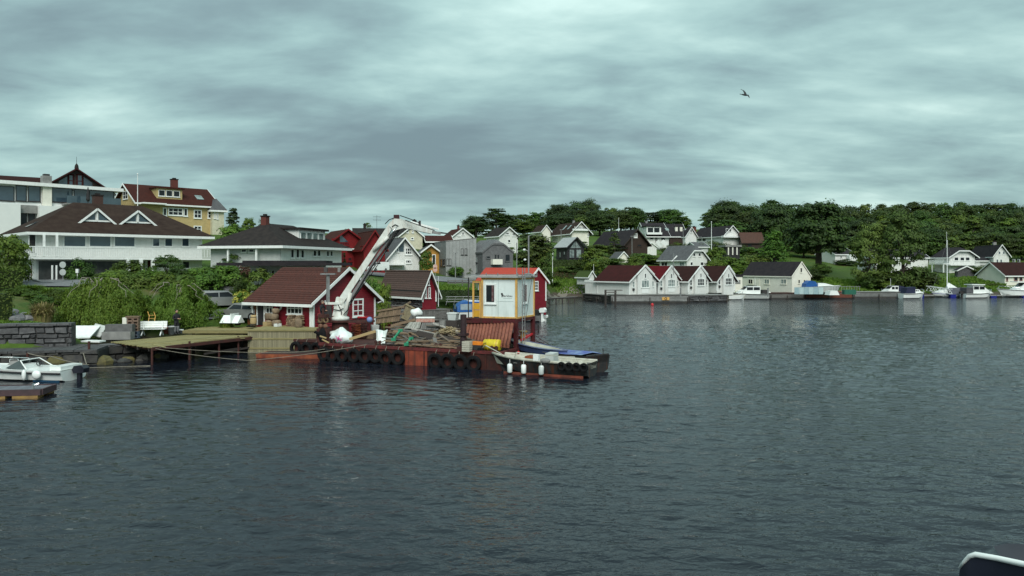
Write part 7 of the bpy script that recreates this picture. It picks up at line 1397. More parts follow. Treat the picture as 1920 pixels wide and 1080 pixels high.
x, y = loc(866, 657); m = MB(); m.lathe([(.19, -.1), (.19, zat(588, 46.8) - BZ), (0, zat(588, 46.8) - BZ + .02)], 16); m.box(-.25, .25, -.25, .25, .9, 1.05); t = thing('spud_pile', 'dark vertical steel pile rising from the barge rim', 'pile', W(x, y + .2), BR); m.build('pipe', M('maroon_black_steel', (.028, .016, .02), (.04, .022, .024), 4, .6), t)
m = MB(); m.box(-.3, .3, -.3, .3, -.05, .25); m.build('guide_collar', rustd, t)
crate('white_basket', 'tall off-white slatted basket right of the dark pile', 'basket', W(*loc(876, 658)), .5, .42, .62, M('off_white_plastic', (.45, .43, .36), (.36, .34, .28), 4, .7), BR, 5)
x, y = loc(895, 657); t = thing('generator', 'portable generator with bright orange cover on the barge', 'generator', W(x, y), BR); m = MB(); m.box(-.36, .36, -.24, .24, .08, .38); m.build('engine', steeld, t)
m = MB(); m.prism([(-.38, .38), (.38, .38), (.34, .54), (-.3, .57)], 'y', -.25, .25); m.build('cover', orgp, t)
for a in (-.26, .26): m = MB(); m.lathe([(.03, -.04), (.12, -.04), (.12, .04), (.03, .04)], 12, (a, -.27, .12), 'y'); m.build('wheel', rubber, t)
m = MB(); m.tube([(.38, -.2, .3), (.55, -.2, .5), (.55, .2, .5), (.38, .2, .3)], .02, 6); m.build('handle', steeld, t)
x, y = loc(895, 648); t = thing('motor_winch', 'dark oily motor winch behind the orange generator', 'winch', W(x, y), BR); m = MB(); m.box(-.3, .3, -.25, .25, 0, .5); m.build('base', steeld, t); m = MB(); m.ell((0, 0, .8), (.3, .25, .32), 10, 7); m.lathe([(.1, .9), (.16, 1.15), (.1, 1.3)], 8); m.build('engine', steeld, t); m = MB(); m.tube([(.15, -.2, .4), (.45, -.25, 1.1)], .025, 6); m.build('lever', steelg, t); m = MB(); m.ell((-.5, 0, .65), (.16, .14, .2), 8, 6); m.build('canister', offw, t)
x, y = loc(911, 646); m = MB(); m.prism([(-.35, 0), (.4, 0), (.3, .6), (-.1, .75), (-.35, .7)], 'y', -.2, .2); one('maroon_case', m, maroon, 'dark maroon machine housing behind the yellow drum', 'machine', W(x, y), BR)
x, y = loc(923, 657); t = thing('yellow_drum', 'yellow plastic drum lying on its side on the barge', 'drum', W(x, y, BZ + .36), BR); m = MB(); m.lathe([(.0, -.52), (.3, -.52), (.34, -.49), (.34, .49), (.3, .52), (0, .52)], 18, axis='x'); m.build('body', yels, t, True)
for a in (-.2, .2, .38): m = MB(); m.lathe([(.335, a - .03), (.365, a), (.335, a + .03)], 18, axis='x'); m.build('hoop', yels if a < .3 else yelp, t)
# corrugated red sheets leaning under the cabin
ca, cb = Q(877, 606, 48.4), Q(964, 606, 45.9); da, db = Q(886, 648, 47.4), Q(945, 656, 45.6)
t = thing('corrugated_sheets', 'red corrugated panel of upright half-round ribs leaning below the cabin', 'panel', (0, 0, 0)); cm_ = M('red_brown_sheet', (.25, .095, .06), (.15, .05, .038), 5, .7, per=.1); nr = 14
for i in range(nr):
 f = (i + .5) / nr; tp_ = ca.lerp(cb, f); bt = tp_ + Vector((-.28, -.75, zat(652, 46.3) - tp_.z + .08)); ax = (tp_ - bt).normalized(); s = (cb - ca).normalized() * (cb - ca).length / nr * .46; o = s.cross(ax).normalized(); o = o if o.y < 0 else -o; m = MB(); vs = []
 for q in (bt, tp_): vs += [q + s * math.cos(a) * -1 + o * math.sin(a) * .1 for a in [math.pi * k / 6 for k in range(7)]]
 m.add(vs, [(k, k + 1, 8 + k, 7 + k) for k in range(6)]); e = m.build('rib', cm_, t, True); e.modifiers.new('thickness', 'SOLIDIFY').thickness = .02
m = MB(); m.add([ca + Vector((-.28, -.72, -1.25)), cb + Vector((-.28, -.72, -1.25)), cb + Vector((0, .03, 0)), ca + Vector((0, .03, 0))], [(0, 1, 2, 3)]); m.build('backing_sheet', rustd, t)
for i, (dz, lb) in enumerate(((.09, 'front dark red steel beam lying above the corrugated panel'), (.2, 'rear dark red steel beam lying above the corrugated panel'))): m = MB(); m.bar(ca + Vector((-.15, -.05 + i * .25, dz)), cb + Vector((.1, -.05 + i * .25, dz)), .16, .14); one('steel_beam', m, maroon, lb, 'beam')
# cabin --------------------------------------------------------------
zb = zat(598, 46.8); zt = zat(521, 46.8); CO = Vector((.3 - .917 * 2.45, 46.8 + .399 * 2.45, zb)); CL, CW, CH = 2.45, 3.0, zt - zb
t = thing('site_cabin', 'white site cabin with yellow frame raised on legs over the barge', 'cabin', CO, BR); CAB = t
m = MB(); m.box(.06, CL - .06, .06, CW - .06, .06, CH - .06); m.build('wall_panel', cabw, t)
for x in (0, CL):
 for y in (0, CW): m = MB(); x0 = x - (.0 if x == 0 else .12); y0 = y - (0 if y == 0 else .12); m.box(x0, x0 + .12, y0, y0 + .12, 0, CH); m.build('corner_post', yelp, t)
for z0, z1 in ((0, .1), (CH - .11, CH)):
 m = MB(); m.box(.121, CL - .121, .01, .1, z0, z1); m.build('frame_beam', yelp, t); m = MB(); m.box(CL - .1, CL - .01, .121, CW - .121, z0, z1); m.build('frame_beam', yelp, t); m = MB(); m.box(.121, CL - .121, CW - .1, CW - .01, z0, z1); m.build('frame_beam', yelp, t); m = MB(); m.box(.01, .1, .121, CW - .121, z0, z1); m.build('frame_beam', yelp, t)
m = MB(); m.box(-1.1, CL + .12, -.15, CW + .15, CH + .005, CH + .12); m.build('roof', M('cabin_roof_grey', (.34, .35, .34), (.25, .26, .25), 3, .6), t)
def cabwin(x0, x1, z0, z1, face):
 m = MB(); q = MB(); fr = .09
 if face == 'F': B_ = lambda mb, a, b, o0, o1, c0, c1: mb.box(a, b, .06 - o1, .06 - o0, c0, c1)
 else: B_ = lambda mb, a, b, o0, o1, c0, c1: mb.box(CL - .06 + o0, CL - .06 + o1, a, b, c0, c1)
 B_(m, x0, x1, 0, .05, z0, z0 + fr); B_(m, x0, x1, 0, .05, z1 - fr, z1); B_(m, x0, x0 + fr, 0, .05, z0 + fr, z1 - fr); B_(m, x1 - fr, x1, 0, .05, z0 + fr, z1 - fr)
 B_(m, x0 - .05, x1 + .05, 0, .09, z0 - .07, z0 - .001); f = m.build('window', trim, t); B_(q, x0 + fr, x1 - fr, .002, .02, z0 + fr, z1 - fr); q.build('pane', glass, f)
 q = MB(); B_(q, x0 + (x1 - x0) * .62, x1 - fr - .06, .021, .025, z0 + fr + .05, z1 - fr); q.build('curtain', M('dark_red_curtain', (.1, .035, .04), (.2, .16, .15), 5, .8), f)
cabwin(.25, 1.0, CH * .36, CH * .85, 'F'); cabwin(1.0, 1.78, CH * .36, CH * .85, 'R')
# faint vertical and horizontal joints of the sandwich panels
m = MB(); m.box(1.17, 1.185, .045, .058, .12, CH - .13); m.box(1.1, 2.2, .045, .0585, CH * .42, CH * .424); m.build('panel_joint', M('joint_grey', (.42, .5, .49), (.38, .45, .44), 2, .5), t)
fc = bpy.data.curves.new('lettering', 'FONT'); fc.body = 'Barkbau'; fc.size = .2; fc.extrude = .002; fc.materials.append(steeld); fo = put('lettering', fc); lm_ = bpy.data.meshes.new_from_object(fo.evaluated_get(bpy.context.evaluated_depsgraph_get())); bpy.data.objects.remove(fo); put('lettering', lm_, t, (1.47, .053, CH * .53), (R(90), 0, 0))
m = MB(); m.prism([(1.34, CH * .53 + .2), (1.36, CH * .53 + .24), (1.47, CH * .53 + .24), (1.48, CH * .53 + .1), (1.44, CH * .53 - .02), (1.4, CH * .53 - .02), (1.38, CH * .53 + .12)], 'y', .045, .0595); m.build('logo_mark', steeld, t)
m = MB(); m.box(1.5, 2.1, .05, .0595, CH * .53 - .09, CH * .53 - .075); m.build('logo_line', M('logo_grey', (.3, .36, .35), (.26, .3, .3), 3, .6), t)
lz = BZ - zb
for x, y, mt in ((CL - .1, .1, maroon), (CL - .1, CW - .1, maroon), (.1, .1, rustd), (.1, CW - .1, rustd)): m = MB(); m.box(x - .12, x + .12, y - .12, y + .12, lz, -.001); m.build('support_leg', mt, t)
m = MB(); m.bar((.1, .1, -.1), (CL - .1, .1, -.1), .18, .2); m.bar((CL - .1, .22, -.1), (CL - .1, CW - .1, -.1), .18, .2); m.build('base_beam', maroon, t)
m = MB(); m.bar((CL - .1, .9, lz + .45), (CL - .1, CW + .2, lz + .75), .1, .12); m.build('brace', redp, t); m = MB(); m.bar((CL + .15, CW + .25, lz + .7), (CL + .15, CW + .25, lz + 1.3), .07, .07); m.build('brace', steeld, t)
# landing on the left side: yellow frame with two yellow panels
for x in (-.62, -.12): m = MB(); m.box(x - .05, x + .05, .1, .2, 0, CH - .35); m.build('landing_post', yelp, t)
m = MB(); m.box(-.67, -.06, .1, .2, CH - .34, CH - .2); m.build('landing_beam', yelp, t)
for z0 in (.05, .5): m = MB(); m.box(-.56, -.18, .12, .17, z0, z0 + .42); m.build('landing_panel', M('ochre_panel', (.6, .32, .03), (.5, .27, .03), 3, .5), t)
m = MB(); m.box(-1.1, 0, .1, 1.6, -.1, -.02); m.build('landing_floor', rustd, t)
m = MB(); m.tube([(-1.0, .2, lz), (-1.0, .2, CH)], .035, 6); m.build('landing_pole', steeld, t)
# ladder, masts, stay
for x in (.36, .76): m = MB(); m.tube([(CL + .22, x, lz + .1), (CL + .22, x, CH + .62)], .028, 6); ld = m.build('ladder_rail', steelg, t)
for i in range(13): m = MB(); z_ = lz + .3 + i * .37; m.tube([(CL + .22, .36, z_), (CL + .22, .76, z_)], .018, 5); m.build('ladder_rung', steelg, t)
m = MB()
for a, b in (((-.9, -.1), (CL + .1, -.1)), ((CL + .1, -.1), (CL + .1, CW + .1))): m.tube([(a[0], a[1], CH + .2), (b[0], b[1], CH + .2)], .022, 5)
for x, y in ((.4, -.1), (1.2, -.1), (CL + .1, -.1), (CL + .1, 1.4), (CL + .1, CW + .1)): m.tube([(x, y, CH + .1), (x, y, CH + .3)], .03, 5)
m.build('roof_rail', steelg, t)
for k, (px, top, y) in enumerate(((968, 455, 0.15), (995, 442, 2.1))):
 Y = 46.9 + y * .9; m = MB(); H = zat(top, Y) - zb; m.tube([(CL - .12, y + .12, CH + .1), (CL - .12, y + .12, H)], .05 if k else .03, 7); mt_ = m.build('mast', steelg, t)
 if k:
  for zz, dx in ((.62, -.3), (.38, -.25), (.0, -.0)): m = MB(); m.ell((CL - .12 + dx, y + .1, CH + .12 + (H - CH) * zz), (.1, .08, .07) if zz else (.34, .3, .16), 8, 5); m.build('lamp' if zz else 'horn_base', steelg if not zz else trim, mt_)
  m = MB(); m.tube([(CL - .4, y + .1, CH + (H - CH) * .68), (CL - .12, y + .12, CH + (H - CH) * .62)], .02, 5); m.tube([(CL - .12, y + .12, H), (CL + .3, y + .1, H + .1)], .02, 5); m.build('bracket', steelg, mt_)
m = MB(); m.tube([(CL + .05, 2.4, CH), (CL + .25, .9, .05)], .015, 5); m.build('stay_wire', steeld, t)
# things below the cabin, at the right end of the deck
x, y = loc(981, 644); t = thing('hand_winch', 'yellow and orange winch under the cabin by the ladder', 'winch', W(x, y), BR); m = MB(); m.lathe([(.22, 0), (.2, .35), (.26, .38), (.26, .5), (.18, .55), (.16, .75), (.28, .78), (.28, .86), (0, .9)], 12); m.build('body', yelp, t); m = MB(); m.tube([(-.5, 0, .45), (.6, .1, .62)], .05, 6); m.build('arm', redp, t); m = MB(); m.box(-.3, .3, -.25, .25, 0, .1); m.build('base', rustd, t)
x, y = loc(962, 645); m = MB(); m.box(-.4, .4, -.3, .3, 0, .55); m.box(-.2, .3, -.2, .2, .55, .8); one('red_box', m, maroon, 'dark red equipment box at the foot of the ladder', 'box', W(x, y), BR)
m = MB(); m.ell((0, 0, .12), (.2, .14, .14), 10, 6); m.ell((.3, .05, .08), (.16, .12, .1), 8, 5); one('white_rag', m, tarpw, 'crumpled white rag at the bow of the blue-rimmed boat', 'rag', W(*loc(952, 645), BZ + .25), 0, None, True)
m = MB(); m.ell((0, 0, .5), (.28, .24, .5), 10, 8); m.tube([(-.1, 0, .5), (-.5, -.2, .75)], .1, 6); m.tube([(.05, -.15, .3), (.3, -.3, -.35)], .03, 5); one('rope_pile', m, rubber, 'dark heap of hoses at the left corner of the barge', 'hose heap', W(-.15, .5), BR)
for i, (a, b) in enumerate((((604, 636), (617, 643)), ((600, 630), (612, 634)))): timber(['pale broken batten by the dark hose heap', 'upper pale batten by the dark hose heap'][i], Q(*a, 49.3), Q(*b, 49.2), .06, .08, woody)
# ------------------------------------------------------------------ boats
def hull(L, B, hs, hb, draft=.25, stern=.8, floor=None, n=12, flare=.82, rake=.12, pw=2.2, wall=.07, pointed=False):
 """lofted hull, stern at x=0 and bow at x=L; open inside down to floor, or decked when floor is None. Returns outer and inner MBs"""
 out, inn = MB(), MB(); so, si = [], []
 for i in range(n + 1):
  t = i / n; b = B / 2 * (stern + (1 - stern) * min(1, t / .45)) * (1 - max(0, (t - .42) / .58) ** pw)
  if pointed: b = B / 2 * (1 - abs(2 * t - 1) ** 2.4)
  b = max(b, .015); sh = hs + (hb - hs) * t ** 2; k = -draft * (1 - t ** 5); x = L * t; xr = rake * L * max(0, t - .6) / .4; xk = x - xr * .9
  if pointed: sh += (hs * .35) * (1 - t) ** 3
  zc = .02 + (sh - .02) * .12 + (sh * .45) * max(0, t - .7) / .3
  so.append([(xk, 0, k), (x - xr * .5, b * flare, zc), (x, b, sh), (x, -b, sh), (x - xr * .5, -b * flare, zc)])
  bi = max(.005, b - wall); f = floor if floor is not None else sh - .03
  si.append([(x, b, sh + .002), (x, bi, sh + .002), (x - (xr * .4 if floor is not None else 0), bi * (.86 if floor is not None else 1), f), (x - (xr * .4 if floor is not None else 0), -bi * (.86 if floor is not None else 1), f), (x, -bi, sh + .002), (x, -b, sh + .002)])
 for S, mb, ring in ((so, out, [(0, 1), (1, 2), (3, 4), (4, 0)]), (si, inn, [(0, 1), (1, 2), (2, 3), (3, 4), (4, 5)])):
  k = len(S[0]); mb.v = [p for s in S for p in s]
  for i in range(n):
   for a, b in ring: mb.f.append((i * k + a, i * k + b, (i + 1) * k + b, (i + 1) * k + a)); mb.mi.append(0)
  if mb is out: mb.f.append((0, 4, 3, 2, 1)); mb.mi.append(0)
  else: mb.f.append((0, 1, 2, 3, 4, 5)); mb.mi.append(0)
 return out, inn
def boat(name, label, cat, p, rz, L, B, hs, hb, mat, inner, group=None, **kw):
 t = thing(name, label, cat, (p[0], p[1], 0), rz, group); o, i = hull(L, B, hs, hb, **kw); o.build('hull', mat, t); i.build('deck' if kw.get('floor') is None else 'inner_hull', inner, t); return t
def outboard(t, x, y, z, mat, s=1.0):
 m = MB(); m.prism([(-.30 * s, .25 * s), (.18 * s, .22 * s), (.26 * s, .42 * s), (.16 * s, .62 * s), (-.2 * s, .66 * s), (-.34 * s, .5 * s)], 'y', -.19 * s, .19 * s); o = m.build('outboard_motor', mat, t, False, (x, y, z)); m = MB(); m.box(-.08 * s, .1 * s, -.07 * s, .07 * s, -.65 * s, .26 * s); m.box(-.22 * s, .08 * s, -.015, .015, -.55 * s, -.3 * s); m.build('motor_leg', mat, o); return o
def rubrail(t, L, B, hs, hb, mat, z=0, stern=.8, n=14, pw=2.2, r=.05, name='rubbing_strake', pointed=False):
 for s in (-1, 1):
  pts = []
  for i in range(n + 1):
   q = i / n; b = B / 2 * (stern + (1 - stern) * min(1, q / .45)) * (1 - max(0, (q - .42) / .58) ** pw)
   sh = hs + (hb - hs) * q ** 2
   if pointed: b = B / 2 * (1 - abs(2 * q - 1) ** 2.4); sh += hs * .35 * (1 - q) ** 3
   pts.append((L * q, s * b, sh + z))
  m = MB(); m.tube(pts, r, 6); m.build(name, mat, t, True)
# speedboat at the left
p0 = P(139, 712); t = boat('motorboat', 'white open motorboat with black outboard at the lower left', 'motorboat', p0, R(171), 6.6, 2.3, .72, .95, gel, gel, stern=.9); t.scale = (1, 1, .82)
rubrail(t, 6.6, 2.3, .72, .95, blackw, -.16, .9, r=.06);
m = MB(); m.add([(2.2, -.85, .78), (2.2, .85, .78), (2.9, .55, 1.28), (2.9, -.55, 1.28), (3.5, .8, .8), (3.5, -.8, .8)], [(4, 5, 3, 2), (1, 4, 2), (0, 3, 5)]); m.build('windscreen', M('tinted_screen', (.05, .06, .06), (.03, .04, .04), 2, .08, spec=.8), t)
m = MB(); m.tube([(2.1, -.92, .76), (2.7, -.66, 1.3), (2.7, .66, 1.3), (2.1, .92, .76)], .035, 6); m.build('screen_frame', trim, t)
m = MB(); m.box(2.55, 3.3, -.45, .45, .7, 1.0); m.build('console', gel, t); m = MB(); m.torus((2.4, -.3, 1.0), .17, .025, 'x', 14, 5); m.build('steering_wheel', blackw, t)
m = MB(); m.add([(3.6, -.9, .75), (4.5, -.8, .78), (4.4, -.6, 1.08), (3.75, -.65, 1.08), (3.6, -.5, .75), (4.5, -.4, .78)], [(0, 1, 2, 3), (1, 5, 2), (5, 4, 3, 2), (4, 0, 3)]); m.build('grey_cushion', conc, t)
for s in (-1, 1): m = MB(); m.tube([(3.5, s * 1.08, .8), (3.7, s * 1.04, 1.2), (4.6, s * .95, 1.25), (5.4, s * .6, 1.3), (5.6, s * .5, .9)], .03, 6); m.build('bow_rail', chrome, t)
m = MB(); m.tube([(3.9, -.7, .8), (4.0, -.6, 1.2), (4.4, -.5, 1.18), (4.5, -.6, .8)], .03, 6); m.build('grab_rail', chrome, t)
m = MB(); m.box(.15, .8, -.8, .8, .72, .98); m.build('stern_seat', gel, t); o = outboard(t, -.35, 0, .2, M('black_cowl', (.012, .013, .02), (.02, .02, .03), 3, .3), 1.2); m = MB(); m.box(-.3, .2, -.245, -.235, .52, .58); m.build('motor_stripe', trim, o)
m = MB(); m.ell((1.3, 1.15, .4), (.27, .13, .24), 10, 7); m.ell((2.0, 1.2, .38), (.12, .11, .3), 8, 6); ff = one('fender', m, gel, 'pair of white fenders between the motorboat and its dock', 'fender', (p0[0], p0[1], 0), R(171), None, True)
m = MB(); m.box(.05, 1.6, 1.0, 1.035, -.1, .12); m.build('blue_bottom', M('blue_antifouling', (.01, .05, .1), (.01, .04, .08), 3, .5), t)
# floating dock beside it
pd = P(104, 722, .35); t = thing('floating_dock', 'grey floating dock with yellow floats in the lower left corner', 'dock', (pd.x, pd.y, 0), R(9));
for i in range(30): m = MB() if not i else m;
me = MB().box(-.07, .07, -1.5, 0, .3, .36).mesh('deck_board', M('grey_blue_deck', (.16, .165, .19), (.11, .115, .13), 3, .8, per=.12))
for i in range(42): put('deck_board', me, t, (-.12 - i * .155, 0, 0))
m = MB(); m.box(-6.6, 0, -1.62, -1.51, .12, .4); m.box(-6.6, 0, .01, .1, .12, .4); m.box(-.04, .06, -1.5, 0, .12, .4); m.build('edge_beam', M('purple_brown_timber', (.075, .045, .05), (.05, .035, .038), 4, .8), t)
for i in range(5): m = MB(); m.box(-1.2 - i * 1.4, -.1 - i * 1.4, -1.66, -1.0, -.2, .11); m.build('float', M('yellow_brown_float', (.32, .2, .06), (.2, .12, .05), 3, .7), t)
m = MB(); m.box(-.9, -.1, -.5, .12, -.2, .11); m.build('float', M('yellow_brown_float', (.3, .2, .06), (.2, .12, .05), 3, .7), t)
m = MB(); m.tube([(-.4, -1.4, .4), (-.4, -1.4, .6), (-.2, -1.3, .62)], .06, 7); m.build('cleat', chrome, t)
# rusty workboat, black steel boat and the blue-rimmed rowing boat beside the barge
pw_ = P(1104, 709); pb_ = P(918, 697); d = pb_ - pw_; L = d.length; an = math.atan2(d.y, d.x)
t = boat('workboat', 'open rusty black workboat with three white fenders at the barge corner', 'workboat', pw_ + Vector((.25, .65, 0)), an, L + .1, 2.1, .78, 1.02, hullblk, gelo, stern=.86, floor=.42, pw=2.6)
rubrail(t, L + .1, 2.1, .78, 1.02, gelo, 0, .86, pw=2.6, r=.09, name='gunwale')
m = MB(); m.tube([(.6, .98, .86), (.7, .95, 1.15), (2.6, 1.0, 1.18), (4.2, 1.02, 1.25), (4.3, 1.0, .98)], .03, 6); m.build('handrail', gelo, t); m = MB(); m.tube([(5.2, .85, 1.1), (6.4, .5, 1.5), (6.8, .1, 1.3)], .03, 6); m.build('bow_rail', gelo, t)
m = MB(); m.box(3.0, 3.9, .3, .9, .43, .95); m.build('engine_box', gelo, t); m = MB(); m.box(3.2, 3.7, .2, .95, .951, 1.05); m.build('rusty_lid', rusto, t); m = MB(); m.box(2.2, 2.7, -.5, .3, .43, 1.2); m.build('console', greyw, t)
for i in range(4): m = MB(); m.box(.3 + i * 1.3, .55 + i * 1.3, -.85, .85, .6, .66); m.build('thwart', woodg, t)
m = MB(); m.box(.2, 5, .92, 1.0, -.15, .12); m.build('waterline_band', M('red_waterline', (.2, .05, .03), (.1, .03, .02), 2, .7), t)
WBO = pw_ + Vector((.25 - .41 * 1.14, .65 - .91 * 1.14, 0)); WBA = an; WBM = Matrix.Translation(pw_ + Vector((.25, .65, 0))) @ Matrix.Rotation(an, 4, 'Z')
for px in (956, 982, 1015):
 p = WBM @ Vector((run(WBO.x, WBO.y, math.cos(WBA), math.sin(WBA), px), 1.14, .34)); m = MB(); m.lathe([(0, -.27), (.1, -.26), (.15, -.2), (.15, .2), (.1, .26), (0, .27)], 12); m.tube([(0, 0, .26), (0, .12, .5)], .012, 4); one('fender', m, gel, {956: 'broad white fender nearest the barge on the rusty workboat', 982: 'middle white fender on the side of the rusty workboat', 1015: 'white fender nearest the stern of the rusty workboat'}[px], 'fender', p, 0, None, True)
for i, px in enumerate((1052, 1066, 1080, 1094)): p = WBM @ Vector((run(WBO.x, WBO.y, math.cos(an), math.sin(an), px), 1.08, .62)); tyre('small black tyre on the stern quarter of the workboat, %s' % (ORD[:2] + ORD[6:])[i], p, an + R(180), .5, 0, 'small tyres on the workboat')
pk_ = P(1136, 702); d2 = P(962, 676) - pk_; L2 = d2.length; an2 = math.atan2(d2.y, d2.x)
t = boat('steel_boat', 'black flat-sterned steel boat with blue tarpaulin behind the workboat', 'boat', pk_ + Vector((-.3, .9, 0)), an2, L2, 2.0, .95, .85, hullblk, M('dark_deck', (.05, .045, .045), (.03, .03, .03), 3, .7), stern=.95, floor=.55, pw=4, rake=.05)
m = MB(); m.add([(.5 + .8 * i, s * (.95 if abs(s) == 1 else 0), .98 + (.12 if s == 0 else 0) + .05 * math.sin(i * 2 + s)) for i in range(4) for s in (-1, 0, 1)], [(i * 3 + j, i * 3 + j + 1, i * 3 + j + 4, i * 3 + j + 3) for i in range(3) for j in range(2)]); tb = m.build('tarpaulin', blueb, t)
m = MB(); m.bar((.1, -.9, .98), (.1, .9, .98), .12, .1); m.build('transom_rail', steeld, t); m = MB(); m.tube([(.5, -.9, .98), (.5, -.88, 1.3)], .025, 5); m.tube([(1.6, -.9, .98), (1.6, -.9, 1.25)], .02, 5); m.build('stanchion', steeld, t)
for i, (y, mt) in enumerate(((-.45, maroon), (-.1, woodg), (.3, rustd), (.55, woodd))): m = MB(); m.bar((2.5, y, .95 + i * .03), (L2 - .4, y * .8, .98), .1, .06); one('loose_plank', m, mt, ['red beam lying in the black steel boat', 'grey plank lying in the black steel boat', 'rusty bar lying in the black steel boat', 'dark plank on the far side of the black steel boat'][i], 'plank', (pk_.x - .3, pk_.y + .9, 0), an2)
a, b = Q(1062, 672, 45.4), Q(950, 648, 48.3); d3 = b - a; t = thing('rowing_boat', 'rowing boat with blue rim and pale inside lying beside the barge', 'rowing boat', (a.x, a.y, a.z - .08), (0, -math.asin(min(.3, (b.z - a.z) / d3.length)), math.atan2(d3.y, d3.x))); o, i_ = hull(d3.length, 1.35, .42, .55, draft=.05, stern=.35, floor=.1, pointed=True, wall=.05); o.build('hull', M('blue_boat_paint', (.05, .075, .17), (.035, .05, .11), 3, .4), t); i_.build('inner_hull', M('pale_boat_inside', (.52, .55, .46), (.42, .44, .36), 2, .5), t)
rubrail(t, d3.length, 1.35, .42, .55, M('blue_grey_rim', (.13, .16, .26), (.09, .11, .18), 4, .5), 0, r=.05, name='gunwale', pointed=True)
for x in (1.2, 2.2): m = MB(); m.box(x, x + .22, -.55, .55, .26, .3); m.build('thwart', woodg, t)
m = MB(); m.ell((0, 0, 0), (.09, .09, .1), 8, 6); one('red_can', m, redp, 'small red can between the two open boats', 'can', Q(972, 661, 45.0))
m = MB(); m.box(-.16, .16, -.12, .12, 0, .34); one('white_box', m, trim, 'white box on the stern of the workboat', 'box', P(1006, 676, .95), an)
m = MB(); m.ell((0, 0, .1), (.3, .22, .16), 9, 6); one('grey_sack', m, conc, 'grey sack beside the white box on the workboat', 'sack', P(1022, 680, .9), an)
rope('two-stranded rope from the cabin leg down to the black steel boat', [Q(1006, 640, 49.3), Q(1100, 671, 45.0)], .03, steeld); rope('thin rope from the red brace to the black steel boat bow', [Q(1002, 628, 49.3), Q(1062, 668, 46.5), Q(1120, 672, 44.2)], .02, steeld)
# blue covered boat behind the heap
pbl = P(853, 600); t = boat('covered_boat', 'boat with blue cover and white foredeck moored behind the barge', 'boat', (pbl.x, pbl.y, 0), R(18), 5.6, 2.2, .9, 1.15, gel, gel, stern=.9)
m = MB(); sec = []
for i in range(7):
 x = .05 + i * .45; k = math.sin(min(1, (i + 1) / 3) * 1.57); sec.append([(x, -1.02, .95), (x, -.9, .95 + 1.15 * k), (x, 0, 1.05 + 1.2 * k), (x, .9, .95 + 1.15 * k), (x, 1.02, .95)])
m.v = [p for s in sec for p in s]; m.f = [(i * 5 + j, i * 5 + j + 1, i * 5 + j + 6, i * 5 + j + 5) for i in range(6) for j in range(4)] + [(4, 3, 2, 1, 0), (30, 31, 32, 33, 34)]; m.mi = [0] * len(m.f); cv = m.build('cover', bluef, t)
m = MB(); m.add([(.4, -1.02, 1.2), (1.7, -1.03, 1.2), (1.7, -.97, 1.85), (.4, -.97, 1.85)], [(0, 1, 2, 3)]); m.add([(.03, -.45, 1.25), (.03, .45, 1.25), (.03, .4, 1.8), (.03, -.4, 1.8)], [(3, 2, 1, 0)]); m.build('cover_window', M('clear_vinyl', (.28, .34, .38), (.2, .26, .3), 2, .2), cv)
m = MB(); m.prism([(1.3, 1.0), (5.0, 1.0), (4.4, 1.35), (3.2, 2.15), (1.3, 2.3)], 'y', -.8, .8); m.build('cabin_top', gel, t); m = MB(); m.add([(4.38, -.7, 1.42), (4.38, .7, 1.42), (3.3, .7, 2.1), (3.3, -.7, 2.1)], [(0, 1, 2, 3)]); m.build('windscreen', glass, t); m = MB(); m.add([(2.6, -.81, 1.6), (3.8, -.81, 1.5), (3.3, -.81, 1.95), (2.7, -.81, 2.05)], [(0, 1, 2, 3)]); m.build('side_window', glass, t)
# dinghy with upright outboard right of the cabin
pdg = P(1016, 603); t = boat('dinghy', 'grey boat end with white outboard beside the cabin', 'dinghy', (pdg.x, pdg.y, 0), R(150), 5.0, 1.9, .7, .9, M('grey_hull', (.2, .2, .2), (.14, .14, .14), 3, .5), conc, stern=.9, floor=.35)
outboard(t, -.25, .35, .75, gel, 1.25); outboard(t, -.2, -.5, .2, gel, .8); m = MB(); m.box(.5, 1.6, -.6, .6, .7, 1.3); m.build('engine_cover', steeld, t); m = MB(); m.torus((.1, 0, .95), .22, .05, 'y', 12, 5); m.build('grab_ring', rubber, t)
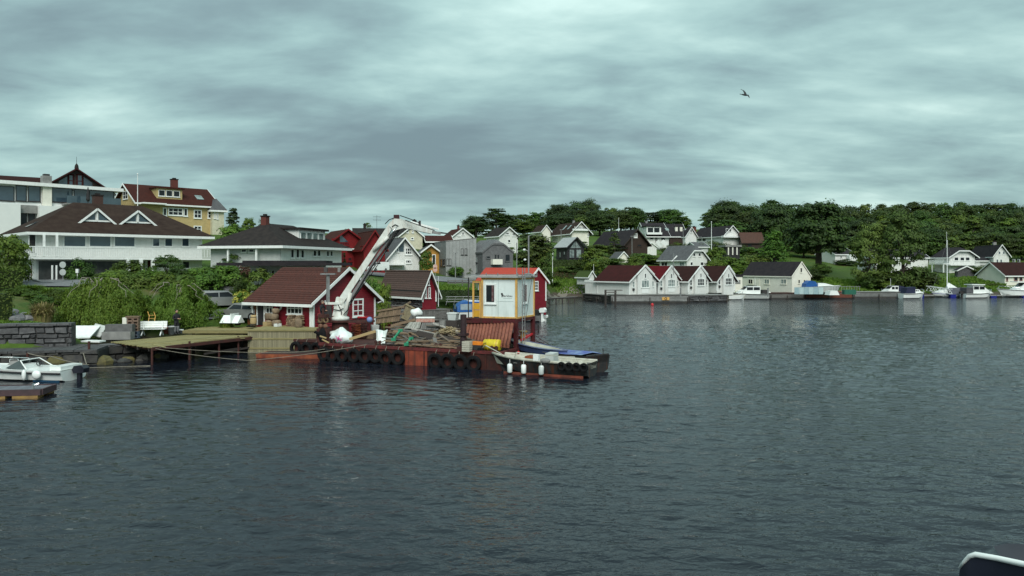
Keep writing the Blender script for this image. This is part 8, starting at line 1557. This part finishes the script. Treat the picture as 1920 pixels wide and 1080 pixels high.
# --- far shore boats
def cabin_boat(label, px0, px1, py, hgt, hullm, deg=0, cab=(.25, .7, 1.1), canopy=None, group=None, name='cabin_boat', cat='motorboat', bow=1, extra=None, B=2.6):
 """px0..px1 span, py waterline; bow=1 bow to the right"""
 a, b = P(px0, py), P(px1, py); L = (b - a).length; p = a if bow > 0 else b; t = boat(name, label, cat, (p.x, p.y + 1.2, 0), R(deg) if bow > 0 else R(180 + deg), L, B, hgt * .85, hgt * 1.15, hullm, gel, group, stern=.88, draft=.3)
 rubrail(t, L, B, hgt * .85, hgt * 1.15, steeld, -.1, .88, r=.05)
 c0, c1, ch = cab; z = hgt * .9
 m = MB(); m.prism([(L * c0, z), (L * c1 + ch * .9, z), (L * c1, z + ch * .55), (L * c1 - ch * .5, z + ch), (L * c0, z + ch)], 'y', -B * .36, B * .36); cb = m.build('cabin', gel, t)
 m = MB(); k = max(2, int(L * (c1 - c0) / 1.0))
 for s in (-1, 1):
  for i in range(k): x0 = L * c0 + .12 + (L * (c1 - c0) - .4) * i / k; x1 = x0 + (L * (c1 - c0) - .4) / k - .14; y = s * (B * .36 + .012); m.add([(x0, y, z + ch * .48), (x1, y, z + ch * .48), (x1, y, z + ch * .88), (x0, y, z + ch * .88)], [(0, 1, 2, 3) if s < 0 else (3, 2, 1, 0)])
 m.build('side_window', glass, cb)
 m = MB(); x0, x1 = L * c1 + .02, L * c1 - ch * .47; m.add([(x0 + .02, -B * .3, z + ch * .58), (x0 + .02, B * .3, z + ch * .58), (x1 + .04, B * .3, z + ch * .96), (x1 + .04, -B * .3, z + ch * .96)], [(0, 1, 2, 3)]); m.build('windscreen', glass, cb)
 for s in (-1, 1): m = MB(); m.tube([(L * c1 + .4, s * B * .42, z + .1), (L * c1 + .5, s * B * .4, z + .55), (L * .93, s * B * .12, hgt * 1.15 + .5), (L * .98, 0, hgt * 1.15 + .1)], .025, 5); m.build('bow_rail', chrome, t)
 if canopy:
  m = MB(); q0, q1, hh = canopy; m.prism([(L * q0, z), (L * q1, z), (L * q1, z + hh), (L * (q0 + .05), z + hh * .85)], 'y', -B * .38, B * .38); m.build('canopy', navy, t)
 return t, L
t, L = cabin_boat('white cabin cruiser with dark windows before the cream boathouse', 1366, 1442, 561, 1.1, greyw, 4, (.22, .62, 1.4), None, bow=-1, B=2.9)
m = MB(); m.box(L * .28, L * .5, -.6, .6, 2.42, 2.5); m.build('roof_hatch', blackw, t); outboard(t, -.25, 0, .5, gel, 1.3); m = MB(); m.tube([(L * .3, 0, 2.4), (L * .3, 0, 4.0)], .03, 5); m.build('aerial', trim, t)
m = MB(); m.box(.05, 1.2, -.9, .9, 1.0, 1.7); m.build('cockpit_rails', steeld, t)
a, b = P(1364, 561.5), P(1398, 561.5); t = boat('rowing_boat', 'small open white boat lying before the cabin cruiser', 'rowing boat', (a.x, a.y - .3, 0), R(4), (b - a).length, 1.5, .75, .95, gel, gelo, stern=.8, floor=.3)
for x in (1, 2): m = MB(); m.box(x, x + .25, -.6, .6, .5, .55); m.build('thwart', woodg, t)
t, L = cabin_boat('small white cabin boat with navy canopy alongside the grey quay', 1656, 1698, 556, .9, gel, 3, (.3, .7, 1.3), (.0, .29, 1.4), bow=-1); m = MB(); m.tube([(L * .55, 0, 2.1), (L * .55, 0, 3.6)], .03, 5); m.build('aerial', trim, t)
t, L = cabin_boat('rounded white boat with blue canopy left of the gangway', 1695, 1742, 560, 1.1, gel, 4, (.5, .72, .75), (.1, .5, 1.2), bow=1, B=2.4)
t, L = cabin_boat('white motor yacht with flat roof and black outboard', 1812, 1870, 559, 1.0, gel, 3, (.25, .7, 1.5), None, bow=1, B=2.7); outboard(t, -.2, 0, .45, steeld, 1.3); m = MB(); m.box(L * .18, L * .62, -1.2, 1.2, 2.48, 2.62); m.build('hard_top', gel, t); m = MB(); m.box(L * .02, L * .24, -1.0, 1.0, .9, 2.0); m.build('clear_curtain', M('smoked_vinyl', (.1, .1, .11), (.06, .06, .065), 2, .3), t)
t, L = cabin_boat('white motor yacht cut by the right picture edge', 1878, 1985, 558, 1.5, gel, -2, (.2, .62, 1.5), None, bow=-1, B=3.2); m = MB(); m.box(L * .15, L * .7, -1.2, 1.2, 2.95, 3.1); m.build('hard_top', gel, t)
a, b = P(1756, 558), P(1805, 558); L = (b - a).length + 1.2; t = boat('sailing_boat', 'white sailing boat with tall bare mast and boom cover', 'sailing boat', (b.x + .6, b.y + 1, 0), R(183), L, 2.3, .75, 1.05, gel, gel, stern=.5, draft=.3)
rubrail(t, L, 2.3, .75, 1.05, bluepl, -.2, .5, r=.04); H = zat(450, b.y) + .0; mx = L * .5; m = MB(); m.tube([(mx, 0, .9), (mx, 0, H)], [.1, .06], 8); m.build('mast', trim, t)
m = MB(); m.add([(mx + .1, -.12, 2.3), (mx + .1, .12, 2.3), (mx - .3, 0, 2.9), (L * .02, .5, 1.15), (L * .02, -.5, 1.15), (mx + .1, .9, 1.0), (mx + .1, -.9, 1.0)], [(0, 1, 2), (1, 3, 2), (2, 4, 0), (2, 3, 4), (1, 5, 3), (0, 4, 6)]); m.build('boom_cover', gel, t)
m = MB(); m.prism([(mx + .3, .9), (L * .85, 1.0), (L * .7, 1.5), (mx + .3, 1.55)], 'y', -.6, .6); cb = m.build('coachroof', gel, t); m = MB(); m.box(mx + .6, L * .68, -.612, -.6, 1.15, 1.35); m.build('side_window', glass, cb)
for x, y in ((L * .99, 0), (0.1, 0), (mx, 1.1), (mx, -1.1)): m = MB(); m.tube([(mx, 0, H - .2), (x, y, 1.0)], .012, 4); m.build('stay', steelg, t)
m = MB(); m.tube([(mx, -.6, H * .62), (mx, .6, H * .62)], .025, 5); m.build('spreader', trim, t)
# gangway, pontoon with blue floats
pg = Q(1740, 545, 150); pe = Q(1782, 551, 146); t = thing('gangway', 'white lattice gangway sloping down to the floating pier', 'gangway', pg)
d = pe - pg
for y in (-.6, .6):
 for zz in (0, .9): m = MB(); m.tube([(0, y, zz), (d.x, d.y + y, d.z + zz)], .06, 6); m.build('chord', trim, t)
 for i in range(8): f0, f1 = i / 8, (i + 1) / 8; m = MB(); a = d * f0; b = d * f1; m.tube([(a.x, a.y + y, a.z + (.9 if i % 2 else 0)), (b.x, b.y + y, b.z + (0 if i % 2 else .9))], .04, 5); m.build('lattice_bar', trim, t)
m = MB(); m.add([(0, -.55, .02), (d.x, d.y - .55, d.z + .02), (d.x, d.y + .55, d.z + .02), (0, .55, .02)], [(0, 1, 2, 3)]); m.build('walkway', conc, t)
pf = P(1750, 557, .4); t = thing('floating_pier', 'grey floating pier on blue plastic floats for the moored yachts', 'pier', (pf.x, 147.2, 0)); L = 32; me = MB().box(0, 1.9, -.9, .9, .35, .47).mesh('deck_panel', conc)
for i in range(16): put('deck_panel', me, t, (i * 2.0, 0, 0))
for i, x in enumerate((.6, 6.8, 10.6, 14.6, 20.8, 25)): m = MB(); m.box(x, x + (1.1 if i != 4 else 1.9), -1.35, -.2, -.2, .62 if i < 3 else .34); m.build('float', bluepl, t)
for x in (7.2, 9.5): m = MB(); m.box(x, x + 2.0, -.8, .6, .48, 1.9); one('covered_motor_boat', m, M('slate_tarp', (.13, .14, .17), (.08, .09, .11), 2, .6), {7.2: 'grey covered dinghy right of the sailing boat, left one', 9.5: 'grey covered dinghy right of the sailing boat, right one'}[x], 'covered boat', (pf.x, 147.2, 0))
# --- quays on the far side
def quay(label, pa, pb, z0, z1, back, mat, deckm, name='quay', seed=1, timber_=True, kind='board'):
 a, b = Vector(pa), Vector(pb); d = (b - a); L = d.length; an = math.atan2(d.y, d.x); t = thing(name, label, 'quay', (a.x, a.y, 0), an); m = MB(); m.box(0, L, .12, back, -1.0, z1 - .06); m.build('core', stoned, t)
 if timber_:
  n = int((z1 - z0) / .22)
  for r_ in range(n):
   x = 0; g = random.Random(seed + r_)
   while x < L: w = g.uniform(2.0, 3.6); m = MB(); m.box(x, min(L, x + w) - .03, 0 + g.uniform(0, .03), .12, z0 + r_ * .22, z0 + r_ * .22 + .2); m.build('plank', mat, t); x += w
 else: stones_on(t, lambda u, o, z: (u, .12 - o, z), 0, L, z0, z1 - .1, 1.0, .4, seed, mat, .2)
 n = int(L / 1.2)
 for i in range(n): m = MB(); m.box(L * i / n, L * (i + 1) / n - .04, -.1, back, z1 - .05, z1 + .04); m.build('deck_panel', deckm, t)
 n = max(2, int(L / 4.5))
 for i in range(n + 1): m = MB(); x = .15 + (L - .3) * i / n; m.tube([(x, -.1, -.8), (x, -.1, z1 - .35)], .08, 6); m.build('pile', woodd, t)
 return t
qt = quay('grey timber quay in front of the white boathouses', P(1146, 569)[:2], P(1291, 569)[:2], .35, 1.35, 4.5, M('grey_quay_board', (.24, .245, .24), (.17, .175, .17), 3, .85, per=.12), woodg)
m = MB(); m.box(8.3, 9.5, -.16, -.13, .55, 1.05); m.build('yellow_sign', yelp, qt)
m = MB(); m.torus((8.9, -.175, .8), .18, .05, 'y', 14, 5, .2); m.build('sign_ring', blackw, qt)
quay('darker stone quay behind the small white boat', P(1291, 567)[:2], P(1364, 566)[:2], .2, 1.2, 4, stone, conc, seed=7, timber_=False)
quay('rough stone bank under the left white boathouse', (kx(1093) * 134.6, 134.6), (kx(1148) * 125, 125), -.2, 1.25, 3, stoned, conc, 'stone_bank', 9, False)
quay('brown planked quay before the cream boathouse', P(1444, 561)[:2], P(1508, 561)[:2], .2, 1.1, 4.5, woodg, rustd, seed=11)
quay('rust-red steel barge side moored as a quay right of the cream boathouse', P(1508, 559.5)[:2], P(1600, 559.5)[:2], .15, 1.25, 4, M('rust_brown_plate', (.17, .06, .035), (.11, .04, .03), 2, .8, per=.1), rusto, 'quay', 12)
quay('pale grey concrete quay left of the gangway', P(1600, 559)[:2], P(1696, 559)[:2], .3, 1.15, 4, M('pale_quay_plate', (.2, .205, .2), (.14, .145, .14), 2, .85, per=.1), conc, 'quay', 13)
t = thing('quay_shelter', 'small dark open timber frame at the left end of the grey quay', 'frame', P(1143, 556, 1.5));
for x in (-.6, .9):
 for y in (-.4, .8): m = MB(); m.box(x - .07, x + .07, y - .07, y + .07, -2.2, 1.0); m.build('post', woodd, t)
for y in (-.4, .8): m = MB(); m.box(-.7, 1.0, y - .06, y + .06, .55, .7); m.box(-.7, 1.9, y - .06, y + .06, .9, 1.02); m.build('beam', woodg, t)
m = MB(); m.lathe([(0, -.25), (.2, -.15), (.25, 0), (.2, .2), (.06, .3), (0, .34)], 12); one('red_buoy', m, redp, 'red mooring buoy on the water before the boathouses', 'buoy', P(1223, 572, .05), 0, None, True)
for i, (px, py, lb) in enumerate(((1440, 556, 'person-high dark post with white cap by the cruiser stern'), (1276, 556, 'grey post with white head on the quay before the second boathouse'))): m = MB(); m.tube([(0, 0, 0), (0, 0, 1.4)], .12, 6); one('quay_post', m, steelg, lb, 'post', P(px, py, 1.2))
t = thing('boom_davit', 'white wind vane mast on the ridge of the second boathouse', 'mast', Q(1263, 500, 131)); m = MB(); m.tube([(0, 0, -1.5), (0, 0, 2.4)], .06, 6); m.build('pole', steelg, t); m = MB(); m.taper((-.35, 0, .9), (.6, 0, 1.9), .1, .1, .05, .22); m.build('vane', trim, t)
t = thing('blue_shelter', 'pale blue-green tarpaulin fence before the narrow gable of the cream boathouse', 'screen', (P(1484, 550, 1.1).x, 137.8, 1.0));
bt = [M('pale_blue_sheet', (.3, .42, .45), (.24, .35, .38), 2, .5), M('pale_blue_sheet_b', (.4, .52, .53), (.33, .45, .46), 2, .5)]
for i in range(6): m = MB(); m.box(i * .88, i * .88 + .84, 0, .05, 0, 1.25); m.build('panel', bt[i % 2], t)
p = Q(1530, 548, 141); t = thing('covered_boat', 'white boat on land with blue tarpaulin beside the cream boathouse', 'boat', (p.x - 2.6, 141, p.z - .1), R(4)); o, i_ = hull(7.5, 2.4, 1.1, 1.4, .3, .85); o.build('hull', greyw, t); i_.build('deck', gel, t); m = MB(); m.prism([(.3, 1.1), (2.6, 1.2), (2.2, 2.1), (1.2, 2.3), (.4, 1.7)], 'y', -.9, .9); m.build('tarpaulin', bluef, t); m = MB(); m.prism([(2.7, 1.2), (5.8, 1.35), (4.0, 1.8), (2.7, 1.85)], 'y', -.8, .8); m.build('cabin_top', gel, t); m = MB(); m.box(1.2, 2.0, -1.24, -1.21, .5, 1.0); m.build('side_hatch', maroon, t)
t = thing('metal_fence', 'grey railing along the rust-red quay', 'fence', P(1558, 551, 1.3));
for i in range(12): m = MB(); m.box(i * .45, i * .45 + .05, 0, .05, 0, 1.3); m.build('upright', steelg, t)
for zz in (.1, 1.25): m = MB(); m.box(0, 5.1, -.02, .07, zz, zz + .06); m.build('rail', steelg, t)
m = MB(); m.box(-1, 1, -.5, .5, 0, .8); one('green_container', m, M('green_tarp', (.02, .12, .08), (.016, .09, .06), 3, .6), 'dark green covered box at the end of the grey railing', 'container', P(1592, 552, 1.25))
m = MB(); m.prism([(-.9, 0), (.9, 0), (.5, .75), (-.7, .7)], 'y', -.8, .8); one('white_skiff', m, gel, 'upturned white skiff before the land-stored boat', 'boat', P(1560, 553, 1.25), .1)
# moored ship edge in the lower right corner: navy bulwark with white capping
t = thing('boat_bow', 'corner of a dark navy boat with white rail at the lower right', 'boat', (0, 0, 0)); pts = [Q(1799, 1062, 6.1), Q(1808, 1050, 6.05), Q(1818, 1040, 6.0), Q(1830, 1037, 5.95), Q(1870, 1044, 5.8), Q(1925, 1056, 5.55), Q(2000, 1078, 5.2), Q(2120, 1120, 4.7)]
m = MB(); low = [Vector((p.x - .02 + .2 * (i == 0) * 0, p.y + .12, 0)) for i, p in enumerate(pts)]
prof = []
for i, p in enumerate(pts): prof.append([p + Vector((0, 0, -.03)), Vector((p.x - (.03 if i < 3 else 0), p.y - .02, p.z - .35)), Vector((p.x + .1, p.y + .25, 2.0)), Vector((p.x + .35, p.y + .6, -.3))])
m.v = [q for s in prof for q in s]; m.f = [(i * 4 + j, i * 4 + j + 1, i * 4 + j + 5, i * 4 + j + 4) for i in range(len(pts) - 1) for j in range(3)]; m.mi = [0] * len(m.f); m.build('hull', M('navy_hull', (.018, .02, .034), (.014, .016, .028), 2, .35), t, True)
m = MB(); m.tube([p + Vector((0, 0, -.012)) for p in pts], [.010, .014, .018, .022, .022, .023, .023, .023], 8); m.build('capping_rail', M('bright_white_rail', (.85, .87, .85), (.82, .84, .82), 2, .35), t, True)
m = MB(); bk = [Q(1862, 1024, 6.5), Q(1890, 1019, 6.6), Q(1960, 1022, 6.5), Q(2100, 1040, 6.0)]; m.v = [q for p in bk for q in (p, Vector((p.x, p.y - .5, p.z - .25)), Vector((p.x, p.y - .2, 1.0)))]; m.f = [(i * 3 + j, i * 3 + j + 1, i * 3 + j + 4, i * 3 + j + 3) for i in range(3) for j in range(2)]; m.mi = [0] * 6; m.build('side_deck', M('dark_grey_deck', (.03, .033, .042), (.024, .026, .034), 2, .6), t, True)
# --- cars
def car(label, p, rz, mat, wagon=False, van=False, s=1.0):
 t = thing('parked_van' if van else 'parked_car', label, 'van' if van else 'car', p, rz, None, s); w = .86
 lower = [(-2.1, .25), (2.15, .25), (2.2, .55), (2.05, .72), (1.0, .88), (-1.9, .92), (-2.2, .8), (-2.2, .4)]; roof = [(1.05, .86), (.35, 1.38), (-1.0, 1.45), (-1.85, .95)]
 if wagon: lower = [(-2.1, .25), (2.15, .25), (2.2, .6), (2.0, .8), (1.1, .98), (-2.1, 1.0), (-2.2, .6)]; roof = [(1.15, .96), (.3, 1.55), (-1.7, 1.58), (-2.1, 1.0)]
 if van: lower = [(-2.3, .25), (2.3, .25), (2.35, .7), (2.1, .95), (1.5, 1.1), (-2.35, 1.1), (-2.35, .4)]; roof = [(1.55, 1.08), (.75, 1.95), (-2.3, 1.98), (-2.35, 1.1)]
 m = MB(); m.prism(lower, 'y', -w, w); b = m.build('body', mat, t); wi = .72 if not van else .8; m = MB(); n = len(roof); m.v = [(x, (-w + .02 if z < 1.15 else -wi) if True else 0, z) for x, z in roof] + [(x, (w - .02 if z < 1.15 else wi), z) for x, z in roof]; m.f = [tuple(range(n)), tuple(range(2 * n - 1, n - 1, -1))] + [(j, i, n + i, n + j) for i, j in [(i, (i + 1) % n) for i in range(n)]]; m.mi = [0] * len(m.f); gh = m.build('roof', mat, t)
 def gl(poly, y0, y1, name, s_): m = MB(); m.add([(x, (y0 if z < 1.2 else y1) * s_, z) for x, z in poly], [tuple(range(len(poly))) if s_ < 0 else tuple(range(len(poly) - 1, -1, -1))]); m.build(name, glass, gh)
 zt = roof[1][1] - .07; zb_ = roof[0][1] + .07
 for s_ in (-1, 1):
  if van: gl([(1.35, 1.2), (.75, 1.85), (.1, 1.85), (.1, 1.2)], w, wi + .02, 'side_window', s_)
  else:
   x0, x1 = roof[-1][0] + .3, roof[0][0] - .3; xm = (x0 + x1) / 2; gl([(x1, zb_), (roof[1][0] - .02, zt), (xm + .04, zt), (xm + .04, zb_)], w + .005, wi + .012, 'side_window', s_); gl([(xm - .04, zb_), (xm - .04, zt), (roof[2][0] + .1, zt), (x0, zb_)], w + .005, wi + .012, 'side_window', s_)
 for k, nm in ((0, 'windscreen'), (2, 'rear_window')):
  if van and k == 2: continue
  (xa, za), (xb, zb2) = roof[k], roof[k + 1]; dx = .02 if k == 0 else -.02; lo, hi = (.12, .9) if k == 0 else (.1, .88); A = (xa + (xb - xa) * lo + dx, za + (zb2 - za) * lo + .01); B_ = (xa + (xb - xa) * hi + dx, za + (zb2 - za) * hi + .01); m = MB(); m.add([(A[0], -.66, A[1]), (A[0], .66, A[1]), (B_[0], .6, B_[1]), (B_[0], -.6, B_[1])], [(0, 1, 2, 3)]); m.build(nm, glass, gh)
 for x in (-1.35, 1.35):
  for y in (-.8, .8): m = MB(); m.lathe([(.0, -.1), (.31, -.1), (.33, -.06), (.33, .06), (.31, .1), (0, .1)], 16, (x, y, .33), 'y'); wl = m.build('wheel', rubber, t); m = MB(); m.lathe([(0, -.11), (.19, -.105), (.19, .105), (0, .11)], 12, (x, y, .33), 'y'); m.build('rim', steelg, wl)
 for y in (-.68, .68): m = MB(); m.box(-2.23, -2.1, y - .16, y + .16, .66, .86); m.build('tail_light', M('tail_light_red', (.35, .02, .02), (.28, .015, .015), 4, .2), t); m = MB(); m.box(2.08, 2.2, y - .17, y + .17, .56, .72); m.build('headlight', curtain, t)
 return t
p = Q(457, 600, 60.5); car('grey saloon car parked beside the red boathouse porch', (p.x, p.y, zat(600, 60.5)), R(163), cargrey)
p = Q(419, 577, 69); car('silver estate car parked by the clipped hedge', (p.x, p.y, zat(577, 69)), R(28), carsil, True)
p = Q(709, 509, 97); car('white delivery van parked by the red houses', (p.x, p.y, zat(509, 97)), R(232), gel, van=True, s=.62)
m = MB(); m.box(-.06, .06, -.9, .9, .03, 1.2); m.add([(-1.6, -.8, 0), (.9, -.8, 0), (.9, .8, 0), (-1.6, .8, 0), (-1.5, 0, .95), (.9, 0, .95)], [(0, 1, 5, 4), (2, 3, 4, 5), (1, 2, 5), (3, 0, 4)]); one('upturned_dinghy', m, gel, 'white upturned dinghy on the grass before the grey saloon', 'boat', Q(440, 605, 58.2), R(-12)).scale = (.62, .6, .6)
# --- people
def person(label, loc_, rz, joints, radii, edges, cloth, parts, scale=1.0):
 me = bpy.data.meshes.new('body'); me.from_pydata(joints, edges, []); o = put('person', me, None, loc_, rz, scale); tag(o, label, 'person')
 sk = o.modifiers.new('skin', 'SKIN'); sk.use_smooth_shade = True
 lay = me.skin_vertices[0].data if len(me.skin_vertices) else None
 if lay:
  for i, r_ in enumerate(radii): lay[i].radius = (r_, r_) if isinstance(r_, (int, float)) else r_
  lay[0].use_root = True
 ss = o.modifiers.new('smooth', 'SUBSURF'); ss.levels = 1; ss.render_levels = 1; me.materials.append(cloth)
 return o
def dress(o, head, look, hair, hands, extra=()):
 """head with face and hair, and hands with fingers, as children of the figure"""
 hx, hy, hz = head; m = MB(); m.ell((hx, hy, hz), (.082, .1, .125), 14, 10); m.ell((hx + look[0] * .1, hy + look[1] * .1, hz - .01), (.02, .02, .028), 6, 5)
 for s in (-1, 1): m.ell((hx - look[1] * .085 * s, hy + look[0] * .085 * s, hz - .005), (.018, .02, .035), 6, 5)
 f = m.build('head', skin, o, True); m = MB(); m.ell((hx - look[0] * .022, hy - look[1] * .022, hz + .035), (.092, .108, .112), 14, 9); m.build('hair' if hair is not navy else 'cap', hair, f, True)
 for s in (-1, 1): m = MB(); m.ell((hx + look[0] * .088 - look[1] * .033 * s, hy + look[1] * .088 + look[0] * .033 * s, hz + .012), (.012, .012, .009), 6, 4); m.build('eye', blackw, f)
 m = MB(); m.ell((hx + look[0] * .09, hy + look[1] * .09, hz - .062), (.022, .022, .008), 6, 4); m.build('mouth', M('lip', (.3, .12, .1), (.26, .1, .09), 8, .5), f)
 for (a, dv) in hands:
  a = Vector(a); dv = Vector(dv).normalized(); sd = dv.cross(Vector((0, 0, 1))).normalized(); m = MB(); m.tube([a, a + dv * .05, a + dv * .1], [.03, .042, .036], 8)
  for k in range(4): b = a + dv * .09 + sd * (-.03 + .02 * k); ln = (.062, .075, .07, .055)[k]; m.tube([b, b + dv * ln * .55 + Vector((0, 0, -.008)), b + dv * ln * .85 + Vector((0, 0, -.03))], [.0095, .009, .007], 6)
  m.tube([a + dv * .03 + sd * .035, a + dv * .065 + sd * .06, a + dv * .095 + sd * .05], [.012, .011, .008], 6); m.build('hand', skin, o, True)
# 0 pelvis 1 belly 2 chest 3 neck 4.. legs, arms
def standing():
 J = [(0, 0, .95), (0, .01, 1.12), (0, 0, 1.36), (0, .015, 1.52), (.1, 0, .9), (.11, .01, .5), (.115, .02, .1), (.12, -.14, .045), (-.1, 0, .9), (-.1, -.02, .5), (-.1, 0, .1), (-.1, -.16, .045), (.19, 0, 1.42), (.25, .02, 1.14), (.13, -.25, 1.14), (-.19, 0, 1.42), (-.26, .02, 1.14), (-.1, -.26, 1.16), (0, 0, 1.6)]
 E = [(0, 1), (1, 2), (2, 3), (3, 18), (0, 4), (4, 5), (5, 6), (6, 7), (0, 8), (8, 9), (9, 10), (10, 11), (2, 12), (12, 13), (13, 14), (2, 15), (15, 16), (16, 17)]
 Rr = [(.17, .12), (.16, .11), (.19, .12), .06, .1, .075, .055, .05, .1, .075, .055, .05, .075, .055, .042, .075, .055, .042, .05]
 return J, Rr, E
J, Rr, E = standing(); p = P(331, 627, DZ + .03); o = person('person in dark clothes and grey trousers standing on the jetty with hands together', p, R(55), J, Rr, E, cloth_d, None, 1.02)
dress(o, (0, -.02, 1.68), (0, -1), M('dark_hair', (.02, .016, .014), (.03, .025, .02), 8, .8), [((.12, -.27, 1.14), (-.6, -.8, 0)), ((-.09, -.28, 1.16), (.6, -.8, 0))])
m = MB()
for s in (-1, 1): m.tube([(s * .1, 0, .60), (s * .105, .0, .5), (s * .107, .01, .3), (s * .108, .012, .12)], [.095, .1, .094, .088], 10)
m.build('grey_trouser_legs', cloth_g, o, True)
m = MB()
for s in (-1, 1): m.ell((s * .11, -.06, .05), (.06, .15, .06), 8, 6)
m.build('shoes', blackw, o, True)
def sitting():
 J = [(0, 0, .1), (0, .02, .28), (0, 0, .5), (0, -.01, .66), (.1, -.05, .1), (.13, -.42, .12), (.13, -.45, -.28), (.13, -.58, -.34), (-.1, -.05, .1), (-.13, -.42, .12), (-.13, -.45, -.28), (-.13, -.58, -.34), (.19, 0, .56), (.24, -.05, .3), (.16, -.33, .28), (-.19, 0, .56), (-.24, -.05, .3), (-.14, -.33, .28), (0, -.02, .74)]
 return J, [(.17, .13), (.17, .12), (.2, .13), .06, .1, .08, .055, .05, .1, .08, .055, .05, .085, .062, .045, .085, .062, .045, .05], standing()[2]
J, Rr, E = sitting(); sx, sy, sz = Q(604, 590, 52.0); o = person('crane operator in dark jacket sitting at the crane levers', (sx, sy, sz), R(70), J, Rr, E, cloth_d, None, 1.02)
dress(o, (0, -.04, .83), (0, -1), M('grey_hair', (.16, .12, .1), (.1, .08, .07), 8, .8), [((.15, -.34, .28), (-.2, -1, .1)), ((-.13, -.34, .28), (.2, -1, .1))])
# --- bird
p = Q(1397, 178, 55); t = thing('bird', 'dark gull flying alone in the grey sky', 'bird', p, R(12)); t.rotation_euler = (R(38), R(8), R(12)); bm_ = M('dark_feather', (.035, .04, .042), (.02, .022, .024), 8, .7)
m = MB(); m.tube([(-.30, 0, -.02), (-.2, 0, -.01), (0, 0, 0), (.16, 0, .01), (.24, 0, .03), (.30, 0, .025)], [.015, .05, .075, .05, .04, .008], 8); b_ = m.build('body', bm_, t, True); m = MB(); m.add([(-.28, -.03, -.01), (-.28, .03, -.01), (-.42, .07, -.02), (-.42, -.07, -.02), (-.28, 0, .01), (-.42, 0, 0)], [(0, 3, 5, 4), (4, 5, 2, 1), (0, 1, 2, 3)]); m.build('tail', bm_, t)
def wing(pts, nm):
 m = MB(); vs = []
 for (x, y, z, c_) in pts: vs += [(x + c_ / 2, y, z + .012), (x - c_ / 2, y, z), (x, y, z - .012)]
 m.add(vs, [(i * 3 + j, i * 3 + (j + 1) % 3, i * 3 + 3 + (j + 1) % 3, i * 3 + 3 + j) for i in range(len(pts) - 1) for j in range(3)]); m.build(nm, bm_, t)
wing([(.04, .03, .02, .2), (-.02, .2, .12, .18), (-.1, .34, .17, .13), (-.26, .5, .17, .02)], 'wing'); wing([(.04, -.03, .02, .2), (.06, -.2, .1, .18), (.1, -.34, .1, .13), (.16, -.5, .03, .02)], 'wing')
